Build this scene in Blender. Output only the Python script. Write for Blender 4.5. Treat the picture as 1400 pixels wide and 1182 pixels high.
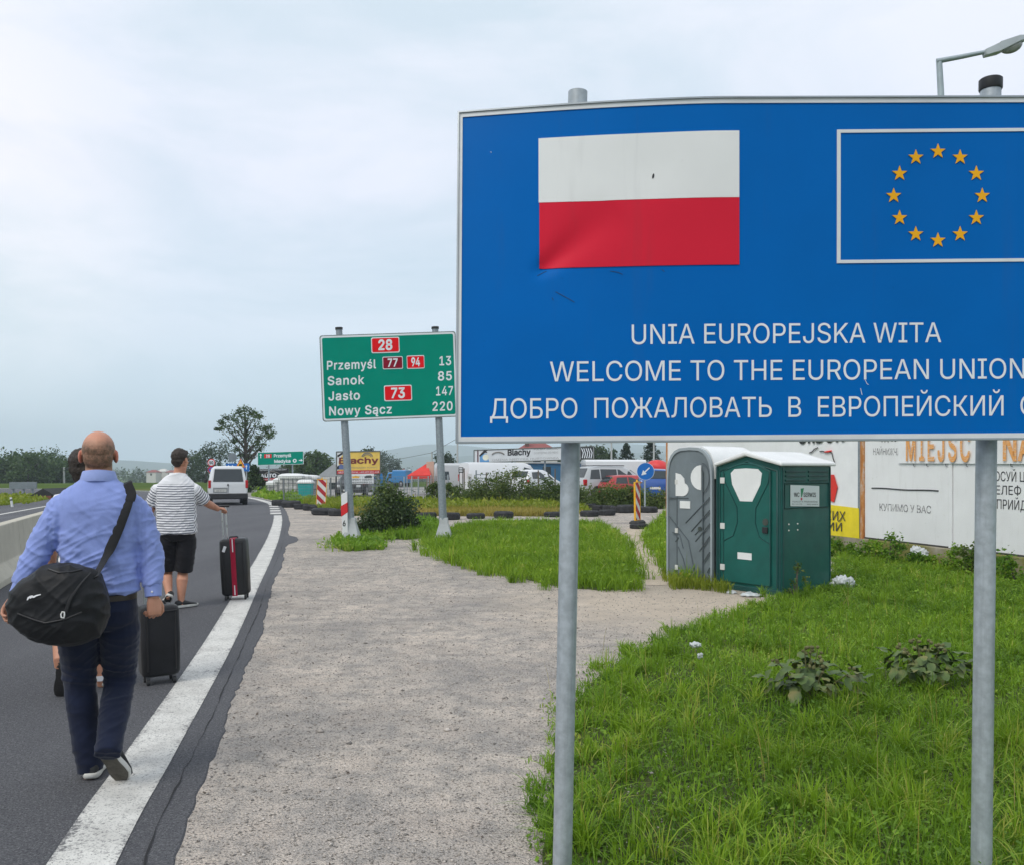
import bpy, bmesh, math, random
import numpy as np
from mathutils import Vector, Matrix, noise as mnoise
for o in list(bpy.data.objects): bpy.data.objects.remove(o)
R = math.radians
PI = math.pi
scene = bpy.context.scene
COL = scene.collection

# ------------------------------------------------------------------ camera
F, CX, HY, CAMH = 1200.0, 700.0, 642.0, 1.62     # photo pixels; camera height in metres
cam_d = bpy.data.cameras.new('camera'); cam = bpy.data.objects.new('camera', cam_d); COL.objects.link(cam)
cam.location = (0, 0, CAMH); cam.rotation_euler = (R(90), 0, 0)
cam_d.sensor_width = 36; cam_d.lens = 36*F/1400; cam_d.shift_y = (HY-591)/1400
cam_d.clip_start = 0.05; cam_d.clip_end = 20000
scene.camera = cam

# ------------------------------------------------------------------ world and sun
SUN_EL, SUN_AZ = R(48), R(222)     # azimuth clockwise from +Y: behind the camera, to the left
w = bpy.data.worlds.new("World"); scene.world = w; w.use_nodes = True
nt = w.node_tree; N = nt.nodes; L = nt.links
for n in list(N): N.remove(n)
def wn(t, **k):
    n = N.new(t)
    for a, b in k.items(): setattr(n, a, b)
    return n
out = wn('ShaderNodeOutputWorld'); bg = wn('ShaderNodeBackground'); bg.inputs[1].default_value = 0.112
sky = wn('ShaderNodeTexSky', sky_type='NISHITA'); sky.sun_disc = False
sky.sun_elevation = SUN_EL; sky.sun_rotation = SUN_AZ; sky.air_density = 1.5; sky.dust_density = 3.0; sky.ozone_density = 1.0
tc = wn('ShaderNodeTexCoord'); sx = wn('ShaderNodeSeparateXYZ'); L.new(tc.outputs['Generated'], sx.inputs[0])
ramp = wn('ShaderNodeValToRGB'); L.new(sx.outputs[2], ramp.inputs[0])     # overcast veil: bluer and duller low down
cr = ramp.color_ramp; cr.elements[0].position = 0.0; cr.elements[0].color = (5.5, 7.0, 8.1, 1)
cr.elements[1].position = 0.55; cr.elements[1].color = (7.6, 8.0, 8.5, 1)
for p, c in ((0.07, (5.75, 7.1, 8.15, 1)), (0.16, (6.3, 7.25, 8.2, 1)), (0.30, (7.0, 7.5, 8.35, 1))):
    e = cr.elements.new(p); e.color = c
mp = wn('ShaderNodeMapping'); mp.inputs['Scale'].default_value = (1.6, 1.6, 5.0); mp.inputs['Location'].default_value = (3.1, 0.6, 0.4)
L.new(tc.outputs['Generated'], mp.inputs[0])
nz = wn('ShaderNodeTexNoise'); nz.inputs['Scale'].default_value = 1.35; nz.inputs['Detail'].default_value = 8; nz.inputs['Roughness'].default_value = 0.56; nz.inputs['Distortion'].default_value = 0.5
L.new(mp.outputs[0], nz.inputs['Vector'])
cl = wn('ShaderNodeValToRGB'); L.new(nz.outputs[0], cl.inputs[0])
cl.color_ramp.elements[0].position = 0.36; cl.color_ramp.elements[0].color = (0.82, 0.895, 0.93, 1)
cl.color_ramp.elements[1].position = 0.62; cl.color_ramp.elements[1].color = (1.10, 1.065, 1.085, 1)
mul = wn('ShaderNodeMix', data_type='RGBA', blend_type='MULTIPLY'); mul.inputs[0].default_value = 1.0
L.new(ramp.outputs[0], mul.inputs[6]); L.new(cl.outputs[0], mul.inputs[7])
# the veil is thinner and warmer low on the left
dt = wn('ShaderNodeVectorMath', operation='DOT_PRODUCT'); L.new(tc.outputs['Generated'], dt.inputs[0]); dt.inputs[1].default_value = Vector((-0.60, 0.78, 0.20)).normalized()
gl_ = wn('ShaderNodeValToRGB'); L.new(dt.outputs['Value'], gl_.inputs[0]); gl_.color_ramp.interpolation = 'EASE'
gl_.color_ramp.elements[0].position = 0.955; gl_.color_ramp.elements[0].color = (0, 0, 0, 1); gl_.color_ramp.elements[1].position = 1.0; gl_.color_ramp.elements[1].color = (1, 1, 1, 1)
gw = wn('ShaderNodeMix', data_type='RGBA', blend_type='MULTIPLY'); L.new(gl_.outputs[0], gw.inputs[0]); L.new(mul.outputs[2], gw.inputs[6]); gw.inputs[7].default_value = (1.22, 1.13, 1.06, 1)
mx = wn('ShaderNodeMix', data_type='RGBA'); mx.inputs[0].default_value = 0.88
L.new(sky.outputs[0], mx.inputs[6]); L.new(gw.outputs[2], mx.inputs[7])
L.new(mx.outputs[2], bg.inputs[0]); L.new(bg.outputs[0], out.inputs[0])
sl = bpy.data.lights.new('sun', 'SUN'); sl.energy = 1.5; sl.angle = R(26); sl.color = (1.0, 0.95, 0.87)
so = bpy.data.objects.new('sun', sl); COL.objects.link(so)
sd = Vector((math.sin(SUN_AZ)*math.cos(SUN_EL), math.cos(SUN_AZ)*math.cos(SUN_EL), math.sin(SUN_EL)))
so.rotation_euler = sd.to_track_quat('Z', 'Y').to_euler(); so.location = (0, -5, 30)
scene.view_settings.view_transform = 'Standard'; scene.view_settings.look = 'None'
scene.view_settings.exposure = 0.20; scene.view_settings.gamma = 1.0
scene.cycles.max_bounces = 6; scene.cycles.transparent_max_bounces = 8; scene.cycles.volume_bounces = 2
scene.cycles.caustics_reflective = False; scene.cycles.caustics_refractive = False

# ------------------------------------------------------------------ helpers
def P(px, py, d):          # the point seen at a photo pixel, d metres ahead
    return Vector(((px-CX)/F*d, d, CAMH-(py-HY)/F*d))
def G(px, py):             # the ground point seen at a photo pixel
    d = F*CAMH/(py-HY); return Vector(((px-CX)/F*d, d, 0))
def GD(px, d): return Vector(((px-CX)/F*d, d, 0))

class MB:
    def __init__(s): s.v = []; s.f = []
    def add(s, vs, fs):
        o = len(s.v); s.v += [Vector(p) for p in vs]; s.f += [tuple(i+o for i in f) for f in fs]; return s
    def box(s, x0, x1, y0, y1, z0, z1):
        vs = [(x, y, z) for z in (z0, z1) for y in (y0, y1) for x in (x0, x1)]
        return s.add(vs, [(0,2,3,1),(4,5,7,6),(0,1,5,4),(2,6,7,3),(0,4,6,2),(1,3,7,5)])
    def obox(s, c, size, rot=None):
        m = rot or Matrix.Identity(3); h = [a/2 for a in size]; c = Vector(c)
        vs = [c + m @ Vector((x*h[0], y*h[1], z*h[2])) for z in (-1,1) for y in (-1,1) for x in (-1,1)]
        return s.add(vs, [(0,2,3,1),(4,5,7,6),(0,1,5,4),(2,6,7,3),(0,4,6,2),(1,3,7,5)])
    def rings(s, rs, cap=True, closed=False):
        o = len(s.v); n = len(rs[0])
        for r in rs: s.v += [Vector(p) for p in r]
        m = len(rs)
        for i in range(m if closed else m-1):
            a = o+i*n; b = o+((i+1) % m)*n
            for k in range(n):
                k2 = (k+1) % n; s.f.append((a+k, a+k2, b+k2, b+k))
        if cap and not closed:
            s.f.append(tuple(o+k for k in reversed(range(n)))); s.f.append(tuple(o+(m-1)*n+k for k in range(n)))
        return s
    def tube(s, pts, rad, n=12, cap=True, up=None, closed=False):
        pts = [Vector(p) for p in pts]; m = len(pts)
        if not hasattr(rad, '__len__'): rad = [rad]*m
        rs = []; ref = Vector(up) if up else None
        for i, p in enumerate(pts):
            if closed: t = pts[(i+1) % m]-pts[i-1]
            else: t = pts[min(i+1, m-1)]-pts[max(i-1, 0)]
            t.normalize()
            if ref is None: ref = Vector((0,0,1)) if abs(t.z) < 0.9 else Vector((0,1,0))
            a = ref-t*ref.dot(t); a.normalize(); b = t.cross(a)
            if up is None: ref = a
            r = rad[i]; ra, rb = r if hasattr(r, '__len__') else (r, r)
            rs.append([p+a*(ra*math.cos(2*PI*k/n))+b*(rb*math.sin(2*PI*k/n)) for k in range(n)])
        return s.rings(rs, cap, closed)
    def cyl(s, a, b, r0, r1=None, n=16): return s.tube([a, b], [r0, r0 if r1 is None else r1], n)
    def ell(s, c, r, n=16, m=10, rot=None):
        c = Vector(c); q = rot or Matrix.Identity(3); r = r if hasattr(r, '__len__') else (r, r, r); o = len(s.v)
        s.v.append(c+q@Vector((0,0,-r[2])))
        for i in range(1, m):
            t = -PI/2+PI*i/m
            for k in range(n):
                f = 2*PI*k/n; s.v.append(c+q@Vector((r[0]*math.cos(t)*math.cos(f), r[1]*math.cos(t)*math.sin(f), r[2]*math.sin(t))))
        s.v.append(c+q@Vector((0,0,r[2]))); top = len(s.v)-1
        for k in range(n):
            k2 = (k+1) % n; s.f.append((o, o+1+k2, o+1+k)); s.f.append((top, o+1+(m-2)*n+k, o+1+(m-2)*n+k2))
            for i in range(m-2):
                a = o+1+i*n; b = a+n; s.f.append((a+k, a+k2, b+k2, b+k))
        return s
    def prism(s, poly, fn, w0, w1):        # 2D outline -> solid; fn(u, v, w) gives the point
        n = len(poly); o = len(s.v)
        s.v += [Vector(fn(u, v, w0)) for u, v in poly]+[Vector(fn(u, v, w1)) for u, v in poly]
        s.f.append(tuple(o+k for k in range(n))); s.f.append(tuple(o+n+k for k in reversed(range(n))))
        for k in range(n):
            k2 = (k+1) % n; s.f.append((o+k2, o+k, o+n+k, o+n+k2))
        return s
    def grid(s, nu, nv, fn):
        o = len(s.v)
        for j in range(nv+1):
            for i in range(nu+1): s.v.append(Vector(fn(i/nu, j/nv)))
        for j in range(nv):
            for i in range(nu):
                a = o+j*(nu+1)+i; s.f.append((a, a+1, a+nu+2, a+nu+1))
        return s
    def slab(s, nu, nv, fn, th):           # a sheet with thickness th along +Y
        th = Vector((0, th, 0))
        s.grid(nu, nv, fn); s.grid(nu, nv, lambda u, v: Vector(fn(1-u, v))+th)
        ed = [(i/nu, 0) for i in range(nu)]+[(1, j/nv) for j in range(nv)]+[(1-i/nu, 1) for i in range(nu)]+[(0, 1-j/nv) for j in range(nv)]
        rr = [Vector(fn(u, v)) for u, v in ed]
        return s.rings([rr, [p+th for p in rr]], cap=False)
    def build(s, name, mat, parent=None, smooth=0, bevel=0, seg=2, world=True):
        off = Vector((0,0,0))
        if parent is not None and world:
            q = parent
            while q is not None: off = off+q.location; q = q.parent
        me = bpy.data.meshes.new(name); me.from_pydata([tuple(p-off) for p in s.v], [], s.f); me.validate()
        if bevel or True:
            bm = bmesh.new(); bm.from_mesh(me)
            bmesh.ops.recalc_face_normals(bm, faces=bm.faces)
            if bevel:
                es = [e for e in bm.edges if len(e.link_faces) == 2 and e.calc_face_angle(0) > R(28)]
                bmesh.ops.bevel(bm, geom=es, offset=bevel, segments=seg, affect='EDGES', profile=0.5, clamp_overlap=True)
            bm.to_mesh(me); bm.free()
        if smooth:
            me.polygons.foreach_set('use_smooth', [True]*len(me.polygons)); me.set_sharp_from_angle(angle=R(smooth))
        o = bpy.data.objects.new(name, me); COL.objects.link(o)
        if mat is not None: me.materials.append(mat)
        if parent is not None: o.parent = parent
        return o

def tag(o, label=None, cat=None, group=None, kind=None):
    if label: o['label'] = label
    if cat: o['category'] = cat
    if group: o['group'] = group
    if kind: o['kind'] = kind
    return o
def thing(name, label, cat, loc=(0,0,0), group=None):
    o = bpy.data.objects.new(name, None); COL.objects.link(o); o.location = loc; o.empty_display_size = 0.2
    return tag(o, label, cat, group)
def struct(o): o['kind'] = 'structure'; return o
def dup(o, parent=None):
    c = o.copy(); COL.objects.link(c)
    if parent is not None: c.parent = parent
    for ch in [q for q in bpy.data.objects if q.parent == o]: dup(ch, c)
    return c
def raw_mesh(name, V, faces_flat, loop_tot, mat, attrs=None, smooth=False):
    me = bpy.data.meshes.new(name); nv = len(V); nl = len(faces_flat); nf = len(loop_tot)
    me.vertices.add(nv); me.vertices.foreach_set('co', np.asarray(V, np.float32).ravel())
    me.loops.add(nl); me.loops.foreach_set('vertex_index', np.asarray(faces_flat, np.int32))
    me.polygons.add(nf); ls = np.zeros(nf, np.int32); ls[1:] = np.cumsum(loop_tot)[:-1]
    me.polygons.foreach_set('loop_start', ls)
    try: me.polygons.foreach_set('loop_total', np.asarray(loop_tot, np.int32))
    except Exception: pass
    for k, a in (attrs or {}).items():
        at = me.attributes.new(k, 'FLOAT', 'POINT'); at.data.foreach_set('value', np.asarray(a, np.float32))
    me.update(calc_edges=True); me.validate()
    if smooth: me.polygons.foreach_set('use_smooth', np.ones(nf, bool))
    o = bpy.data.objects.new(name, me); COL.objects.link(o)
    if mat: me.materials.append(mat)
    return o

# ------------------------------------------------------------------ materials
MATS = {}
class MN:
    def __init__(s, name):
        s.m = bpy.data.materials.new(name); s.m.use_nodes = True; s.t = s.m.node_tree; s.n = s.t.nodes; s.l = s.t.links
        s.b = s.n['Principled BSDF']; s.tc = s.n.new('ShaderNodeTexCoord')
    def node(s, t, **k):
        n = s.n.new(t)
        for a, b in k.items(): setattr(n, a, b)
        return n
    def vec(s, scale=(1,1,1), src='Object'):
        mp = s.node('ShaderNodeMapping'); mp.inputs['Scale'].default_value = scale; s.l.new(s.tc.outputs[src], mp.inputs[0]); return mp.outputs[0]
    def noise(s, scale, detail=4, rough=0.55, vec=None, dist=0):
        n = s.node('ShaderNodeTexNoise'); n.inputs['Scale'].default_value = scale; n.inputs['Detail'].default_value = detail
        n.inputs['Roughness'].default_value = rough; n.inputs['Distortion'].default_value = dist
        s.l.new(vec or s.tc.outputs['Object'], n.inputs['Vector']); return n.outputs[0]
    def voro(s, scale, feature='F1', vec=None, out='Distance'):
        n = s.node('ShaderNodeTexVoronoi', feature=feature); n.inputs['Scale'].default_value = scale
        s.l.new(vec or s.tc.outputs['Object'], n.inputs['Vector']); return n.outputs[out]
    def ramp(s, fac, *st):
        r = s.node('ShaderNodeValToRGB'); s.l.new(fac, r.inputs[0]); e = r.color_ramp.elements
        while len(e) < len(st): e.new(0.5)
        for el, (p, c) in zip(e, st):
            el.position = p; el.color = (c, c, c, 1) if not hasattr(c, '__len__') else (*c[:3], 1)
        return r.outputs[0]
    def mix(s, fac, a, b, mode='MIX'):
        x = s.node('ShaderNodeMix', data_type='RGBA', blend_type=mode)
        for v, i in ((fac, 0), (a, 6), (b, 7)):
            if hasattr(v, 'is_linked'): s.l.new(v, x.inputs[i])
            elif hasattr(v, '__len__'): x.inputs[i].default_value = (*v[:3], 1)
            else: x.inputs[i].default_value = v
        return x.outputs[2]
    def math(s, op, a, b=0.0):
        x = s.node('ShaderNodeMath', operation=op)
        for v, i in ((a, 0), (b, 1)):
            if hasattr(v, 'is_linked'): s.l.new(v, x.inputs[i])
            else: x.inputs[i].default_value = v
        return x.outputs[0]
    def attr(s, name):
        a = s.node('ShaderNodeAttribute'); a.attribute_name = name; return a.outputs['Fac']
    def bump(s, h, strength=0.3, dist=0.01, prev=None):
        b = s.node('ShaderNodeBump'); b.inputs['Strength'].default_value = strength; b.inputs['Distance'].default_value = dist
        s.l.new(h, b.inputs['Height'])
        if prev: s.l.new(prev, b.inputs['Normal'])
        return b.outputs[0]
    def done(s, col=None, rough=0.6, normal=None, metal=0.0, spec=None):
        if col is not None:
            if hasattr(col, 'is_linked'): s.l.new(col, s.b.inputs['Base Color'])
            else: s.b.inputs['Base Color'].default_value = (*col[:3], 1)
        if hasattr(rough, 'is_linked'): s.l.new(rough, s.b.inputs['Roughness'])
        else: s.b.inputs['Roughness'].default_value = rough
        s.b.inputs['Metallic'].default_value = metal
        if spec is not None: s.b.inputs['Specular IOR Level'].default_value = spec
        if normal: s.l.new(normal, s.b.inputs['Normal'])
        return s.m
def M(name, col, rough=0.5, metal=0.0, var=0.12, scale=3.0, bump=0.0, bscale=60, spec=None):
    """plain surface with some wear: the colour drifts by var, the gloss too"""
    if name in MATS: return MATS[name]
    s = MN(name); n = s.noise(scale, 5, 0.6)
    lo = tuple(c*(1-var) for c in col); hi = tuple(min(1, c*(1+var)) for c in col)
    c = s.ramp(n, (0.3, lo), (0.7, hi))
    r = s.ramp(s.noise(scale*2.3, 3), (0.3, max(0, rough-0.08)), (0.7, min(1, rough+0.08)))
    nm = s.bump(s.noise(bscale, 3), bump, 0.01) if bump else None
    MATS[name] = s.done(c, r, nm, metal, spec); return MATS[name]

def _font():
    import os
    try:
        d = bpy.utils.system_resource('DATAFILES', path='fonts'); return bpy.data.fonts.load(os.path.join(d, 'Inter.woff2'))
    except Exception: return None
FONT = _font()
def _cap():
    cu = bpy.data.curves.new('t', 'FONT'); cu.body = 'H'; cu.size = 1
    if FONT: cu.font = FONT
    to = bpy.data.objects.new('t', cu); COL.objects.link(to); bpy.context.view_layer.update()
    me = bpy.data.meshes.new_from_object(to.evaluated_get(bpy.context.evaluated_depsgraph_get())); c = max(v.co.y for v in me.vertices)
    bpy.data.objects.remove(to); bpy.data.curves.remove(cu); bpy.data.meshes.remove(me); return c
CAP = _cap()
def text(name, body, mat, parent, O, U, V, Nrm, bold=0.0, fn=None, spacing=1.0, ext=0.0012):
    """lettering: O baseline left, U the whole baseline vector, V the cap-height vector, Nrm the outward normal"""
    cu = bpy.data.curves.new('lettering', 'FONT'); cu.body = body; cu.size = 1; cu.resolution_u = 3; cu.space_character = spacing
    if FONT: cu.font = FONT
    to = bpy.data.objects.new('lettering', cu); COL.objects.link(to); bpy.context.view_layer.update()
    cv = to.evaluated_get(bpy.context.evaluated_depsgraph_get()).to_curve(bpy.context.evaluated_depsgraph_get()); cons = []
    for sp in cv.splines:
        bp_ = sp.bezier_points; c = []
        for k in range(len(bp_)):
            a, b = bp_[k], bp_[(k+1) % len(bp_)]; p0, p1, p2, p3 = a.co.xy, a.handle_right.xy, b.handle_left.xy, b.co.xy
            dv = abs((p1-p0).cross(p3-p0))+abs((p2-p0).cross(p3-p0)); m = 1 if dv < 1e-5 else 5
            for q in range(m): t = q/m; u = 1-t; c.append(p0*u**3+p1*3*u*u*t+p2*3*u*t*t+p3*t**3)
        if not bp_: c = [Vector(q.co[:2]) for q in sp.points]
        if len(c) > 2: cons.append(c)
    to.to_curve_clear() if hasattr(to, 'to_curve_clear') else None
    bpy.data.objects.remove(to); bpy.data.curves.remove(cu)
    # glyph outlines may overlap: fill where the winding number is not zero
    from mathutils.geometry import delaunay_2d_cdt
    vin = []; ein = []
    for c in cons:
        o = len(vin); vin += c; ein += [(o+k, o+(k+1) % len(c)) for k in range(len(c))]
    v2, _, f2, *_r = delaunay_2d_cdt(vin, ein, [], 0, 1e-5)
    co2 = np.array([tuple(q) for q in v2]); ctr_ = np.array([co2[list(f)].mean(0) for f in f2]); wnd = np.zeros(len(ctr_), int)
    for c in cons:
        a = np.array([tuple(q) for q in c]); b = np.roll(a, -1, 0)
        for (x0, y0), (x1, y1) in zip(a, b):
            if y0 == y1: continue
            up_ = (y0 <= ctr_[:,1]) & (y1 > ctr_[:,1]); dn = (y1 <= ctr_[:,1]) & (y0 > ctr_[:,1]); xi = x0+(ctr_[:,1]-y0)*(x1-x0)/(y1-y0); rt_ = xi > ctr_[:,0]
            wnd += (up_ & rt_).astype(int)-(dn & rt_).astype(int)
    me = bpy.data.meshes.new('lettering'); me.from_pydata([(x, y, 0) for x, y in co2], [], [tuple(f) for f, k in zip(f2, wnd) if k != 0])
    bm = bmesh.new(); bm.from_mesh(me); bmesh.ops.delete(bm, geom=[v for v in bm.verts if not v.link_faces], context='VERTS'); bm.to_mesh(me); bm.free()
    n = len(me.vertices); co = np.zeros(n*3); me.vertices.foreach_get('co', co); co = co.reshape(-1, 3)
    if bold:                            # thicken the strokes
        cnt = {}
        for p in me.polygons:
            vs = list(p.vertices); sg = 1 if p.normal.z >= 0 else -1
            for a, b in zip(vs, vs[1:]+vs[:1]): cnt.setdefault((min(a, b), max(a, b)), []).append((a, b, sg))
        nv = np.zeros((n, 2))
        for e in cnt.values():
            if len(e) == 1:
                a, b, sg = e[0]; dx, dy = co[b, 0]-co[a, 0], co[b, 1]-co[a, 1]; l = math.hypot(dx, dy) or 1
                for i in (a, b): nv[i] += (sg*dy/l, -sg*dx/l)
        ln = np.maximum(np.linalg.norm(nv, axis=1), 0.6)[:, None]; co[:, :2] += bold*nv/ln
    x0, x1 = co[:,0].min(), co[:,0].max(); cap = CAP
    O, U, V, Nrm = Vector(O), Vector(U), Vector(V), Vector(Nrm).normalized()
    mb = MB(); 
    for x, y, _ in co:
        p = O+U*float((x-x0)/(x1-x0))+V*float(y/cap)+Nrm*ext
        mb.v.append(fn(p) if fn else p)
    mb.f = [tuple(p.vertices) for p in me.polygons]; bpy.data.meshes.remove(me)
    o = mb.build(name, mat, parent)
    # face outward
    if len(o.data.polygons):
        s = sum((p.normal.dot(Nrm)*p.area for p in o.data.polygons))
        if s < 0: o.data.flip_normals()
    return o
def ptext(name, body, mat, parent, px0, py0, px1, py1, hpx, d, bold=0.0, fn=None, spacing=1.0):
    O = P(px0, py0, d); return text(name, body, mat, parent, O, P(px1, py1, d)-O, Vector((0, 0, hpx/F*d)), (0,-1,0), bold, fn, spacing)
def remesh(mb, voxel, smooth=4):
    """one continuous skin round all shells in mb -> (V, faces) """
    me = bpy.data.meshes.new('tmp'); me.from_pydata([tuple(p) for p in mb.v], [], mb.f)
    bm = bmesh.new(); bm.from_mesh(me); bmesh.ops.recalc_face_normals(bm, faces=bm.faces); bm.to_mesh(me); bm.free()
    o = bpy.data.objects.new('tmp', me); COL.objects.link(o)
    md = o.modifiers.new('r', 'REMESH'); md.mode = 'VOXEL'; md.voxel_size = voxel
    if smooth:
        sm = o.modifiers.new('s', 'SMOOTH'); sm.factor = 0.5; sm.iterations = smooth
    bpy.context.view_layer.update()
    me2 = bpy.data.meshes.new_from_object(o.evaluated_get(bpy.context.evaluated_depsgraph_get()))
    bpy.data.objects.remove(o); bpy.data.meshes.remove(me)
    return me2
def link_mesh(name, me, mat, parent, disp=None, attrs=None):
    """me is in world coordinates; disp(co, normal) -> offset along the normal; attrs: name -> fn(co)"""
    n = len(me.vertices); co = np.zeros(n*3, np.float32); me.vertices.foreach_get('co', co); co = co.reshape(-1, 3)
    if disp:
        no = np.zeros(n*3, np.float32); me.vertex_normals.foreach_get('vector', no); no = no.reshape(-1, 3)
        dd = np.array([disp(Vector(c.tolist()), Vector(k.tolist())) for c, k in zip(co, no)], np.float32)
        co = co+no*dd[:, None]
    for k, f in (attrs or {}).items():
        at = me.attributes.new(k, 'FLOAT', 'POINT'); at.data.foreach_set('value', np.array([f(Vector(c.tolist())) for c in co], np.float32))
    off = np.zeros(3); q = parent
    while q is not None: off = off+np.array(q.location); q = q.parent
    me.vertices.foreach_set('co', (co-off).astype(np.float32).ravel()); me.update()
    me.polygons.foreach_set('use_smooth', [True]*len(me.polygons)); me.name = name
    me.materials.clear(); me.materials.append(mat)
    o = bpy.data.objects.new(name, me); COL.objects.link(o)
    if parent is not None: o.parent = parent
    return o
random.seed(7); rng = np.random.default_rng(11)
# ================================================================== SETTING
def spline(pts, n=8):
    pts = [Vector(p) for p in pts]; o = []
    for i in range(len(pts)-1):
        a, b, c, d = pts[max(i-1, 0)], pts[i], pts[i+1], pts[min(i+2, len(pts)-1)]
        for k in range(n):
            t = k/n; o.append(0.5*((2*b)+(c-a)*t+(2*a-5*b+4*c-d)*t*t+(3*b-a-3*c+d)*t*t*t))
    o.append(pts[-1]); return o
def xy(px, py): g = G(px, py); return Vector((g.x, g.y, 0))

# --- materials of the ground
s = MN('asphalt')
n1 = s.noise(0.55, 5, 0.65); n2 = s.noise(120, 3, 0.75); n3 = s.noise(0.25, 4, 0.5, s.vec((3.2, 0.35, 1)))
c = s.ramp(n1, (0.3, (0.060, 0.061, 0.069)), (0.72, (0.100, 0.101, 0.112)))
c = s.mix(0.55, c, s.ramp(n3, (0.35, (0.055, 0.056, 0.064)), (0.7, (0.115, 0.117, 0.127))))
c = s.mix(s.ramp(n2, (0.50, 0), (0.68, 0.8)), c, (0.24, 0.24, 0.245))
c = s.mix(s.ramp(s.noise(85, 3, 0.7), (0.36, 0.85), (0.46, 0)), c, (0.025, 0.025, 0.028))
c = s.mix(s.ramp(s.voro(0.9, 'DISTANCE_TO_EDGE', s.noise(0.8, 4, 0.6) if False else s.vec((0.35, 0.12, 1))), (0.0, 0.0), (0.004, 0.0)), c, (0.03, 0.03, 0.03))
nb = s.bump(s.noise(170, 3, 0.7), 0.8, 0.010)
ASPHALT = s.done(c, s.ramp(n1, (0.3, 0.72), (0.7, 0.88)), nb, spec=0.3)

s = MN('gravel')
big = s.noise(0.8, 6, 0.65); mid = s.noise(5, 5, 0.7); fine = s.noise(70, 4, 0.75); gr = s.voro(85)
c = s.ramp(big, (0.34, (0.36, 0.335, 0.31)), (0.5, (0.55, 0.49, 0.43)), (0.64, (0.68, 0.595, 0.51)))
c = s.mix(s.ramp(mid, (0.38, 0.75), (0.56, 0.0)), c, (0.30, 0.285, 0.268))
c = s.mix(s.ramp(s.noise(1.7, 5, 0.7), (0.5, 0.0), (0.7, 0.6)), c, (0.57, 0.485, 0.41))
c = s.mix(s.ramp(fine, (0.38, 0.95), (0.47, 0.0)), c, (0.10, 0.092, 0.085))
c = s.mix(s.ramp(s.noise(120, 2, 0.6), (0.6, 0.0), (0.7, 0.75)), c, (0.62, 0.57, 0.52))
vd = s.node('ShaderNodeVectorMath', operation='DISTANCE'); s.l.new(s.tc.outputs['Object'], vd.inputs[0]); vd.inputs[1].default_value = (2.0, 10.6, 0)      # trodden sandy ground in front of the toilets
sand = s.ramp(s.math('ADD', s.math('MULTIPLY', vd.outputs['Value'], 0.2), s.math('MULTIPLY', s.noise(1.3, 5, 0.65), 0.55)), (0.42, 0.85), (0.80, 0.0))
c = s.mix(sand, c, s.ramp(s.noise(3, 5, 0.65), (0.3, (0.50, 0.42, 0.335)), (0.7, (0.66, 0.56, 0.445))))
h = s.math('ADD', s.math('MULTIPLY', fine, 0.6), s.math('ADD', s.math('MULTIPLY', mid, 0.9), gr))
GRAVEL = s.done(c, 0.95, s.bump(h, 0.75, 0.02), spec=0.15)

s = MN('dirt')
c = s.ramp(s.noise(2.5, 6, 0.7), (0.3, (0.42, 0.355, 0.285)), (0.7, (0.60, 0.51, 0.405)))
c = s.mix(s.ramp(s.noise(60, 3, 0.7), (0.38, 0.7), (0.48, 0.0)), c, (0.17, 0.145, 0.115))
DIRT = s.done(c, 0.95, s.bump(s.noise(35, 4, 0.7), 0.5, 0.015), spec=0.15)

s = MN('meadow')
c = s.ramp(s.noise(0.05, 6, 0.65), (0.3, (0.05, 0.085, 0.025)), (0.55, (0.085, 0.125, 0.035)), (0.72, (0.17, 0.17, 0.065)))
MEADOW = s.done(c, 0.95, s.bump(s.noise(3, 4), 0.6, 0.1), spec=0.0)
s = MN('soil')
SOIL = s.done(s.ramp(s.noise(6, 5), (0.3, (0.045, 0.07, 0.02)), (0.7, (0.09, 0.10, 0.04))), 0.95, s.bump(s.noise(25, 4), 0.6, 0.03), spec=0.1)

s = MN('road_paint')
v = s.attr('edge')
wear = s.math('ADD', s.math('MULTIPLY', s.noise(45, 5, 0.75), 1.0), s.math('MULTIPLY', s.noise(2.2, 4, 0.6), 0.45))
wear = s.math('ADD', wear, s.math('MULTIPLY', v, 0.10))
f = s.ramp(wear, (0.80, 0.0), (0.93, 1.0))
c = s.mix(f, s.ramp(s.noise(4, 5, 0.7), (0.3, (0.50, 0.49, 0.46)), (0.7, (0.70, 0.69, 0.65))), (0.13, 0.13, 0.135))
c = s.mix(s.ramp(s.noise(95, 3, 0.7), (0.36, 0.9), (0.45, 0.0)), c, (0.17, 0.17, 0.17))
PAINT = s.done(c, 0.75, s.bump(s.noise(160, 3, 0.7), 0.45, 0.006), spec=0.3)

s = MN('concrete')
c = s.ramp(s.noise(1.3, 6, 0.65), (0.3, (0.42, 0.395, 0.33)), (0.7, (0.55, 0.52, 0.44)))
c = s.mix(s.ramp(s.noise(2.0, 5, 0.6, s.vec((6, 6, 0.6))), (0.55, 0.0), (0.8, 0.4)), c, (0.26, 0.24, 0.20))
CONCRETE = s.done(c, 0.88, s.bump(s.noise(40, 4, 0.7), 0.35, 0.01), spec=0.2)
s = MN('mossy_concrete')
c = s.ramp(s.noise(2.0, 6, 0.65), (0.3, (0.22, 0.2, 0.16)), (0.7, (0.40, 0.36, 0.29)))
c = s.mix(s.ramp(s.noise(1.1, 4, 0.6), (0.42, 0.0), (0.58, 0.85)), c, (0.19, 0.19, 0.035))
MOSSY = s.done(c, 0.9, s.bump(s.noise(30, 4, 0.7), 0.4, 0.01), spec=0.2)

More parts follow.
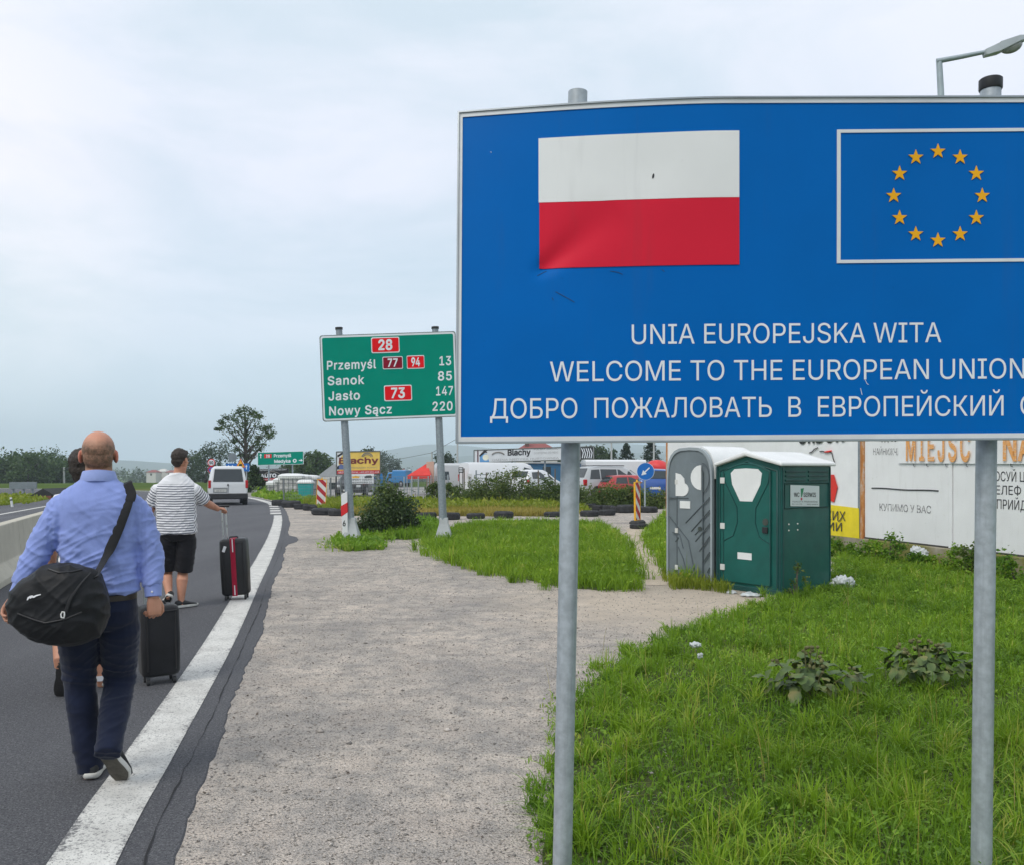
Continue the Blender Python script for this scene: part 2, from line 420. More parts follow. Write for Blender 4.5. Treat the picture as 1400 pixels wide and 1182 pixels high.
def leafmat(name, lo, hi, dry=None, rough=0.55, trans=0.35):
    if name in MATS: return MATS[name]
    s = MN(name); r = s.attr('rnd')
    st = [(0.0, lo), (0.8, hi)] if dry is None else [(0.0, lo), (0.72, hi), (0.95, dry)]
    c = s.ramp(r, *st)
    s.done(c, rough, None, spec=0.25)
    tr = s.node('ShaderNodeBsdfTranslucent'); mixs = s.node('ShaderNodeMixShader'); mixs.inputs[0].default_value = trans
    c2 = s.mix(1.0, c, (1.15, 1.25, 0.55), 'MULTIPLY'); s.l.new(c2, tr.inputs[0])
    o = s.n['Material Output']; s.l.new(s.b.outputs[0], mixs.inputs[1]); s.l.new(tr.outputs[0], mixs.inputs[2]); s.l.new(mixs.outputs[0], o.inputs[0])
    MATS[name] = s.m; return s.m
GRASSM = leafmat('grass_green', (0.062, 0.15, 0.016), (0.225, 0.375, 0.034), (0.40, 0.42, 0.10))
GRASSB = leafmat('grass_bright', (0.09, 0.18, 0.014), (0.25, 0.39, 0.03), (0.42, 0.42, 0.10))
GRASSY = leafmat('grass_yellow', (0.14, 0.20, 0.02), (0.27, 0.31, 0.035), (0.42, 0.36, 0.08))
GRASSD = leafmat('grass_dry', (0.25, 0.23, 0.05), (0.42, 0.33, 0.10), (0.50, 0.40, 0.18))
WEEDM = leafmat('weed_green', (0.045, 0.085, 0.018), (0.125, 0.185, 0.045), (0.21, 0.20, 0.07))

# --- ground sheets
def sheet(name, pts, z, mat, kind='structure'):
    mb = MB(); mb.v = [Vector((p[0], p[1], z)) for p in pts]; mb.f = [tuple(range(len(pts)))]
    o = mb.build(name, mat)
    if o.data.polygons[0].normal.z < 0: o.data.flip_normals()
    return tag(o, kind=kind)
def ground_z(r):
    t = min(1, max(0, (r-110)/330)); return -9.0*t*t*(3-2*t)
mb = MB(); rads = [0.5, 30, 60, 90, 110]+[110+330*k/14 for k in range(1, 15)]+[600, 1000, 2000, 3200, 4100]; na = 96
mb.rings([[(r*math.cos(2*PI*k/na), r*math.sin(2*PI*k/na), ground_z(r)) for k in range(na)] for r in rads], cap=False); mb.f.append(tuple(range(na)))
gr_ = mb.build('ground', MEADOW, smooth=80); struct(gr_)
if sum(p.normal.z*p.area for p in gr_.data.polygons) < 0: gr_.data.flip_normals()
LOTM = M('lot_paving', (0.26, 0.25, 0.235), 0.9, var=0.2, scale=0.6)
sheet('lot', [(-22, 47), (-13, 45.5), (-10, 42.6), (9, 42.6), (16, 60), (22, 84), (-20, 84)], 0.003, LOTM)
yard = [(-0.5, -7), (1.0, -7)]+[(4.0, -7), (4.2, 3), (9, 9), (9, 16), (6, 30), (8, 36), (9, 46), (-2, 46), (-10, 43), (-14, 50), (-24, 66), (-30, 70)]+[(-32, 68), (-20, 55), (-12, 40), (-8, 25), (-4.5, 12), (-2.2, 4), (-0.6, -4)]
sheet('gravel_yard', yard, 0.004, GRAVEL)

edge = [(0.2, -7), (-0.75, 0)]+[tuple(G(*p)[:2]) for p in ((160, 1182), (240, 1031), (320, 880), (355, 800), (372, 762), (383, 730), (385.5, 706), (379, 690), (365, 684.3), (345, 680), (320, 676.5), (290, 674))]+[(-26, 66), (-34, 72), (-60, 86)]
EC = spline([(x, y, 0) for x, y in edge], 12)
def offs(c, k):                       # a curve k metres to the right of c
    o = []
    for i, p in enumerate(c):
        t = (c[min(i+1, len(c)-1)]-c[max(i-1, 0)]).normalized(); kk = k(p, i) if callable(k) else k
        o.append(p+Vector((t.y, -t.x, 0))*kk)
    return o
def resample(c, step):
    o = [c[0]]; acc = 0
    for a, b in zip(c, c[1:]):
        l = (b-a).length; t = step-acc
        while t <= l: o.append(a+(b-a)*(t/l)); t += step
        acc = l-(t-step)
    return o
EF = resample(EC, 0.10)
def nz1(p, f, a): return a*mnoise.noise(Vector((p.x*f, p.y*f, 1.7)))
asph_r = offs(EF, lambda p, i: 0.205+nz1(p, 1.6, 0.03)+nz1(p, 8, 0.018)+nz1(p, 25, 0.014)+nz1(p, 0.4, 0.04)+(0.22*math.exp(-((p.y-20.3)/1.1)**4)))
mb = MB(); left = offs(EF, -12.0)
for a, b in zip(left, asph_r): mb.v += [Vector((a.x, a.y, 0.012)), Vector((b.x, b.y, 0.012))]
mb.f = [(2*i, 2*i+1, 2*i+3, 2*i+2) for i in range(len(EF)-1)]
# the broken edge of the asphalt stands a little proud of the gravel
o = len(mb.v); mb.v += [Vector((b.x+0.012, b.y, 0.0)) for b in asph_r]; mb.f += [(2*i+1, o+i, o+i+1, 2*i+3) for i in range(len(EF)-1)]
road = mb.build('road', ASPHALT); struct(road)
if sum(p.normal.z*p.area for p in road.data.polygons) < 0: road.data.flip_normals()

def ribbon(name, a, b, z, mat, attr=False, n=6):
    V = []; ed = []
    for p, q in zip(a, b):
        for k in range(n+1):
            t = k/n; r = p+(q-p)*t; V.append((r.x, r.y, z)); ed.append(max(0, 1-min(t, 1-t)*7))
    fl = []
    for i in range(len(a)-1):
        for k in range(n):
            u = i*(n+1)+k; fl += [u, u+1, u+n+2, u+n+1]
    o = raw_mesh(name, V, fl, np.full(len(fl)//4, 4, np.int32), mat, {'edge': ed})
    if o.data.polygons[0].normal.z < 0: o.data.flip_normals()
    return tag(o, kind='structure')
seg = [p for p in EF if p.y < 31.3]
ribbon('edge_line', offs(seg, -0.275), offs(seg, 0.0), 0.016, PAINT)
for y0, y1 in ((32.2, 33.4), (34.2, 35.4), (36.3, 37.5), (38.4, 39.6)):
    seg = [p for p in EF if y0 <= p.y <= y1]; ribbon('edge_line_dash', offs(seg, -0.40), offs(seg, 0.0), 0.016, PAINT)
seg = [p for p in EF if p.y > 40.2 and p.y < 85]; ribbon('edge_line', offs(seg, -0.36), offs(seg, 0.0), 0.016, PAINT)
seg = [p for p in EF if p.y < 24]
cr0 = offs(seg, lambda p, i: 0.105+nz1(p, 0.6, 0.02)+nz1(p, 9, 0.009)+nz1(p, 31, 0.006)); cr1 = offs(seg, lambda p, i: 0.107+nz1(p, 0.6, 0.02)+nz1(p, 9, 0.009)+nz1(p, 31, 0.006)+max(0, nz1(p, 3, 0.018)))
CRACK = M('crack_tar', (0.018, 0.018, 0.02), 0.95)
ribbon('road_crack', cr0, cr1, 0.0165, CRACK, n=1)
# opposite carriageway: two thin white lines
for (x0, y0), (x1, y1) in (((-13.2, 20.2), (-20.6, 41.7)), ((-16.1, 23.6), (-23.2, 47.2))):
    A, B = Vector((x0, y0, 0)), Vector((x1, y1, 0)); pts = [A+(B-A)*(k/40) for k in range(41)]
    ribbon('lane_line', offs(pts, -0.09), offs(pts, 0.09), 0.016, PAINT)
sheet('dirt_path', [tuple(G(*p)[:2]) for p in ((884, 800), (874, 772), (862, 745), (856, 722), (878, 720), (892, 745), (907, 768), (917, 788), (912, 800))], 0.008, DIRT)

# --- pebbles on the shoulder
def scatter_polys(pts, size, flat=0.6):
    base = np.array([(1,0,0),(0,1,0),(-1,0,0),(0,-1,0),(0,0,1),(0,0,-1)], float)
    tri = np.array([(0,1,4),(1,2,4),(2,3,4),(3,0,4),(1,0,5),(2,1,5),(3,2,5),(0,3,5)])
    n = len(pts); ang = rng.uniform(0, 2*PI, n); jit = rng.uniform(0.6, 1.35, (n, 6, 1))
    V = base[None]*jit*np.array([1, 1, flat]); c, s_ = np.cos(ang)[:, None], np.sin(ang)[:, None]
    x = V[:,:,0]*c-V[:,:,1]*s_; y = V[:,:,0]*s_+V[:,:,1]*c
    V = np.stack([x, y, V[:,:,2]], 2)*size[:, None, None]+pts[:, None, :]
    Fx = (tri[None]+(np.arange(n)*6)[:, None, None]).reshape(-1)
    return V.reshape(-1, 3), Fx, np.full(n*8, 3, np.int32)
def in_poly(P2, poly):
    poly = np.asarray(poly); x, y = P2[:,0], P2[:,1]; ins = np.zeros(len(P2), bool); j = len(poly)-1
    for i in range(len(poly)):
        xi, yi = poly[i]; xj, yj = poly[j]
        c = ((yi > y) != (yj > y)) & (x < (xj-xi)*(y-yi)/(yj-yi+1e-12)+xi); ins ^= c; j = i
    return ins
n = 120000; Y = 2.4+(rng.random(n)**2.2)*17; X = rng.uniform(-4.6, 4.0, n)
ex = np.interp(Y, [p.y for p in asph_r], [p.x for p in asph_r]); k = X > ex+0.01
X, Y = X[k], Y[k]; size = 0.0022+0.0085*rng.random(len(X))**3.5+np.where(rng.random(len(X)) < 0.006, rng.uniform(0.004, 0.014, len(X)), 0)
pts = np.stack([X, Y, size*0.25+0.004], 1); V, fl, lt = scatter_polys(pts, size)
s = MN('pebble'); c = s.ramp(s.attr('rnd'), (0.0, (0.16, 0.15, 0.14)), (0.5, (0.36, 0.32, 0.28)), (1.0, (0.58, 0.53, 0.48)))
PEB = s.done(c, 0.9)
tag(raw_mesh('gravel', V, fl, lt, PEB, {'rnd': np.repeat(rng.random(len(X)), 6)}), kind='stuff')

# --- grass
def sample_poly(poly, dens, edge_noise=0.12, nmax=400000):
    poly = np.asarray([tuple(p)[:2] for p in poly]); x0, y0 = poly.min(0); x1, y1 = poly.max(0)
    area = (x1-x0)*(y1-y0); top = dens(max(y0, 0.5)) if callable(dens) else dens
    n = int(min(area*top, nmax*6)); Pp = np.stack([rng.uniform(x0, x1, n), rng.uniform(y0, y1, n)], 1)
    if callable(dens):
        dv = np.array([dens(v) for v in np.linspace(y0, y1, 60)]); d = np.interp(Pp[:,1], np.linspace(y0, y1, 60), dv); Pp = Pp[rng.random(n) < d/top]
    f = 3.1; q = Pp.copy()
    q[:,0] += edge_noise*(np.sin(Pp[:,0]*7.3+Pp[:,1]*3.1)+0.6*np.sin(Pp[:,1]*17+Pp[:,0]*5))+rng.normal(0, edge_noise*0.35, len(Pp))
    q[:,1] += edge_noise*(np.sin(Pp[:,1]*6.1-Pp[:,0]*4.3)+0.6*np.sin(Pp[:,0]*15+1))+rng.normal(0, edge_noise*0.35, len(Pp))
    return Pp[in_poly(q, poly)]
def fnoise(P2, f, seed=0.0):          # cheap smooth field in 0..1
    x, y = P2[:,0]*f+seed, P2[:,1]*f-seed
    v = np.sin(x*1.0+1.3*np.sin(y*0.9+seed))+np.sin(y*1.27+1.7*np.sin(x*0.63))+0.6*np.sin(x*2.7+y*1.9)+0.6*np.sin(y*3.1-x*2.3+seed)
    return np.clip(0.5+v/5.2, 0, 1)
def blades(P2, hgt, wid, lean=0.5, bias=None, z=0.0, patch=0.9, seg=3):
    n = len(P2); a = rng.uniform(0, 2*PI, n); h = hgt*np.ones(n); w_ = wid*np.ones(n)
    ln = np.abs(rng.normal(0, lean, n))*h; dx, dy = np.cos(a)*ln, np.sin(a)*ln
    fa = a+rng.uniform(-1.4, 1.4, n)+PI/2; wx, wy = np.cos(fa)*w_/2, np.sin(fa)*w_/2
    V = []
    for k in range(seg+1):
        t = k/seg; cx = P2[:,0]+dx*t**1.9; cy = P2[:,1]+dy*t**1.9; cz = z+h*(t-0.32*t**3*np.minimum(1, ln/h*0.9))
        wf = (1-0.25*t) if k < seg else 0.0
        if k < seg:
            V.append(np.stack([cx-wx*wf, cy-wy*wf, cz], 1)); V.append(np.stack([cx+wx*wf, cy+wy*wf, cz], 1))
        else: V.append(np.stack([cx, cy, cz], 1))
    nvb = 2*seg+1; V = np.stack(V, 1).reshape(-1, 3)
    pat = []; lt = []
    for k in range(seg-1): pat += [2*k, 2*k+1, 2*k+3, 2*k+2]; lt.append(4)
    pat += [2*seg-2, 2*seg-1, 2*seg]; lt.append(3)
    fl = (np.array(pat)[None]+(np.arange(n)*nvb)[:, None]).reshape(-1); lt = np.tile(np.array(lt, np.int32), n)
    return V, fl, lt, nvb
def leaves_flat(P3, size, tilt=0.6):
    """small broad leaves: rhombus of two triangles with a fold"""
    n = len(P3); a = rng.uniform(0, 2*PI, n); t = rng.normal(0.3, tilt, n); sz = size*np.ones(n)
    d = np.stack([np.cos(a)*np.cos(t), np.sin(a)*np.cos(t), np.sin(t)], 1); s_ = np.stack([-np.sin(a), np.cos(a), rng.normal(0, 0.35, n)], 1)
    V = np.stack([P3, P3+(d*0.5+s_*0.33)*sz[:, None], P3+d*sz[:, None], P3+(d*0.5-s_*0.33)*sz[:, None]], 1).reshape(-1, 3)
    fl = (np.array([0,1,2,3])[None]+(np.arange(n)*4)[:, None]).reshape(-1); return V, fl, np.full(n, 4, np.int32), 4
def joinm(parts):
    V = []; Fx = []; LT = []; RN = []; o = 0
    for (v, f, l, k), r in parts:
        V.append(v); Fx.append(f+o); LT.append(l); RN.append(np.repeat(r, k)); o += len(v)
    return np.concatenate(V), np.concatenate(Fx), np.concatenate(LT), np.concatenate(RN)
def grass(name, poly, dens, h0, h1, mat, wid=0.005, leaf=0.15, lsize=0.03, lean=0.55, en=0.12, soil=True, tall=0.02, hfield=None, z=0.004):
    if soil:
        q = [Vector((p[0], p[1], 0)) for p in poly]; c0 = sum(q, Vector())/len(q); rg = []
        for a, b in zip(q, q[1:]+q[:1]):
            m = max(1, int((b-a).length/0.12)) if (b-a).length < 6 else 4
            for k in range(m):
                p = a+(b-a)*(k/m); dd = min(0.35, 0.04+0.05*en/0.1+0.09*abs(mnoise.noise(p*2.3))+0.05*mnoise.noise(p*9)); rg.append(p+(c0-p).normalized()*dd)
        sheet('soil', rg, z+0.004, SOIL)
    P2 = sample_poly(poly, dens, en); n = len(P2); fld = 0.55*fnoise(P2, 1.1, 2.0)+0.45*fnoise(P2, 4.2, 5.0)
    h = h0+(h1-h0)*(0.35*rng.random(n)+0.65*fld)
    if hfield is not None: h = h*hfield(P2)
    ds = np.maximum(1, P2[:,1]/6.0); w_ = wid*(0.6+0.9*rng.random(n))*np.sqrt(ds)
    tl = rng.random(n) < tall; h = np.where(tl, h*1.55, h)
    rnd = np.clip(0.42*fnoise(P2, 1.9, 9.0)+0.16*fnoise(P2, 0.5, 3.0)+0.5*rng.random(n)-0.08+np.where(rng.random(n) < 0.03, 0.3, 0), 0, 1)
    isl = rng.random(n) < leaf
    a = blades(P2[~isl], h[~isl], w_[~isl], lean); parts = [(a, rnd[~isl])]
    if isl.any():
        Q = P2[isl]; m = len(Q); P3 = np.stack([Q[:,0], Q[:,1], h[isl]*rng.uniform(0.15, 0.9, m)], 1)
        parts.append((leaves_flat(P3, lsize*(0.6+0.9*rng.random(m))*np.sqrt(ds[isl])), rnd[isl]))
    V, fl, lt, rn = joinm(parts)
    o = raw_mesh(name, V, fl, lt, mat, {'rnd': rn}); return tag(o, name.replace('_', ' ')+' beside the gravel', 'grass', kind='stuff')
def near(d0, d1, y0=3.5): return lambda y: d1+(d0-d1)*min(1.0, (y0/max(y, 0.5))**1.7)
lawnA = [G(*p) for p in ((752, 1330), (735, 1240), (722, 1182), (738, 1100), (742, 1030), (764, 975), (800, 930), (850, 893), (905, 868), (960, 850), (1005, 838), (1030, 826), (1080, 812), (1139, 800), (1142, 762))]+[Vector((6.2, 17.4, 0)), Vector((7.1, 14.6, 0)), Vector((7.9, 11.6, 0)), Vector((9.0, 7.5, 0)), Vector((7, 2.0, 0)), Vector((0.6, 1.6, 0))]
grass('lawn_grass', lawnA, near(4200, 800), 0.04, 0.14, GRASSM, wid=0.0058, leaf=0.30, lsize=0.024, lean=0.75, en=0.09, hfield=lambda Q: np.clip(0.45+(Q[:,0]-0.1-0.09*Q[:,1])*0.55, 0.42, 1.15))
def tufts(name, poly, dens, h0, h1, mat, wid, nb=(16, 40), en=0.1, spread=0.05, lean=0.8):
    C2 = sample_poly(poly, dens, en); n = len(C2); fld = fnoise(C2, 1.4, 4.0); hh = (h0+(h1-h0)*(0.5*rng.random(n)+0.5*fld)); k = rng.integers(nb[0], nb[1], n)
    idx = np.repeat(np.arange(n), k); m = len(idx); a = rng.uniform(0, 2*PI, m); r = spread*np.sqrt(rng.random(m)); Q = C2[idx]+np.stack([np.cos(a)*r, np.sin(a)*r], 1)
    h = hh[idx]*rng.uniform(0.55, 1.15, m); base = np.clip(0.15+0.55*fnoise(C2, 0.9, 7.0)+rng.normal(0, 0.16, n), 0, 0.8); rn = np.clip(base[idx]+rng.normal(0, 0.10, m)+np.where(rng.random(m) < 0.025, 0.35, 0), 0, 1)
    ds = np.sqrt(np.maximum(1, Q[:,1]/6.0)); V, fl, lt, kk = blades(Q, h, wid*(0.7+0.7*rng.random(m))*ds, lean, seg=4); o = raw_mesh(name, V, fl, lt, mat, {'rnd': np.repeat(rn, kk)}); return tag(o, 'long grass tufts in the lawn', 'grass', kind='stuff')
tufts('long_grass', [Vector((p[0]+0.12*(1 if p[0] < 3 else 0), p[1], 0)) for p in lawnA], near(46, 13, 3.5), 0.09, 0.25, GRASSB, 0.0056, en=0.13)
tufts('edge_grass', lawnA[:15]+[Vector((p.x+0.35, p.y+0.05, 0)) for p in reversed(lawnA[:15])], 34, 0.07, 0.17, GRASSM, 0.006, en=0.07)
# a few dry seed stalks
Q = sample_poly(lawnA, near(9, 3), 0.1); V, fl, lt, kk = blades(Q, rng.uniform(0.22, 0.42, len(Q)), 0.003, 0.25); tag(raw_mesh('seed_grass', V, fl, lt, GRASSD, {'rnd': np.repeat(rng.random(len(Q)), kk)}), 'dry seed stalks in the lawn', 'grass', kind='stuff')
lawnB = [G(*p) for p in ((572, 745), (590, 757), (640, 775), (700, 790), (760, 803), (820, 809), (858, 808), (872, 801), (862, 776), (850, 752), (842, 731), (828, 721), (780, 718), (700, 717), (640, 720), (606, 729))]
grass('verge_grass', lawnB, near(1500, 700, 11), 0.12, 0.30, GRASSB, wid=0.006, leaf=0.12, lsize=0.03, en=0.18, tall=0.04)
tufts('verge_long_grass', lawnB, near(12, 6, 11), 0.18, 0.40, GRASSB, 0.007, en=0.22)
stripC = [G(*p) for p in ((884, 738), (900, 720), (914, 706), (940, 700), (1000, 700), (1010, 770), (985, 795), (948, 803), (926, 803), (914, 786), (900, 764))]
grass('path_grass', stripC, near(1500, 700, 11), 0.14, 0.42, GRASSB, wid=0.007, leaf=0.2, lsize=0.04, en=0.12, tall=0.06)
grass('toilet_edge_grass', [G(*p) for p in ((905, 792), (918, 806), (940, 806), (985, 810), (1000, 812), (1000, 800), (950, 795), (915, 785))], 1500, 0.10, 0.26, GRASSY, wid=0.007, en=0.05, soil=False)
grass('post_base_grass', [G(*p) for p in ((449, 748), (470, 754), (500, 753), (527, 750), (522, 736), (490, 731), (460, 737))], 1100, 0.06, 0.30, GRASSM, wid=0.007, leaf=0.3, lsize=0.04, en=0.16)
grass('bush_base_grass', [G(*p) for p in ((520, 737), (560, 738), (590, 731), (606, 722), (590, 715), (560, 712))], 900, 0.15, 0.35, GRASSM, wid=0.008, en=0.12)
grass('fence_grass', [Vector(p) for p in ((-6.5, 33.6, 0), (-2.0, 33.0, 0), (2.6, 33.2, 0), (3.0, 41.5, 0), (-8.2, 42, 0), (-7.6, 36, 0))], 340, 0.14, 0.48, GRASSY, wid=0.013, lsize=0.07, en=0.25, tall=0.06)
grass('dry_grass', [Vector(p) for p in ((-5.8, 31.0, 0), (1.8, 30.6, 0), (2.6, 34.4, 0), (-6.2, 34.6, 0))], 420, 0.12, 0.40, GRASSD, wid=0.011, en=0.25, leaf=0.05)
grass('roadside_grass', [G(*p) for p in ((350, 676.5), (378, 683), (422, 688.5), (428, 684), (405, 676.5), (365, 672.5))], 420, 0.10, 0.34, GRASSB, wid=0.014, lsize=0.07, en=0.2)
grass('bin_grass', [G(*p) for p in ((424, 688), (446, 700), (490, 699), (500, 688), (440, 684))], 350, 0.15, 0.5, GRASSY, wid=0.012, en=0.25)
grass('far_verge_grass', [Vector(p) for p in ((-30, 28, 0), (-23.2, 40, 0), (-26.5, 52, 0), (-40, 60, 0), (-44, 40, 0))], 160, 0.06, 0.22, GRASSY, wid=0.02, lsize=0.06, en=0.3)

# --- hills and far woods
s = MN('hill_forest')
c = s.ramp(s.noise(0.006, 6, 0.65), (0.35, (0.026, 0.045, 0.036)), (0.6, (0.05, 0.078, 0.048)), (0.74, (0.24, 0.24, 0.12)))
HILLM = s.done(c, 1.0, spec=0.0)
def hills(name, prof, d0, d1, base):
    xs = np.arange(prof[0][0], prof[-1][0]+1, 14.0); mb = MB(); o = 0; ny = 7
    for j in range(ny):
        t = j/(ny-1); d = d0+(d1-d0)*t
        for x in xs:
            y = np.interp(x, [p[0] for p in prof], [p[1] for p in prof]); H = CAMH+(HY-y)/F*d1
            nzv = mnoise.noise(Vector((x*0.02, t*2, base)))*0.10+mnoise.noise(Vector((x*0.09, t*5, base)))*0.04
            hh = max(-12, -11+((H+11)*(math.sin(t*PI/2)**1.3)*(1+nzv*(1 if t < 1 else 0.35))) if j else -12.0)
            mb.v.append(Vector(((x-CX)/F*d1, d, hh)))
    m = len(xs)
    for j in range(ny-1):
        for i in range(m-1): mb.f.append((j*m+i, j*m+i+1, (j+1)*m+i+1, (j+1)*m+i))
    mb.v += [Vector((v.x, v.y+120, -12)) for v in mb.v[(ny-1)*m:ny*m]]
    for i in range(m-1): mb.f.append(((ny-1)*m+i, (ny-1)*m+i+1, ny*m+i+1, ny*m+i))
    return struct(mb.build(name, HILLM, smooth=80))
hills('hills', [(-380, 636), (-200, 632), (0, 631), (60, 628), (110, 626), (180, 629), (260, 634), (340, 637), (430, 633), (520, 626), (640, 622), (760, 618), (900, 620), (1100, 618), (1500, 624), (1900, 634)], 2300, 3000, 1.0)
hills('hills', [(-300, 640), (300, 640), (420, 634), (480, 622), (540, 613), (590, 607), (640, 609), (700, 614), (760, 610), (810, 603), (860, 606), (920, 610), (1100, 604), (1400, 612), (1700, 636)], 3200, 3850, 5.0)
# dark bits of bark and leaves lying on the gravel
n = 900; Y = 3+(rng.random(n)**1.6)*15; X = rng.uniform(-4.2, 3.6, n); ex = np.interp(Y, [p.y for p in asph_r], [p.x for p in asph_r]); k = X > ex+0.05; X, Y = X[k], Y[k]
V, fl, lt, kk = leaves_flat(np.stack([X, Y, np.full(len(X), 0.008)], 1), rng.uniform(0.008, 0.028, len(X)), 0.12)
tag(raw_mesh('debris', V, fl, lt, M('dead_leaf', (0.09, 0.07, 0.055), 0.9, var=0.5, scale=30)), 'dead leaf bits and grit scattered over the gravel', 'debris', kind='stuff')
# ================================================================== SIGNS AND STREET FURNITURE
def galva(name, base=(0.40, 0.44, 0.47), streak=0.5):
    if name in MATS: return MATS[name]
    s = MN(name)
    c = s.ramp(s.voro(38, out='Color') if False else s.noise(26, 3, 0.6), (0.35, tuple(b*0.86 for b in base)), (0.65, tuple(min(1, b*1.12) for b in base)))
    c = s.mix(s.ramp(s.noise(4, 5, 0.6, s.vec((9, 9, 0.5))), (0.5, 0.0), (0.72, streak)), c, tuple(b*0.62 for b in base))
    c = s.mix(s.ramp(s.noise(9, 4, 0.7), (0.6, 0.0), (0.75, 0.55)), c, tuple(min(1, b*1.35) for b in base))
    MATS[name] = s.done(c, s.ramp(s.noise(14, 3), (0.3, 0.42), (0.7, 0.62)), s.bump(s.noise(60, 3), 0.08, 0.004), metal=0.35)
    return MATS[name]
GALV = galva('galvanised_steel'); GALVD = galva('weathered_steel', (0.27, 0.31, 0.34))
def signface(name, col, dirt=0.35, rough=0.42):
    if name in MATS: return MATS[name]
    s = MN(name)
    c = s.ramp(s.noise(1.6, 5, 0.6), (0.3, tuple(a*0.93 for a in col)), (0.7, tuple(min(1, a*1.05) for a in col)))
    st = s.ramp(s.noise(2.0, 5, 0.65, s.vec((5, 5, 0.35))), (0.58, 0.0), (0.8, dirt))
    c = s.mix(st, c, tuple(a*0.6+0.03 for a in col))
    c = s.mix(s.ramp(s.noise(11, 5, 0.75), (0.68, 0.0), (0.76, dirt)), c, tuple(a*0.5 for a in col))
    MATS[name] = s.done(c, s.ramp(s.noise(5, 4), (0.3, rough-0.07), (0.7, rough+0.1)), s.bump(s.noise(2.5, 2), 0.06, 0.02), spec=0.06)
    return MATS[name]
BLUE = signface('sign_blue', (0.0, 0.120, 0.43)); WHITE = signface('sign_white', (0.66, 0.68, 0.69)); RED = signface('sign_red', (0.63, 0.020, 0.045))
YEL = signface('star_yellow', (0.82, 0.40, 0.02), 0.15); LETW = signface('letter_white', (0.72, 0.75, 0.78), 0.12)
FRAMEW = M('frame_white', (0.62, 0.64, 0.65), 0.45, bump=0.05); ALU = M('edge_aluminium', (0.33, 0.36, 0.38), 0.4, 0.6)
BLACKP = M('black_plastic', (0.015, 0.015, 0.017), 0.5)

# ---- the big blue welcome sign
D0 = 3.3
def sst(a): a = min(1, max(0, a)); return a*a*(3-2*a)
def bend(p):                                   # its upper left part is bent backwards
    px = p.x/p.y*F+CX if p.y > 0.1 else 625; py = HY-(p.z-CAMH)/D0*F
    a = max(0, (985-(p.x/D0*F+CX))/360); b = max(0, (600-py)/445)
    q = Vector(p); q.y += 0.125*(a**1.45)*(b**1.2); 
    t_ = max(0, min(1, ((p.x/D0*F+CX-728)*0.77+(py-376)*-0.64)/150)); e = abs((p.x/D0*F+CX-728)*0.64+(py-376)*0.77)/(7+26*t_); q.y += 0.020*math.exp(-e*e)*(1-t_)**0.5*min(1, t_*7)
    # shallow dents
    for cx, cz, r, k in ((800, 330, 90, 0.010), (895, 225, 45, 0.006), (1180, 480, 130, 0.004)):
        e = ((p.x/D0*F+CX-cx)**2+(py-cz)**2)/(r*r); q.y += k*math.exp(-e)
    return q
WS = thing('welcome_sign', 'big blue European Union welcome sign on two round galvanised steel posts', 'road sign', GD(1075, D0))
def spt(px, py, off=0.0): 
    q = bend(P(px, py, D0)); q.y -= off; return q
X0, X1 = 625, 1527
def sy(px, top): return (138.0+(px-1000)*-0.0025+(17.0*0 if True else 0)) if top else 600.5-0.0068*(px-625)
pan = MB().slab(150, 80, lambda u, v: spt(X0+2+(X1-X0-4)*u, sy(X0+(X1-X0)*u, 0)-2+(sy(X0+(X1-X0)*u, 1)-sy(X0+(X1-X0)*u, 0)+4)*v), 0.03)
pan.build('panel', BLUE, WS, smooth=40)
def strip(px0, py0, px1, py1, wpx, off, th=0.004, n=40, vert=False):
    f = (lambda u, v: spt(px0+(px1-px0)*u, py0+(py1-py0)*u+wpx*(v-0.5), off)) if not vert else (lambda u, v: spt(px0+(px1-px0)*v+wpx*(u-0.5), py0+(py1-py0)*v, off))
    return MB().slab(n if not vert else 1, 1 if not vert else n, f, th)
fr = MB()
for m_ in (strip(X0, sy(X0,1), X1, sy(X1,1), 7, 0.004), strip(X0, sy(X0,0), X1, sy(X1,0), 7, 0.004),
           strip(X0+2.5, sy(X0,0)-3.5, X0+2.5, sy(X0,1)+3.5, 5, 0.004, vert=True), strip(X1-2.5, sy(X1,0)-3.5, X1-2.5, sy(X1,1)+3.5, 5, 0.004, vert=True)): fr.add(m_.v, m_.f)
fr.build('border', FRAMEW, WS, smooth=40)
ed = MB()
for m_ in (strip(X0-1, sy(X0,1)-4, X1+1, sy(X1,1)-4, 2.2, 0.010, 0.05), strip(X0-1, sy(X0,0)+4.2, X1+1, sy(X1,0)+4.2, 2.6, 0.010, 0.05),
           strip(X0-1, sy(X0,0)+5, X0-1, sy(X0,1)-5, 2.2, 0.010, 0.05, vert=True), strip(X1+1, sy(X1,0)+5, X1+1, sy(X1,1)-5, 2.2, 0.010, 0.05, vert=True)): ed.add(m_.v, m_.f)
ed.build('edge_profile', ALU, WS, smooth=40)
MB().slab(16, 8, lambda u, v: spt(737+273.5*u, 271.5-1.5*u+(-91)*v-0.0*u, 0.0035), 0.003).build('white_flag_stripe', signface('flag_white', (0.74, 0.75, 0.74)), WS, smooth=60)
MB().slab(50, 24, lambda u, v: spt(738+272.5*u, 363.5-1.5*u+(-91.6)*v, 0.0035), 0.003).build('red_flag_stripe', RED, WS, smooth=60)
MB().ell(spt(894, 239, 0.0045), (0.004, 0.002, 0.010), 10, 8, Matrix.Rotation(R(12), 3, 'Y')).build('bolt_hole', BLACKP, WS, smooth=60)
fl = MB()
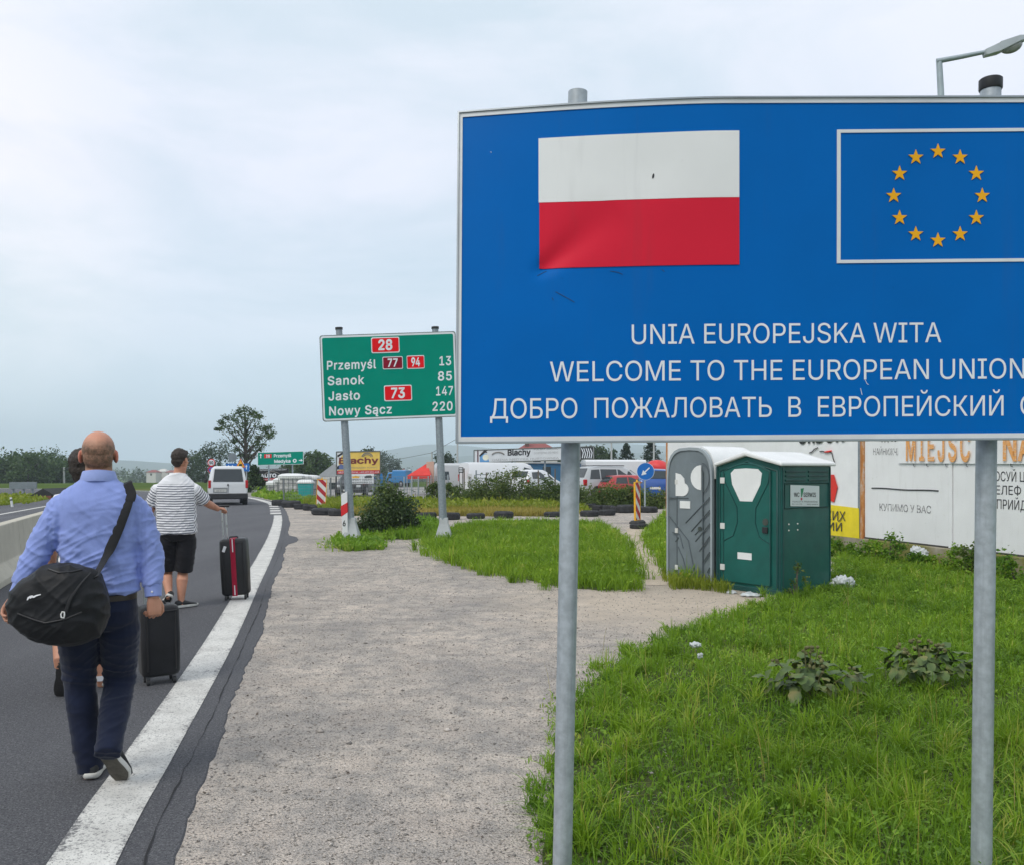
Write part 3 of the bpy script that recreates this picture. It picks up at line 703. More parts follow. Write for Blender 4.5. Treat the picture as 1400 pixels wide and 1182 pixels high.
for m_ in (strip(1144, 180, 1427, 177.5, 4.4, 0.0035, 0.003, 6), strip(1144, 358, 1427, 355.5, 4.4, 0.0035, 0.003, 6), strip(1146.5, 355.8, 1146.5, 182.2, 5, 0.0035, 0.003, 6, True), strip(1424.5, 353.3, 1424.5, 179.9, 5, 0.0035, 0.003, 6, True)): fl.add(m_.v, m_.f)
fl.build('flag_outline', WHITE, WS)
for k in range(12):
    a = 2*PI*k/12; cx, cy = 1282+60.5*math.sin(a), 268-60.5*math.cos(a)+(0.5 if k == 6 else 0)
    poly = []
    for i in range(10):
        r = 10.8 if i % 2 == 0 else 4.3; t = PI*i/5; poly.append((cx+r*math.sin(t), cy-r*math.cos(t)))
    MB().prism(poly, lambda u, v, w_: spt(u, v, w_), 0.0006, 0.0035).build('star', YEL, WS)
def wtext(body, x0, x1, y, h, bold=0.0): ptext('lettering', body, LETW, WS, x0, y, x1, y-0.006*(x1-x0), h, D0, bold, fn=lambda p: bend(p)-Vector((0, 0.0003, 0)))
wtext('UNIA EUROPEJSKA WITA', 864, 1287, 470.5, 27.0)
wtext('WELCOME TO THE EUROPEAN UNION', 752, 1401, 521.5, 27.3)
wtext('ДОБРО  ПОЖАЛОВАТЬ  В  ЕВРОПЕЙСКИЙ  СОЮЗ', 670, 1497, 572.5, 27.5)
DIRTM = M('grime', (0.02, 0.045, 0.09), 0.8, var=0.3)
for pts in (((735, 374), (742, 370), (748, 367)), ((760, 397), (778, 407), (786, 412)), ((835, 369), (846, 371), (852, 374)), ((905, 368), (909, 371)), ((755, 405), (757, 409)), ((1203, 463), (1207, 466.5))):
    MB().tube([spt(x, y, 0.0006) for x, y in pts], 0.0013, 5).build('scratch', DIRTM, WS)
for pts in (((670, 195.5), (671, 197)), ((1184.5, 513), (1183, 519), (1186, 525), (1188, 526)), ((1177, 531), (1179, 540))):
    MB().tube([spt(x, y, 0.0006) for x, y in pts], 0.0013, 5).build('chip', FRAMEW, WS)
for (bx, by, tx, ty, capm) in ((767.5, 1245, 790, 126, None), (1341, 1245, 1354.5, 108, BLACKP)):
    a, b = P(bx, by, D0+0.12), P(tx, ty, D0+0.12)
    po = MB().cyl(a, b, 0.0375, n=28).build('post', GALV, WS, smooth=50)
    t = (b-a).normalized()
    if capm: MB().tube([b-t*0.045, b-t*0.04, b-t*0.004, b], [0.040, 0.0425, 0.0425, 0.038], 28).build('post_cap', capm, po, smooth=40, world=True)
    for py in (200, 420, 575):
        c = P(bx+(tx-bx)*(1245-py)/(1245-ty), py, D0+0.115); MB().obox(c, (0.11, 0.10, 0.035)).build('bracket', GALVD, WS, bevel=0.003)

# ---- green distance sign
SGREEN = signface('sign_green', (0.0, 0.235, 0.165), 0.25); SRED = signface('plate_red', (0.70, 0.012, 0.018), 0.1); SDARK = signface('plate_maroon', (0.23, 0.012, 0.03), 0.1)
DG = 19.7
gs = thing('distance_sign', 'green road sign listing distances to four towns, on two grey posts beside the shoulder', 'road sign', GD(543, DG))
def gpt(px, py, off=0.0): q = P(px, py, DG); q.y -= off; return q
def quad(name, pts, mat, parent, th=0.02, fn=gpt, off=0.0, bev=0.0):
    mb = MB(); a = [fn(x, y, off+th) for x, y in pts]; b = [fn(x, y, off) for x, y in pts]
    mb.rings([a, b]); return mb.build(name, mat, parent, bevel=bev)
TL, TR, BR, BL = (438.5, 460.5), (621.5, 454.5), (625, 568.5), (443, 575.5)
def gq(u, v): return tuple((TL[i]*(1-u)+TR[i]*u)*(1-v)+(BL[i]*(1-u)+BR[i]*u)*v for i in (0, 1))
def rrect(u0, v0, u1, v1, ru, rv, q, n=4):
    o = []
    for cu, cv, a0 in ((u1-ru, v0+rv, -90), (u1-ru, v1-rv, 0), (u0+ru, v1-rv, 90), (u0+ru, v0+rv, 180)):
        for k in range(n+1):
            a = R(a0+90*k/n); o.append(q(cu+ru*math.cos(a), cv+rv*math.sin(a)))
    return o
quad('rim', rrect(-0.008, -0.012, 1.008, 1.012, 0.02, 0.03, gq), M('sign_back_grey', (0.22, 0.25, 0.25), 0.5, 0.4), gs, 0.03, off=0.0)
quad('border', rrect(0, 0, 1, 1, 0.018, 0.03, gq), LETW, gs, 0.004, off=0.03)
quad('panel', rrect(0.011, 0.02, 0.989, 0.98, 0.012, 0.02, gq), SGREEN, gs, 0.004, off=0.034)
def plate(name, x0, y0, x1, y1, mat, body, parent=gs, fn=gpt, d=DG, o0=0.038, hh=0.62):
    sl_ = -0.033
    def q(u, v): return (x0+(x1-x0)*u+0.035*(y1-y0)*(v-0.5), y0+(y1-y0)*v+sl_*(x1-x0)*(u-0.5))
    b = quad('route_plate', rrect(0, 0, 1, 1, 0.06, 0.1, q), LETW, parent, 0.004, fn, o0)
    m = MB(); e0 = rrect(0.03, 0.06, 0.97, 0.94, 0.05, 0.08, q); m.rings([[fn(*p, o0+0.007) for p in e0], [fn(*p, o0+0.004) for p in e0]]); m.build('plate_face', mat, b, world=True)
    w_ = (x1-x0); xa, xb = x0+w_*0.25, x1-w_*0.25; yb = y0+(y1-y0)*0.80; yb0, yb1 = yb+sl_*w_*-0.25, yb+sl_*w_*0.25
    text('route_number', body, LETW, b, fn(xa, yb0, o0+0.008), fn(xb, yb1, o0+0.008)-fn(xa, yb0, o0+0.008), Vector((0, 0, (y1-y0)*hh/F*d)), (0,-1,0), 0.03)
    return b
plate('28', 508, 461.5, 546.5, 483, SRED, '28'); plate('77', 523.5, 488, 551, 505, SDARK, '77'); plate('94', 556.5, 486.5, 580.5, 504.5, SRED, '94'); plate('73', 525.5, 527, 563.5, 548.5, SRED, '73')
def gtext(body, x0, yb, x1, h, slope=-0.033):
    d = DG-0.0385; text('lettering', body, LETW, gs, gpt(x0, yb, 0.0385), gpt(x1, yb+slope*(x1-x0), 0.0385)-gpt(x0, yb, 0.0385), Vector((0, 0, h/F*DG)), (0,-1,0), 0.018, spacing=1.08)
gtext('Przemyśl', 447.5, 506, 514.5, 11.6); gtext('Sanok', 448.5, 527, 498.5, 11.6); gtext('Jasło', 449.5, 547.8, 492.5, 11.6); gtext('Nowy Sącz', 450.5, 568.2, 536, 11.6)
for body, x0, x1, yb in (('13', 601, 617, 499.8), ('85', 599, 618, 520.5), ('147', 596.5, 619.5, 541), ('220', 591.5, 619, 562)): gtext(body, x0, yb, x1, 11.8)
for (bx, by, tx, ty, dd) in ((480, 740.5, 463.5, 451, 19.75), (606.5, 735, 595, 450, 19.75)):
    dp = F*CAMH/(by-HY); a = Vector(((bx-CX)/F*dp, dp, 0)); b = P(tx, ty, DG+0.08)
    a = Vector((a.x*19.9/dp, 19.9+(0.0 if bx < 500 else 0.35), 0)) if False else Vector(((bx-CX)/F*DG, DG+0.09, 0))
    po = MB().tube([a+(b-a)*t for t in (0, 0.5, 1)], [0.092, 0.082, 0.072], 18).build('post', GALVD, gs, smooth=50)
    MB().cyl(b, b+(b-a).normalized()*0.05, 0.085).build('post_cap', BLACKP, po, smooth=40, world=True)
    m = MB(); m.rings([[a+Vector((sx_*k, sy_*k, z)) for sx_, sy_ in ((-1,-1),(1,-1),(1,1),(-1,1))] for k, z in ((0.21, 0.0), (0.20, 0.06), (0.10, 0.42), (0.085, 0.55))]); m.build('footing', M('footing_grey', (0.40, 0.42, 0.43), 0.7, bump=0.2), gs, bevel=0.01)

# ---- kilometre post with the number 6, red band, slanted top
kd = F*CAMH/(741-HY); kp = thing('kilometre_post', 'white kilometre post with a red band and number 6 beside the sign post', 'kilometre post', GD(471, kd))
KW = M('post_white', (0.72, 0.73, 0.73), 0.5, var=0.06); KR = M('post_red', (0.62, 0.015, 0.018), 0.45)
def kq(pts, y0, y1, name, mat):
    mb = MB(); a = [P(x, y, kd)+Vector((0, y0, 0)) for x, y in pts]; b = [P(x, y, kd)+Vector((0, y1, 0)) for x, y in pts]; mb.rings([a, b]); return mb.build(name, mat, kp, bevel=0.004)
kq(((466.2, 675.5), (474.5, 671), (475.6, 741.5), (468.4, 741.5)), 0, 0.10, 'post', KW)
kq(((465.9, 691.2), (474.8, 686.0), (475.2, 699.5), (466.5, 705.5)), -0.006, 0.106, 'red_band', KR)
ptext('number', '6', BLACKP, kp, 468.6, 718.4, 472.6, 718.2, 7.4, kd, 0.02, fn=lambda p: p-Vector((0, 0.004, 0)))

# ---- red and white guide boards
YFR = M('board_yellow', (0.80, 0.42, 0.01), 0.5); BW = M('board_white', (0.68, 0.68, 0.66), 0.45); BRD = M('board_red', (0.42, 0.015, 0.025), 0.45); RUB = M('rubber', (0.028, 0.029, 0.031), 0.75, var=0.3, bump=0.3, bscale=30)
def guide_board(label, pxb, d, h, wdt, yaw, tilt):
    t = thing('guide_board', label, 'guide board', (0,0,0), 'striped guide boards on the gravel')
    w2 = wdt/2
    fr = MB(); e = 0.022
    for x0, x1, z0, z1 in ((-w2, -w2+e, 0.1, h), (w2-e, w2, 0.1, h), (-w2+e, w2-e, h-e, h), (-w2+e, w2-e, 0.1, 0.1+e)): fr.box(x0, x1, -0.03, 0.03, z0, z1)
    fr.build('frame', YFR, t, bevel=0.006); MB().box(-w2+e, w2-e, -0.018, 0.018, 0.1+e, h-e).build('board', BW, t)
    H = h-0.1-2*e; z = 0.1+e; W = wdt-2*e
    for k in range(-1, 5):
        b0 = z+H*(k*0.36-0.02); dv = H*0.30; hh = H*0.18
        poly = [(-W/2, b0+dv), (W/2, b0), (W/2, b0+hh), (-W/2, b0+dv+hh)]
        # clip to the board
        cl_ = []
        def clipz(pl, lim, up):
            o = []
            for i in range(len(pl)):
                a, b = pl[i], pl[(i+1) % len(pl)]; ia, ib = ((a[1] <= lim) if up else (a[1] >= lim)), ((b[1] <= lim) if up else (b[1] >= lim))
                if ia: o.append(a)
                if ia != ib: f = (lim-a[1])/(b[1]-a[1]); o.append((a[0]+(b[0]-a[0])*f, lim))
            return o
        poly = clipz(clipz(poly, z+H, True), z, False)
        if len(poly) >= 3: MB().prism(poly, lambda u, v, w_: (u, w_, v), -0.022, -0.0185).build('red_stripe', BRD, t)
    MB().tube([(0,0,h), (0,0,h+0.015), (0,0,h+0.05), (0,0,h+0.06)], [0.03, 0.028, 0.028, 0.015], 12).build('lamp_stub', YFR, t, smooth=40)
    m = MB(); m.rings([[(x*k, y*k, zz) for x, y in ((-0.24,-0.16),(0.24,-0.16),(0.24,0.16),(-0.24,0.16))] for k, zz in ((1, 0), (1, 0.06), (0.72, 0.11))]); m.build('foot', RUB, t, bevel=0.01)
    t.location = GD(pxb, d); t.rotation_euler = (0, R(tilt), R(yaw)); return t
guide_board('red and white striped board in yellow frame behind the left tyre row', 438.5, 36.3, 1.25, 0.40, 6, 2.5)
guide_board('red and white striped board seen edge-on beside the blue arrow sign', 871.5, 26.5, 1.27, 0.33, 55, -1.5)

# ---- blue round arrow sign
ad = 33.5; t = thing('arrow_sign', 'round blue sign with white arrow pointing down left, on a pole in a tyre', 'traffic sign', GD(882, ad))
MB().cyl(GD(881.8, ad), P(881.5, 634, ad), 0.032, n=12).build('pole', GALV, t, smooth=50)
ac = P(882.3, 643.6, ad)+Vector((0, -0.05, 0)); ar = 12.0/F*ad
def circ(c, r, n=36): return [(c.x+r*math.cos(2*PI*k/n), c.z+r*math.sin(2*PI*k/n)) for k in range(n)]
BLUES = M('traffic_blue', (0.0, 0.13, 0.48), 0.4); 
MB().prism(circ(ac, ar), lambda u, v, w_: (u, w_, v), ac.y, ac.y+0.02).build('disc_rim', LETW, t)
MB().prism(circ(ac, ar*0.96), lambda u, v, w_: (u, w_, v), ac.y-0.004, ac.y-0.001).build('disc', BLUES, t)
arrow = [(0.07, 0.62), (-0.07, 0.62), (-0.07, -0.1), (-0.30, -0.1), (0, -0.66), (0.30, -0.1), (0.07, -0.1)]
ca, sa = math.cos(R(-47)), math.sin(R(-47))
MB().prism([(x*ca-y*sa, x*sa+y*ca) for x, y in arrow], lambda u, v, w_: (ac.x+u*ar, w_, ac.z+v*ar), ac.y-0.008, ac.y-0.0045).build('arrow', LETW, t)

# ---- tyres lying on the gravel
TREAD = MN('tyre_rubber'); _s = TREAD
_c = _s.ramp(_s.noise(7, 5, 0.65), (0.3, (0.020, 0.021, 0.024)), (0.7, (0.055, 0.056, 0.060)))
TREAD = _s.done(_c, 0.8, _s.bump(_s.noise(45, 3, 0.7), 0.4, 0.01), spec=0.3)
def tyre_mesh():
    t = thing('tyre', 'tyre', 'tyre'); mb = MB(); n = 28
    prof = [(0.19, 0.03), (0.23, 0.0), (0.285, 0.0), (0.312, 0.03), (0.320, 0.07), (0.320, 0.13), (0.312, 0.17), (0.285, 0.2), (0.23, 0.2), (0.19, 0.17), (0.205, 0.10)]
    rs = []
    for k in range(n):
        a = 2*PI*k/n; rs.append([(r*math.cos(a), r*math.sin(a), z) for r, z in prof])
    mb.rings(rs, closed=True); mb.build('carcass', TREAD, t, smooth=35)
    tr = MB()
    for k in range(44):
        a = 2*PI*k/44; m3 = Matrix.Rotation(a, 3, 'Z')
        for z, sk in ((0.065, 0.25), (0.135, -0.25)): tr.obox(m3 @ Vector((0.3215, 0, z)), (0.010, 0.030, 0.052), m3 @ Matrix.Rotation(sk, 3, 'X'))
    tr.build('tread', TREAD, t); return t
TY0 = tyre_mesh()
tyres = [  # px centre, py base, width px, height px, label
 (382, 691, 21, 8, 'far left tyre of the row along the road bend, next to the roadside grass'),
 (398, 693.5, 26, 9, 'large tyre leaning in the left row, just left of the turquoise bin'),
 (412, 696, 20, 8, 'tyre in the left row below the turquoise bin'),
 (424, 697.5, 20, 8, 'tyre between the turquoise bin and the left striped board'),
 (432, 698.5, 16, 8, 'tyre at the foot of the left striped board'),
 (444, 704, 36, 9, 'wide tyre lying in front of the left striped board'),
 (462, 705, 26, 9, 'tyre just left of the white kilometre post'),
 (583, 710.5, 28, 10, 'tyre at the edge of the dry grass right of the bush'),
 (616, 710.5, 26, 10, 'tyre half hidden behind the right post of the green distance sign'),
 (650.5, 709, 25, 7.5, 'flat worn tyre alone between the sign post and its raised neighbour'),
 (688.5, 708.5, 27, 9.5, 'upright-edged tyre on the gravel in front of dry grass'),
 (757, 706.5, 27, 7, 'tyre partly behind the left post of the blue welcome sign'),
 (806, 697, 20, 9, 'tyre on top of the heap right of the welcome sign post'),
 (818, 698, 18, 8, 'tyre in the middle of the heap under the silver minivan'),
 (832, 698.5, 17, 8, 'rear tyre of the heap, beside the large one'),
 (806, 706, 26, 8, 'front left tyre of the heap, nearest the welcome sign post'),
 (830, 704.5, 23, 8, 'front right tyre of the heap, nearest the lawn'),
 (843, 700.5, 17, 9, 'tyre wedged between the heap and the large tyre'),
 (856, 701, 26, 11, 'largest tyre, standing left of the edge-on striped board'),
 (888, 701.5, 28, 8.5, 'tyre around the foot of the blue arrow sign'),
 (768, 703, 20, 7, 'tyre behind the left post of the welcome sign near the concrete slab'),
 (874, 723, 26, 6, 'half buried tyre at the foot of the edge-on striped board')]
for i, (px, py, wpx, hpx, lab) in enumerate(tyres):
    o = TY0 if i == 0 else dup(TY0); d = F*CAMH/(py-HY)
    if i == 19: d = ad-0.33; px = 885
    k = wpx/F*d/0.64; kz = hpx/F*d/0.2
    if i == 12: d += 0.3
    o.location = GD(px, d+0.32*k); o.scale = (k, k, min(1.6, max(0.7, kz))); o.rotation_euler = (0.03*math.sin(i*2.1), 0.03*math.cos(i*3.3), i*0.7)
    tag(o, lab, 'tyre', 'old tyres marking off the gravel')

# ---- street lamp behind the white hoarding
ld = 17.0; t = thing('street_lamp', 'grey street lamp whose slanted arm rises behind the blue welcome sign', 'street lamp', GD(1287, ld))
LG = M('lamp_grey', (0.34, 0.40, 0.43), 0.45, 0.2); top = P(1284, 84, ld); arm = P(1348, 71, ld-0.2)
MB().tube([GD(1287, ld), P(1286.5, 130, ld)], [0.09, 0.052], 16).build('pole', LG, t, smooth=50)
MB().tube([P(1286.6, 150, ld), P(1286.4, 128, ld), top], [0.06, 0.06, 0.055], 16).build('pole_sleeve', LG, t, smooth=50)
MB().tube([top+Vector((-0.05, 0, 0.0)), top+(arm-top)*0.5, arm], [0.05, 0.044, 0.038], 14).build('arm', LG, t, smooth=50)
m = MB(); u = (P(1398, 58, ld-0.3)-P(1346, 73, ld-0.2)).normalized(); vv = Vector((0, 1, 0)); ww = u.cross(vv)*-1
if ww.z < 0: ww = -ww
h0 = P(1345, 74, ld-0.2)
def lh(a, b, c): return h0+u*a+vv*b+ww*c
m.rings([[lh(a*0.66, sx_*wy*0.8, cz*0.62) for sx_, cz in ((-1, c0), (1, c0), (1, c1), (-1, c1))] for a, wy, c0, c1 in ((0, 0.07, -0.05, 0.07), (0.02, 0.10, -0.09, 0.10), (0.40, 0.13, -0.10, 0.16), (0.42, 0.15, -0.09, 0.18), (0.95, 0.16, 0.02, 0.20), (1.15, 0.13, 0.04, 0.16), (1.2, 0.08, 0.05, 0.12))])
hd = m.build('lamp_head', M('lamp_head_grey', (0.42, 0.46, 0.49), 0.45), t, bevel=0.015)
m = MB(); q = Matrix((u, vv, ww)).transposed(); m.ell(lh(0.50, 0, -0.005), (0.20, 0.11, 0.13), 20, 12, q)
gl = MN('lamp_bowl'); gl.b.inputs['Transmission Weight'].default_value = 0.55; gl.done(gl.ramp(gl.noise(5, 4), (0.35, (0.55, 0.55, 0.52)), (0.7, (0.78, 0.80, 0.80))), 0.15)
m.build('lamp_bowl', gl.m, hd, smooth=60)
# ---- white hoarding along the lot (right)
HW0, HW1 = Vector((4.45, 25.1, 0)), Vector((8.9, 8.0, 0)); hu = (HW1-HW0).normalized(); hn = Vector((hu.y, -hu.x, 0))
if hn.y > 0: hn = -hn
HLEN = (HW1-HW0).length
def hp(a, z, off=0.0): return HW0+hu*a+Vector((0, 0, z))+hn*off
def hpix(px, py, off=0.0):                      # where the sight line of a photo pixel meets the hoarding
    d = Vector(((px-CX)/F, 1, -(py-HY)/F)); o = Vector((0, 0, CAMH)); q = HW0+hn*off
    k = (q-o).dot(hn)/d.dot(hn); return o+d*k
def ha(px): return (hpix(px, HY)-HW0).dot(hu)
HB = thing('hoarding', 'long white hoarding with faded black lettering on a mossy concrete footing', 'hoarding', HW0)
s = MN('hoarding_white'); c = s.ramp(s.noise(0.9, 5, 0.6), (0.3, (0.76, 0.76, 0.76)), (0.7, (0.86, 0.865, 0.87)))
c = s.mix(s.ramp(s.noise(2.5, 5, 0.7, s.vec((4, 4, 0.5))), (0.56, 0.0), (0.8, 0.35)), c, (0.50, 0.49, 0.46))
c = s.mix(s.ramp(s.noise(9, 5, 0.75), (0.66, 0.0), (0.74, 0.4)), c, (0.45, 0.42, 0.38))
HWH = s.done(c, 0.55, s.bump(s.noise(1.2, 3), 0.15, 0.05))
a0, a1, a2, a3 = 0.0, ha(1178.5), ha(1300), HLEN
RUSTM = MN('rusty_steel'); c = RUSTM.ramp(RUSTM.noise(5, 5, 0.7, RUSTM.vec((1, 1, 0.4))), (0.35, (0.36, 0.12, 0.03)), (0.5, (0.52, 0.22, 0.06)), (0.62, (0.55, 0.45, 0.38)), (0.75, (0.12, 0.05, 0.025)))
RUSTM = RUSTM.done(c, 0.85, RUSTM.bump(RUSTM.noise(40, 4), 0.4, 0.01))
def hbox(name, mat, aa, ab, z0, z1, o0, o1, parent=HB, bev=0.0):
    mb = MB(); mb.rings([[hp(aa, z, o) for z, o in ((z0, o0), (z0, o1), (z1, o1), (z1, o0))], [hp(ab, z, o) for z, o in ((z0, o0), (z0, o1), (z1, o1), (z1, o0))]]); return mb.build(name, mat, parent, bevel=bev)
hbox('panel', HWH, a0, a1-0.10, 0.36, 3.6, -0.03, 0.0); hbox('panel', HWH, a1+0.09, a2-0.055, 0.36, 3.6, -0.03, 0.0); hbox('panel', HWH, a2+0.055, a3, 0.36, 3.6, -0.03, 0.0)
hbox('cover_strip', HWH, a2-0.04, a2+0.04, 0.34, 3.6, -0.02, 0.012)
MB().rings([[hp(a, z, o) for a, z, o in ((a2-0.055, 0.36, -0.03), (a2-0.055, 0.36, -0.02), (a2+0.055, 0.36, -0.02), (a2+0.055, 0.36, -0.03))], [hp(a, z, o) for a, z, o in ((a2-0.055, 3.6, -0.03), (a2-0.055, 3.6, -0.02), (a2+0.055, 3.6, -0.02), (a2+0.055, 3.6, -0.03))]]).build('joint_shadow_gap', M('gap_black', (0.02, 0.02, 0.02), 0.9), HB)
hbox('rusty_post', RUSTM, a1-0.02, a1+0.08, 0.1, 3.7, -0.06, 0.025); hbox('grey_post', GALVD, a1-0.10, a1-0.025, 0.1, 3.7, -0.06, 0.018)
hbox('edge_post', RUSTM, -0.07, 0.0, 0.0, 3.65, -0.06, 0.02)
hbox('footing', MOSSY, -0.1, a3, -0.05, 0.33, -0.16, 0.03, bev=0.02); hbox('base_rail', M('dark_rail', (0.06, 0.055, 0.05), 0.8), 0.0, a3, 0.331, 0.359, -0.05, 0.008)
INK = MN('faded_ink'); c = INK.mix(INK.ramp(INK.noise(18, 5, 0.8), (0.45, 0.0), (0.58, 1.0)), (0.12, 0.12, 0.13), (0.62, 0.62, 0.62)); INK = INK.done(c, 0.7)
INKD = M('black_ink', (0.035, 0.035, 0.04), 0.6, var=0.4, scale=20)
def htext(name, body, mat, parent, px0, py0, px1, py1, hpx, off=0.003, bold=0.0, spacing=1.0):
    O = hpix(px0, py0, off); E = hpix(px1, py1, off); Vt = hpix(px0, py0-hpx, off)
    # keep the letters the same real size along the board
    return text(name, body, mat, parent, O, E-O, Vector((0, 0, Vt.z-O.z)), hn, bold, spacing=spacing)
htext('lettering', 'ЦІД ЄЗ', INKD, HB, 1202, 602.0, 1226, 603, 9, bold=0.01); htext('lettering', 'НАЙНИЖЧІ', INK, HB, 1194, 621, 1229, 621.5, 9)
htext('lettering', 'КУПИМО У ВАС', INK, HB, 1202.5, 697, 1273, 701, 9.5, bold=0.005)
htext('lettering', 'ОСУЙ ЦІНУ', INKD, HB, 1360, 656.5, 1422, 658.5, 13, bold=0.0); htext('lettering', 'ТЕЛЕФ', INKD, HB, 1353, 674.5, 1396, 676, 12); htext('lettering', 'ПРИЙДИ', INKD, HB, 1363, 694.5, 1412, 697.5, 13)
mb = MB(); aa, ab = hpix(1192, 666.5, 0.004), hpix(1283, 670.5, 0.004)
mb.tube([aa+(ab-aa)*t+Vector((0, 0, 0.006*math.sin(t*9))) for t in [k/14 for k in range(15)]], 0.012, 6); mb.build('drawn_line', INKD, HB)
# banner with orange letters across the top
def hquad(name, mat, parent, pts, off, th=0.004, nu=10, nv=6, wav=0.0):
    TLq, TRq, BRq, BLq = [hpix(*p, off) for p in pts]; mb = MB()
    def fn(u, v):
        p = (TLq*(1-u)+TRq*u)*(1-v)+(BLq*(1-u)+BRq*u)*v; return p+hn*(wav*(mnoise.noise(Vector((u*5, v*4, off*90)))+0.6*mnoise.noise(Vector((u*14, v*9, 3)))))
    mb.grid(nu, nv, fn); mb.grid(nu, nv, lambda u, v: fn(1-u, v)-hn*th); return mb.build(name, mat, parent, smooth=60)
BAN = M('banner_white', (0.82, 0.825, 0.83), 0.5, var=0.05); ORG = MN('orange_print'); c = ORG.mix(ORG.ramp(ORG.noise(30, 3, 0.6, ORG.vec((0.3, 0.3, 3))), (0.52, 0.0), (0.62, 0.7)), (0.80, 0.36, 0.10), (0.74, 0.66, 0.55)); ORG = ORG.done(c, 0.55)
bn = thing('banner', 'white banner with large orange letters tied across the white hoarding', 'banner', hp(a2, 2.0))
hquad('cloth', BAN, bn, ((1228, 560), (1500, 560), (1500, 634), (1228, 632.5)), 0.03, wav=0.012)
htext('lettering', 'MIEJSC', ORG, bn, 1238.5, 628.5, 1326, 629, 36, 0.055, 0.02, 1.25); htext('lettering', 'NA', ORG, bn, 1371, 628, 1413, 628.5, 36, 0.055, 0.03)
cd_ = MB()
for px in (1249, 1267, 1293, 1321, 1382): q = hpix(px, 633, 0.034); cd_.tube([q, q+Vector((0, 0, -0.04)), q+Vector((0, 0, -0.045))-hn*0.03], 0.005, 6)
cd_.build('tie_cord', BLACKP, bn)
ps = thing('poster', 'white poster with red arrow and yellow band on the left part of the hoarding', 'poster', hp(ha(1120), 1.5))
hquad('sheet', BAN, ps, ((1070, 560), (1173.5, 560), (1175, 736), (1060, 722)), 0.012, wav=0.012, nu=14, nv=10)
hquad('yellow_band', M('poster_yellow', (0.83, 0.66, 0.02), 0.5), ps, ((1100, 685), (1174.2, 694), (1175, 735.4), (1100, 726.5)), 0.030, wav=0.008)
htext('lettering', 'РУССКИХ', INKD, ps, 1096, 707, 1156, 711.5, 12, 0.047, 0.0); htext('lettering', 'ПАРТИЙ', INKD, ps, 1096, 722, 1151, 725.5, 11, 0.047, 0.0)
htext('lettering', 'ORDON', M('poster_black', (0.02, 0.02, 0.02), 0.5), ps, 1091, 605, 1154, 602, 21, 0.034, 0.04, 1.1)
hr = [hpix(*p, 0.036) for p in ((1122, 648), (1140, 648), (1145, 665), (1140, 686), (1136, 684), (1128, 684), (1122, 676))]
MB().rings([hr, [p-hn*0.004 for p in hr]]).build('red_arrow', M('poster_red', (0.72, 0.03, 0.02), 0.5), ps)
mb = MB(); mb.tube([hpix(*p, 0.036) for p in ((1106.5, 618.5), (1110, 617), (1113, 613.5), (1118, 611.2))], 0.012, 6); mb.tube([hpix(*p, 0.036) for p in ((1120.5, 616.5), (1124, 616), (1129, 617.3), (1134, 617), (1137.5, 619), (1139, 626), (1141.5, 633))], 0.010, 6)
mb.build('sketch_line', INKD, ps); mb = MB(); mb.tube([hpix(*p, 0.045) for p in ((1127, 617.2), (1131, 616.8), (1136.5, 615.6))], [0.01, 0.022, 0.015], 6); mb.build('red_stroke', MATS['poster_red'], ps)

# ---- portable toilets
def toilet_frame(base, yaw):
    c_, s_ = math.cos(yaw), math.sin(yaw); U = Vector((c_, s_, 0)); Vv = Vector((-s_, c_, 0))      # U along the front, Vv into the depth
    return lambda x, y, z: base+U*x+Vv*y+Vector((0, 0, z))
TG = M('toilet_green', (0.008, 0.098, 0.082), 0.42, var=0.18, bump=0.06, bscale=25, spec=0.4); TGD = M('toilet_green_dark', (0.006, 0.062, 0.058), 0.5, var=0.2, bump=0.06, bscale=25)
TW = M('toilet_white', (0.74, 0.75, 0.74), 0.4, var=0.07); TGR = M('toilet_grey', (0.155, 0.185, 0.20), 0.5, var=0.14, bump=0.08, bscale=25); TGL = M('toilet_line', (0.30, 0.34, 0.36), 0.5)
HINGE = M('hinge_pale', (0.60, 0.60, 0.57), 0.5)
def tbox(mb, f, x0, x1, y0, y1, z0, z1):
    mb.rings([[f(x, y, z0) for x, y in ((x0,y0),(x1,y0),(x1,y1),(x0,y1))], [f(x, y, z1) for x, y in ((x0,y0),(x1,y0),(x1,y1),(x0,y1))]]); return mb
def tline(mb, f, pts, y, r=0.007): mb.tube([f(x, y, z) for x, z in pts], r, 6); return mb
# green one: front corner nearest to us at pixel x 1067
dA = 11.25; yaw = R(-53)
W, DP, ZE, ZP = 1.06, 1.12, 1.70, 1.815
# base at the front right corner; the front runs from -W to 0
f = toilet_frame(GD(1067, dA), yaw); 
tt = thing('portable_toilet', 'dark green portable toilet with white roof and WC company sticker', 'portable toilet', GD(1067, dA))
mb = MB(); prof = [(-W, 0.06), (0, 0.06), (0, ZE), (-W/2, ZP), (-W, ZE)]; mb.rings([[f(x, y, z) for x, z in prof] for y in (0.02, DP)]); mb.build('cabin', TG, tt, bevel=0.012)
mb = MB(); tbox(mb, f, -W-0.02, 0.02, 0.0, DP+0.02, 0.0, 0.075); mb.build('base', TGD, tt, bevel=0.01)
mb = MB(); o_ = 0.035; rp = [(-W+0.01, ZE-0.03), (-W+0.01, ZE+0.02), (-W/2-0.02, ZP+0.055), (-W/2+0.02, ZP+0.055), (0.05, ZE+0.02), (0.05, ZE-0.03), (-W/2, ZP-0.005)]
mb.rings([[f(x, y, z) for x, z in rp] for y in (-0.05, DP+0.05)]); mb.build('roof', TW, tt, bevel=0.02)
fr = MB()
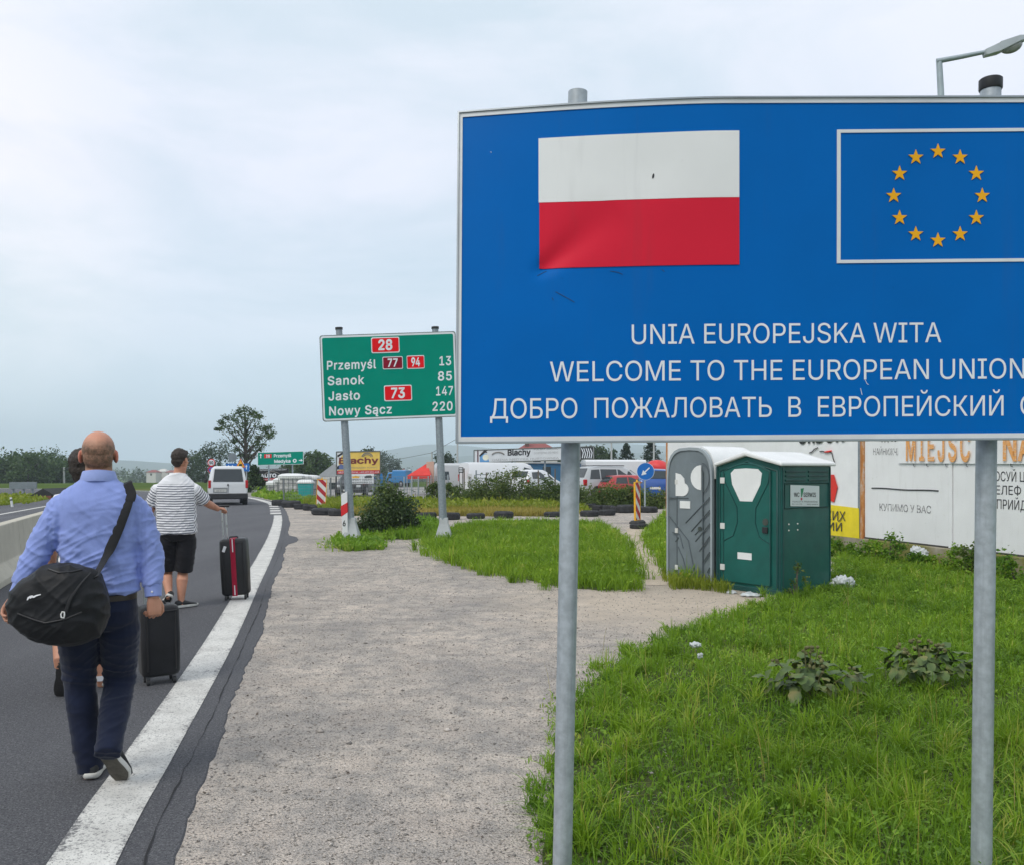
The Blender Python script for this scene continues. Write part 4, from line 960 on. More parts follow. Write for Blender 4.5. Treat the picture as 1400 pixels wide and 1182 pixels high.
for pts in (((-W+0.06, 0.1), (-W+0.06, ZE-0.09), (-W/2, ZP-0.08), (-0.06, ZE-0.09), (-0.06, 0.1)), ((-W+0.02, 0.08), (-W+0.02, ZE-0.03)), ((-0.02, 0.08), (-0.02, ZE-0.03))): tline(fr, f, pts, 0.018, 0.016)
fr.build('door_frame', TGD, tt, smooth=60)
dr_x0, dr_x1 = -W+0.14, -0.15
mb = MB(); n_ = 7; top_ = [(dr_x0+(dr_x1-dr_x0)*k/n_, ZE-0.09+0.11*math.sin(PI*k/n_)) for k in range(n_+1)]
dp = [(dr_x0, 0.11)]+top_+[(dr_x1, 0.11)]; mb.rings([[f(x, y, z) for x, z in dp] for y in (-0.004, 0.021)]); door = mb.build('door', TG, tt, bevel=0.008)
xm = (dr_x0+dr_x1)/2; hw = (dr_x1-dr_x0)/2
mb = MB()
tline(mb, f, [(dr_x0+0.005, 0.13), (dr_x0+0.005, ZE-0.1)]+[(x, z-0.015) for x, z in top_[1:-1]]+[(dr_x1-0.005, ZE-0.1), (dr_x1-0.005, 0.13)], -0.006, 0.006)
for sg in (-1, 1): tline(mb, f, [(xm+sg*hw*0.98, 0.66), (xm+sg*hw*0.55, 0.74), (xm+sg*hw*0.38, 0.92), (xm+sg*hw*0.40, 1.12), (xm+sg*hw*0.70, 1.32), (xm+sg*hw*0.92, 1.46), (xm+sg*hw*0.96, 1.58)], -0.006, 0.008)
mb.build('moulded_groove', TGD, door, smooth=60)
wn_ = [(xm-hw*0.66, 1.58), (xm-hw*0.5, 1.635), (xm, 1.645), (xm+hw*0.5, 1.635), (xm+hw*0.66, 1.58), (xm+hw*0.60, 1.43), (xm+hw*0.26, 1.205), (xm-hw*0.26, 1.205), (xm-hw*0.60, 1.43)]
mb = MB(); mb.rings([[f(x, y, z) for x, z in wn_] for y in (-0.010, -0.003)]); mb.build('white_notice', TW, door, bevel=0.002)
mb = MB(); tbox(mb, f, xm-0.14, xm+0.09, -0.009, -0.003, 0.43, 0.52); mb.build('paper_label', TW, door)
mb = MB(); tbox(mb, f, dr_x1-0.115, dr_x1-0.035, -0.03, -0.003, 0.80, 0.88); mb.build('handle', BLACKP, door, bevel=0.006)
mb = MB(); c0 = f(dr_x1-0.075, -0.008, 0.945); mb.tube([f(dr_x1-0.075, -0.002, 0.945), f(dr_x1-0.075, -0.012, 0.945)], 0.045, 16); mb.build('lock_disc', M('lock_dark', (0.05, 0.06, 0.05), 0.4), door, smooth=40)
for z in (0.30, 0.86, 1.48):
    mb = MB(); tbox(mb, f, dr_x0-0.045, dr_x0+0.03, -0.018, -0.002, z-0.04, z+0.04); mb.build('hinge', HINGE, door, bevel=0.004)
mb = MB()
for y0, y1 in ((0.10, DP/2-0.03), (DP/2+0.03, DP-0.08)):
    for z in (1.60, 1.545, 1.49): tbox(mb, f, -0.002, 0.014, y0, y1, z-0.012, z+0.012)
mb.build('vent_slats', TGD, tt, bevel=0.004)
mb = MB(); tline(mb, lambda x, y, z: f(y, x, z), ((0.08, 1.13), (0.08, 1.45), (DP-0.07, 1.45), (DP-0.07, 1.13), (0.08, 1.13)), 0.004, 0.01)
tline(mb, lambda x, y, z: f(y, x, z), ((0.05, 0.1), (0.05, ZE-0.05)), 0.004, 0.012); tline(mb, lambda x, y, z: f(y, x, z), ((DP-0.03, 0.1), (DP-0.03, ZE-0.05)), 0.004, 0.010); mb.build('side_rib', TGD, tt, smooth=60)
mb = MB(); sg_ = [(0.20, 1.155), (0.83, 1.135), (0.83, 1.41), (0.20, 1.43)]; mb.rings([[f(x, y, z) for y, z in sg_] for x in (0.006, 0.011)]); stk = mb.build('sticker', M('sticker_pale', (0.60, 0.66, 0.66), 0.4, var=0.03), tt)
def side_text(body, y0, z0, y1, z1, h, mat, bold=0.0):
    O = f(0.0125, y0, z0); E = f(0.0125, y1, z1); nn = f(1, 0, 0)-f(0, 0, 0); text('lettering', body, mat, stk, O, E-O, Vector((0, 0, h)), nn, bold)
side_text('WC', 0.27, 1.275, 0.385, 1.273, 0.055, INKD, 0.01); side_text('SERWIS', 0.475, 1.272, 0.75, 1.266, 0.055, INKD, 0.01)
side_text('TOALETY PRZENOŚNE', 0.23, 1.205, 0.79, 1.19, 0.018, INKD); side_text('tel. 16 670', 0.23, 1.175, 0.44, 1.168, 0.016, INKD); side_text('kabiny sanitarne', 0.55, 1.165, 0.80, 1.158, 0.016, INKD)
mb = MB(); mb.rings([[f(x, y, z) for y, z in ((0.415, 1.38), (0.485, 1.385), (0.44, 1.27), (0.425, 1.27))] for x in (0.0115, 0.014)]); mb.build('emblem_green', M('emblem_green', (0.02, 0.22, 0.10), 0.4), stk)
mb = MB(); mb.tube([f(0.0115, 0.432, 1.243), f(0.0145, 0.432, 1.243)], 0.017, 12); mb.build('emblem_red', M('emblem_red', (0.5, 0.01, 0.05), 0.4), stk)
mb = MB()
for y in (0.17, 0.36):
    for z in (0.92, 0.84): mb.ell(f(0.004, y, z), 0.012, 8, 6)
for k in range(9): mb.ell(f(0.006, DP-0.03, 0.18+0.17*k), 0.008, 6, 4)
mb.build('rivet', HINGE, tt, smooth=60)
# grey one, to its left
dB = 11.95; f2 = toilet_frame(Vector((2.755, 12.16, 0)), R(-53)); Wg = 0.81; DPg = 0.92
tg = thing('portable_toilet', 'grey portable toilet with rounded top standing left of the green one', 'portable toilet', Vector((2.755, 12.16, 0)))
def arch(x0, x1, zb, zs, zt, n=12):
    o = [(x0, zb)]
    for k in range(n+1):
        a = PI-PI*k/n; o.append(((x0+x1)/2+(x1-x0)/2*(abs(math.cos(a))**0.62)*(1 if math.cos(a) > 0 else -1), zs+(zt-zs)*(abs(math.sin(a))**0.8)))
    return o+[(x1, zb)]
mb = MB(); mb.rings([[f2(x, y, z) for x, z in arch(-Wg, 0, 0.05, 1.48, 1.92)] for y in (0.02, DPg)]); mb.build('cabin', TGR, tg, smooth=35)
mb = MB(); ar_o, ar_i = arch(-Wg-0.02, 0.02, 0.03, 1.48, 1.945), arch(-Wg+0.012, -0.012, 0.03, 1.475, 1.905)
for y in (0.0,): mb.rings([[f2(x, 0.0, z) for x, z in ar_o], [f2(x, 0.05, z) for x, z in ar_o], [f2(x, 0.05, z) for x, z in ar_i], [f2(x, 0.0, z) for x, z in ar_i]], cap=False, closed=True)
mb.build('edge_trim', TGL, tg, smooth=35)
mb = MB(); mb.rings([[f2(x, y, z) for x, z in arch(-Wg-0.03, 0.03, 1.50, 1.52, 1.965)] for y in (0.06, DPg+0.05)]); mb.build('roof', TW, tg, smooth=35)
g0, g1 = -Wg+0.19, -0.02
mb = MB(); mb.rings([[f2(x, y, z) for x, z in arch(g0, -0.14, 0.09, 1.45, 1.72)] for y in (-0.002, 0.021)]); dg = mb.build('door', TGR, tg, smooth=35)
mb = MB()
for pts in ([(g0+0.0, 0.1), (g0, 1.5)], [(-0.5*Wg, 1.22), (-Wg+0.03, 1.22)], [(-Wg+0.04, 0.95), (-Wg/2, 0.62), (-0.30, 0.22), (-0.26, 0.1)], [(-Wg+0.1, 0.72), (g0+0.05, 0.7), (g0+0.12, 0.5)], [(g0+0.02, 0.52), (-0.5, 0.35), (-0.42, 0.1)], [(-0.145, 0.1), (-0.145, 1.62)]): tline(mb, f2, pts, -0.004, 0.008)
zz_ = lambda y: 0.05+(1010-y)/905*1.87
uu_ = lambda x: (x-425)/325*Wg
for xa, ya, xb, yb in ((243, 612, 418, 432), (285, 668, 418, 520), (315, 735, 418, 610), (345, 800, 418, 695), (375, 868, 418, 800), (400, 940, 418, 905), (312, 690, 345, 655), (165, 750, 190, 718)): tline(mb, f2, [(uu_(xa), zz_(ya)), (uu_(xb), zz_(yb))], -0.005, 0.010)
n_ = 16; tline(mb, f2, [(uu_(362)+0.13*math.cos(PI*k/n_-PI/2), 1.517+0.20*math.sin(PI*k/n_-PI/2)) for k in range(n_+1)], -0.004, 0.007)
mb.build('moulded_groove', M('toilet_grey_dark', (0.085, 0.105, 0.115), 0.5), dg, smooth=60)
def notice(pts):
    mb = MB(); mb.rings([[f2(x, y, z) for x, z in pts] for y in (-0.012, -0.003)]); mb.build('white_notice', TW, dg)
notice([(uu_(168), 1.25)]+[(uu_(215)+0.125*math.cos(a), 1.345+0.098*math.sin(a)) for a in [R(-80+18*k) for k in range(9)]]+[(uu_(232), 1.50), (uu_(205), 1.56), (uu_(168), 1.58)])
notice([(uu_(358), 1.69)]+[(uu_(358)+0.19*math.cos(a), 1.517+0.175*math.sin(a)) for a in [R(96+17*k) for k in range(11)]]+[(uu_(358), 1.345)])
mb = MB(); tbox(mb, f2, -0.69*Wg, -0.455*Wg, -0.012, -0.003, 1.075, 1.18); mb.build('paper_label', TW, dg)
for z in (0.22, 0.75, 1.45):
    mb = MB(); tbox(mb, f2, g0-0.035, g0+0.02, -0.014, -0.002, z-0.035, z+0.035); mb.build('hinge', HINGE, dg, bevel=0.004)
mb = MB(); mb.tube([f2(-0.19, -0.002, 0.80), f2(-0.19, -0.02, 0.80)], 0.03, 12); mb.build('lock_disc', M('lock_dark', (0.05, 0.06, 0.05), 0.4), dg, smooth=40)

# ---- concrete barrier between the carriageways
bt = thing('concrete_barrier', 'low weathered concrete traffic barrier between the two carriageways', 'barrier', GD(0, 11.85))
A = Vector((-6.9, 11.85, 0)); du = Vector((-0.36, 1, 0)).normalized(); nn = Vector((du.y, -du.x, 0)); bp = [(-0.30, 0), (0.30, 0), (0.29, 0.09), (0.13, 0.26), (0.085, 0.80), (-0.085, 0.80), (-0.13, 0.26), (-0.29, 0.09)]
for k, (s0, s1) in enumerate(((-9.5, -3.52), (-3.5, 2.48), (2.5, 6.6))):
    mb = MB(); mb.rings([[A+du*s_-nn*0.3+nn*x+Vector((0, 0, z+0.012)) for x, z in bp] for s_ in (s0, s1)]); mb.build('segment', CONCRETE, bt, bevel=0.015)
# ================================================================== PEOPLE AND LUGGAGE
from mathutils.bvhtree import BVHTree
def fab(name, col, var=0.15, scale=5, weave=350, bump=0.12, rough=0.85, sheen=0.15):
    if name in MATS: return MATS[name]
    s = MN(name); c = s.ramp(s.noise(scale, 5, 0.65), (0.3, tuple(a*(1-var) for a in col)), (0.7, tuple(min(1, a*(1+var)) for a in col)))
    nm = s.bump(s.noise(weave, 2, 0.6), bump, 0.003)
    nm = s.bump(s.noise(28, 4, 0.6, dist=0.6), 0.18, 0.012, nm)
    s.b.inputs['Sheen Weight'].default_value = sheen; MATS[name] = s.done(c, rough, nm, spec=0.2); return MATS[name]
s = MN('skin'); c = s.ramp(s.noise(9, 4, 0.6), (0.3, (0.44, 0.215, 0.135)), (0.7, (0.57, 0.30, 0.20)))
st = s.math('MULTIPLY', s.attr('stubble'), s.ramp(s.noise(55, 5, 0.75), (0.32, 0.45), (0.6, 1.0)))
c = s.mix(st, c, s.ramp(s.noise(140, 3, 0.7), (0.3, (0.05, 0.033, 0.022)), (0.7, (0.15, 0.10, 0.065))))
c = s.mix(s.math('MULTIPLY', s.attr('flush'), 0.55), c, (0.60, 0.16, 0.115))
s.b.inputs['Subsurface Weight'].default_value = 0.06; s.b.inputs['Subsurface Radius'].default_value = (0.02, 0.008, 0.004)
SKIN = s.done(c, 0.5, s.bump(s.noise(120, 3), 0.08, 0.003), spec=0.35)
SHIRT = fab('shirt_blue', (0.255, 0.325, 0.66), 0.10, 6); NAVY = fab('trouser_navy', (0.009, 0.014, 0.036), 0.3, 4)
BLACKF = fab('fabric_black', (0.012, 0.0125, 0.014), 0.35, 5, 260, 0.2, 0.7); TEEW = fab('tee_white', (0.74, 0.74, 0.76), 0.05, 5); SHORTS = fab('shorts_black', (0.012, 0.012, 0.015), 0.3, 4)
s = MN('tee_striped'); a = s.attr('stripe'); fr_ = s.math('FRACT', s.math('MULTIPLY', a, 1/0.0285)); dark = s.ramp(fr_, (0.0, 1.0), (0.29, 1.0), (0.35, 0.0), (0.96, 0.0), (1.0, 1.0))
low = s.ramp(s.math('ADD', s.math('MULTIPLY', a, 1.0), -0.9), (0.552, 1.0), (0.560, 0.0))
c = s.mix(s.math('MULTIPLY', dark, low), (0.74, 0.74, 0.76), (0.06, 0.066, 0.11)); STRIPE = s.done(c, 0.85, s.bump(s.noise(28, 4, 0.6, dist=0.6), 0.2, 0.012), spec=0.2)
SHOEB = M('shoe_black', (0.015, 0.016, 0.018), 0.6, bump=0.2, bscale=120); SOLEW = M('sole_white', (0.60, 0.59, 0.55), 0.6, var=0.12, scale=25); SOLED = M('sole_tread', (0.10, 0.092, 0.075), 0.8, var=0.3, scale=25, bump=0.5, bscale=90); SOLEB = M('sole_black', (0.016, 0.016, 0.017), 0.75, bump=0.5, bscale=90)
HAIRM = M('hair_brown', (0.028, 0.018, 0.012), 0.55, var=0.5, scale=60, bump=0.8, bscale=130)

class Fig:
    """frame of a figure: x to its right, y forward"""
    def __init__(s, base, yaw): s.o = Vector(base); s.m = Matrix.Rotation(yaw, 3, 'Z')
    def __call__(s, x, y, z): return Vector((s.o.x, s.o.y, 0))+s.m @ Vector((x, y, 0))+Vector((0, 0, z))
    def local(s, p): q = Vector(p)-Vector((s.o.x, s.o.y, 0)); z = q.z; q.z = 0; q = s.m.transposed() @ q; return Vector((q.x, q.y, z))
def sup(F_, z, rx, ry, xc=0, yc=0, n=28, e=2.3):
    o = []
    for k in range(n):
        a = 2*PI*k/n; c, s_ = math.cos(a), math.sin(a)
        o.append(F_(xc+rx*math.copysign(abs(c)**(2/e), c), yc+ry*math.copysign(abs(s_)**(2/e), s_), z))
    return o
def head(mb, F_, c, turn=0.0, s=1.0, ear=1.0):
    """c: head centre at ear height; returns the local frame of the head"""
    H = Fig(c, 0); H.m = F_.m @ Matrix.Rotation(turn, 3, 'Z'); q = H.m
    def L_(x, y, z): return Vector(c)+q @ (Vector((x, y, z))*s)
    def e_(x, y, z, rx, ry, rz, r=None): mb.ell(L_(x, y, z), (rx*s, ry*s, rz*s), 20, 14, q @ r if r else q)
    e_(0, -0.012, 0.028, 0.079, 0.099, 0.094); e_(0, -0.035, -0.01, 0.072, 0.07, 0.075); e_(0, 0.03, -0.045, 0.060, 0.063, 0.085); e_(0, 0.066, -0.105, 0.03, 0.026, 0.022)
    e_(0, 0.078, 0.018, 0.052, 0.018, 0.016); e_(0, 0.092, -0.072, 0.024, 0.012, 0.012); e_(0.036, 0.066, -0.03, 0.022, 0.022, 0.02); e_(-0.036, 0.066, -0.03, 0.022, 0.022, 0.02)
    mb.tube([L_(0, 0.088, 0.008), L_(0, 0.104, -0.022), L_(0, 0.112, -0.038), L_(0, 0.094, -0.048)], [0.010*s, 0.012*s, 0.016*s, 0.012*s], 10)
    for sg in (-1, 1):
        r = Matrix.Rotation(sg*R(32*ear), 3, 'Z'); e_(sg*(0.080+0.006*ear), -0.008, -0.008, 0.010, 0.024, 0.034, r); e_(sg*0.080, 0.004, -0.012, 0.012, 0.014, 0.026, r)
        for zz in (0.008, 0.0): e_(sg*0.03, 0.077, 0.0, 0.014, 0.014, 0.010)
    return L_
def hand(mb, W_, D, Nn, curl, thumb, s=1.0, spread=1.0):
    D = Vector(D).normalized(); Nn = Vector(Nn); Nn = (Nn-D*Nn.dot(D)).normalized(); X = D.cross(Nn)*thumb      # X: towards the thumb side
    W_ = Vector(W_)
    mb.tube([W_-D*0.03*s, W_, W_+D*0.03*s, W_+D*0.07*s, W_+D*0.092*s], [(0.027*s, 0.020*s), (0.029*s, 0.020*s), (0.038*s, 0.019*s), (0.041*s, 0.017*s), (0.036*s, 0.013*s)], 14, up=X)
    for i, ln in enumerate((0.068, 0.077, 0.072, 0.056)):
        b = W_+D*(0.084 if i not in (0, 3) else 0.078)*s+X*(0.029-0.0195*i)*s*spread; d = (D+X*0.05*(1.5-i)).normalized(); pts = [b]; p = b
        for j, f in enumerate((0.45, 0.32, 0.23)):
            ax = d.cross(Nn).normalized(); d = (Matrix.Rotation(curl*(0.85+0.06*i)*(0.9 if j == 0 else 1.1), 3, ax) @ d).normalized(); p = p+d*ln*f*s; pts.append(p)
        mb.tube(pts, [0.0092*s, 0.0088*s, 0.0080*s, 0.0066*s], 10); mb.ell(pts[-1], 0.0068*s, 8, 6); 
        for q_ in pts[1:3]: mb.ell(q_, 0.0087*s, 8, 6)
    b = W_+D*0.022*s+X*0.026*s; d = (D*0.75+X*0.62+Nn*0.30).normalized(); p1 = b+d*0.042*s; d2 = (d*0.75+D*0.35+Nn*0.25-X*0.15*curl).normalized(); p2 = p1+d2*0.030*s; d3 = (d2+Nn*0.35*curl-X*0.4*curl).normalized(); p3 = p2+d3*0.024*s
    mb.tube([b-d*0.01*s, b, p1, p2, p3], [0.013*s, 0.0145*s, 0.0115*s, 0.0105*s, 0.008*s], 10); mb.ell(p3, 0.008*s, 8, 6)
def shoe(root, heel, fwd, up, mat_u, mat_m, mat_t, L_=0.285, wd=1.0):
    fwd = Vector(fwd).normalized(); up = Vector(up); up = (up-fwd*up.dot(fwd)).normalized(); rt = fwd.cross(up)
    def q(x, y, z): return Vector(heel)+rt*x*wd+fwd*y+up*z
    prof = [(0.0, 0.022, 0.060), (0.012, 0.034, 0.082), (0.05, 0.039, 0.098), (0.085, 0.040, 0.100), (0.12, 0.043, 0.088), (0.17, 0.048, 0.068), (0.215, 0.049, 0.055), (0.255, 0.041, 0.045), (L_-0.006, 0.020, 0.034)]
    def ring(y, w_, h, n=16):
        o = []
        for k in range(n):
            a = 2*PI*k/n; c, s_ = math.cos(a), math.sin(a); z = 0.024+(h-0.024)*0.5*(1+math.copysign(abs(s_)**0.85, s_)) if True else 0
            ww = w_*math.copysign(abs(c)**0.8, c)*(1.0-0.18*max(0, s_)); o.append(q(ww, y, z))
        return o
    up_ = MB().rings([ring(*p) for p in prof]).build('shoe', mat_u, root, smooth=60)
    out = [(-0.026, 0.0), (-0.038, 0.02), (-0.040, 0.07), (-0.039, 0.12), (-0.048, 0.18), (-0.050, 0.22), (-0.042, 0.262), (-0.022, L_), (0.010, L_+0.003), (0.034, L_-0.03), (0.045, 0.215), (0.044, 0.17), (0.037, 0.12), (0.038, 0.06), (0.036, 0.02), (0.024, 0.0)]
    MB().rings([[q(x*k, (y-0.14)*k+0.14, z) for x, y in out] for k, z in ((1.0, 0.006), (1.05, 0.012), (1.06, 0.028), (1.02, 0.034))]).build('midsole', mat_m, up_, smooth=50)
    MB().rings([[q(x*k, (y-0.14)*k+0.14, z) for x, y in out] for k, z in ((0.90, -0.001), (0.93, 0.0), (0.93, 0.0065))]).build('outsole', mat_t, up_, smooth=40)
    return up_
def fold(c, amp, fx, fz, seed=0.0, tilt=0.0):
    w_ = mnoise.noise(Vector((c.x*3+seed, c.y*3, c.z*3)))*1.3
    n_ = mnoise.noise(Vector((c.x*fx+seed, c.y*fx, (c.z+tilt*c.x)*fz+w_)))
    return amp*((1-min(1, abs(n_)*2.6))**1.6-0.35)
def person(label, F_, group='people walking along the road with luggage'):
    return thing('person', label, 'person', (F_.o.x, F_.o.y, 0), group)
def torso(mb, F_, rows, e=2.4): mb.rings([sup(F_, z, rx, ry, xc, yc, e=e) for z, rx, ry, xc, yc in rows])

# ---------------------------------------------------------------- man in the blue shirt
F1 = Fig(P(135, 700, 4.52), R(20)); p1 = person('balding man in blue shirt and navy trousers walking away with a black duffel bag', F1)
z_ = lambda py, d=4.5: CAMH-(py-HY)/F*d
SL, SR = F1(-0.172, 0, 1.425), F1(0.174, 0, 1.418)
EL, WL = P(50, 757, 4.40), P(25, 811, 4.36); ER, WR = P(207, 756, 4.60), P(209.5, 812, 4.56)
hipL, hipR = F1(-0.088, 0, 0.90), F1(0.090, 0, 0.90); kL, aL = P(109, 935, 4.62), P(123.5, 1052, 4.60); kR, aR = P(164, 930, 4.70), P(149, 1018, 4.42)
mb = MB(); hc = P(135, 621.5, 4.54)
HL = head(mb, F1, hc, 0.0, 1.0, 0.55); mb.tube([F1(0, 0.0, 1.48), F1(0, 0.004, 1.57), F1(0, 0.012, 1.66)], [(0.072, 0.070), (0.066, 0.064), (0.062, 0.064)], 18)
torso(mb, F1, [(0.86, 0.15, 0.10, 0, 0), (1.0, 0.15, 0.10, 0, 0), (1.25, 0.155, 0.095, 0, 0), (1.42, 0.165, 0.09, 0, 0), (1.50, 0.10, 0.06, 0, 0), (1.53, 0.06, 0.05, 0, 0)])
for S_, E_, W_ in ((SL, EL, WL), (SR, ER, WR)): mb.tube([S_, S_+(E_-S_)*0.5, E_, E_+(W_-E_)*0.35, W_, W_+(W_-E_).normalized()*0.02], [0.050, 0.048, 0.040, 0.040, 0.028, 0.027], 14)
dl = (P(13, 833, 4.34)-WL).normalized(); hand(mb, WL+dl*0.012, dl+Vector((-0.05, 0, 0.1)), Vector((0.85, -0.35, -0.3)), 0.62, -1, 1.0)
dr_ = (P(211, 840, 4.55)-WR).normalized(); hand(mb, WR+dr_*0.012, dr_+Vector((0.02, 0, 0)), Vector((-0.75, 0.55, 0.0)), 1.25, 1, 1.02)
for h_, k_, a_ in ((hipL, kL, aL), (hipR, kR, aR)): mb.tube([h_, k_, a_, a_+(a_-k_).normalized()*0.05], [0.075, 0.05, 0.038, 0.035], 12)
def head_local(c): q = c-hc; return F1.m.transposed() @ q
def stub(c):
    q = head_local(c)
    if q.length > 0.16: return 0.0
    top = 0.098+0.012*mnoise.noise(Vector((q.x*30, q.y*30, 0)))-0.035*max(0, 1-abs(q.x)/0.045)*(1 if q.z > 0.03 else 0)*0.6
    v = sst((top-q.z)/0.07)*sst((q.z+0.085)/0.03)*sst((0.045-q.y)/0.03)
    if abs(q.x) > 0.074 and -0.045 < q.z < 0.03 and -0.035 < q.y: v *= 0.0 if abs(q.x) > 0.080 else 0.4
    return 0.92*v
def flush(c):
    q = head_local(c)
    if q.length > 0.16: return 0.12
    return 1.0 if abs(q.x) > 0.079 and q.z < 0.035 else 0.25*sst((q.z-0.06)/0.03)
link_mesh('body', remesh(mb, 0.0034, 2), SKIN, p1, attrs={'stubble': stub, 'flush': flush})
mb = MB()
torso(mb, F1, [(0.975, 0.168, 0.122, 0.004, 0), (0.99, 0.190, 0.140, 0.004, 0), (1.04, 0.193, 0.140, 0.004, 0), (1.14, 0.186, 0.130, 0.002, 0), (1.26, 0.190, 0.128, 0, 0), (1.36, 0.196, 0.126, 0, 0), (1.43, 0.200, 0.118, 0, 0), (1.475, 0.192, 0.106, 0, 0.002), (1.51, 0.166, 0.094, 0, 0.004), (1.54, 0.126, 0.083, 0, 0.006), (1.565, 0.092, 0.075, 0, 0.008), (1.59, 0.074, 0.070, 0, 0.008)])
for S_, E_, W_ in ((SL, EL, WL), (SR, ER, WR)):
    dS = (E_-S_).normalized(); dW = (W_-E_).normalized()
    mb.tube([S_-dS*0.03, S_+dS*0.03, S_+(E_-S_)*0.5, E_-dS*0.02, E_+dW*0.04, E_+(W_-E_)*0.55, W_-dW*0.045], [0.062, 0.074, 0.070, 0.064, 0.062, 0.056, 0.050], 18)
    mb.ell(S_, (0.072, 0.072, 0.066), 16, 12)
def d1(c, n_):
    q = F1.local(c); arm = abs(q.x) > 0.205; w_ = 0.25+0.75*sst((1.40-q.z)/0.25)
    v = fold(c, 0.013*w_, 3.0, 14, 1.0, 0.25)+fold(c, 0.008*w_, 5, 25, 7.0, -0.6)+fold(c, 0.004, 9, 9, 2.0, 1.5)+0.0016*mnoise.noise(c*26)
    if arm: v = fold(c, 0.008, 7, 13, 3.0, 0.9 if q.x < 0 else -0.6)+fold(c, 0.004, 11, 24, 9.0, -0.8)+0.001*mnoise.noise(c*30)
    else: v += 0.0022*sst((q.z-1.415-0.01*math.sin(q.x*9))/0.006)*(1 if n_.y < 0.2 else 0)
    if 0.20 < abs(q.x) < 0.225 and q.z > 1.1: v -= 0.003
    return v
me = remesh(mb, 0.0065, 5); sh1 = link_mesh('shirt', me, SHIRT, p1, disp=d1)
for W_, E_ in ((WL, EL), (WR, ER)):
    d = (W_-E_).normalized(); cu = MB(); cu.tube([W_-d*0.052, W_-d*0.05, W_+d*0.010, W_+d*0.012, W_+d*0.008], [0.041, 0.0445, 0.041, 0.037, 0.033], 22); cu.build('cuff', SHIRT, sh1, smooth=50)
    bt_ = MB(); bt_.ell(W_-d*0.02+Vector((0.012, -0.043, 0)), (0.006, 0.003, 0.006), 10, 6); bt_.build('button', TEEW, sh1, smooth=60)
co = MB(); rr = []
for z0, k, dz in ((1.562, 0.088, 0), (1.575, 0.089, 0), (1.613, 0.079, 0), (1.619, 0.075, 0), (1.61, 0.071, 0), (1.57, 0.070, 0)):
    rr.append([F1(k*math.cos(a), 0.006+k*0.98*math.sin(a), z0-0.030*max(0, math.sin(a))-0.004*math.cos(2*a)) for a in [2*PI*j/30 for j in range(30)]])
co.rings(rr, cap=False, closed=True); co.build('collar', fab('collar_blue', (0.30, 0.37, 0.68), 0.08, 6), sh1, smooth=60)
def trousers(F_, rows, legs, disp, name, mat, root, vox=0.007):
    mb = MB(); torso(mb, F_, rows, 2.3)
    for pts, rad in legs: mb.tube(pts, rad, 18)
    return link_mesh(name, remesh(mb, vox, 4), mat, root, disp=disp)
def mid(a, b, t): return a+(b-a)*t
trousers(F1, [(0.80, 0.14, 0.11, 0, 0), (0.84, 0.178, 0.135, 0, -0.005), (0.90, 0.186, 0.142, 0, -0.008), (0.955, 0.178, 0.132, 0.003, 0), (0.990, 0.172, 0.126, 0.003, 0)],
  [([F1(-0.092, -0.005, 0.90), F1(-0.098, 0, 0.80), mid(hipL, kL, 0.6), kL, mid(kL, aL, 0.5), mid(kL, aL, 0.93), mid(kL, aL, 1.02)], [0.088, 0.103, 0.093, 0.079, 0.073, 0.066, 0.066]),
   ([F1(0.092, -0.005, 0.90), F1(0.098, 0.0, 0.80), mid(hipR, kR, 0.6), kR, mid(kR, aR, 0.5), mid(kR, aR, 0.95), mid(kR, aR, 1.14)], [0.088, 0.103, 0.094, 0.081, 0.075, 0.067, 0.062])],
  lambda c, n_: fold(c, 0.004+0.006*sst((0.36-c.z)/0.25)+0.003*math.exp(-((c.z-0.55)/0.1)**2), 3.2, 15, 2.0, 0.3)+fold(c, 0.003, 8, 22, 5.0, -0.6), 'trousers', NAVY, p1)
bl = MB(); bl.rings([sup(F1, z, 0.1755+k, 0.129+k, 0.003, 0, 36) for z, k in ((0.955, 0.0), (0.957, 0.004), (0.984, 0.004), (0.986, 0.0))], cap=False); bl.build('belt', M('belt_brown', (0.035, 0.025, 0.018), 0.5), p1, smooth=50)
shoe(p1, Vector((P(123, 1072, 4.54).x, 4.545, 0.017)), Vector((-0.22, 1, 0.0)), (0, 0, 1), SHOEB, SOLEW, SOLED)
hb_, tb_ = P(139.5, 1024, 4.39), P(167.5, 1064, 4.53); tb_.z = max(tb_.z, 0.030); fd = tb_-hb_
shoe(p1, hb_, fd, Vector((-0.12, 0.8, 0.6)), SHOEB, SOLEW, SOLED, 0.275)

# ---- the duffel bag
bgp = [(19, 816), (27, 802), (43, 786), (60, 774), (82, 768), (105, 771), (122, 776), (131, 785), (139, 806), (143, 832), (140, 856), (130, 873), (112, 881), (88, 883), (64, 879), (45, 870), (30, 858), (21, 844), (17, 830)]
BD = 4.235; db = thing('duffel_bag', "black sports duffel bag with white emblem slung on the blue-shirted man's back", 'bag', P(80, 830, BD))
ctr = P(80, 828, BD); ol = spline([P(x, y, BD) for x, y in bgp+bgp[:1]], 3)[:-1]
mb = MB(); rg = []
for k, t in [(0.05, -1), (0.3, -0.985), (0.55, -0.93), (0.75, -0.80), (0.9, -0.55), (0.98, -0.25), (1.0, 0), (0.98, 0.25), (0.9, 0.55), (0.75, 0.8), (0.5, 0.95), (0.05, 1)]:
    rg.append([ctr+(q-ctr)*k+Vector((0.03*t, 0.135*t, 0)) for q in ol])
mb.rings(rg)
BAGM = fab('bag_black', (0.013, 0.0135, 0.015), 0.4, 4, 420, 0.25, 0.52, 0.05)
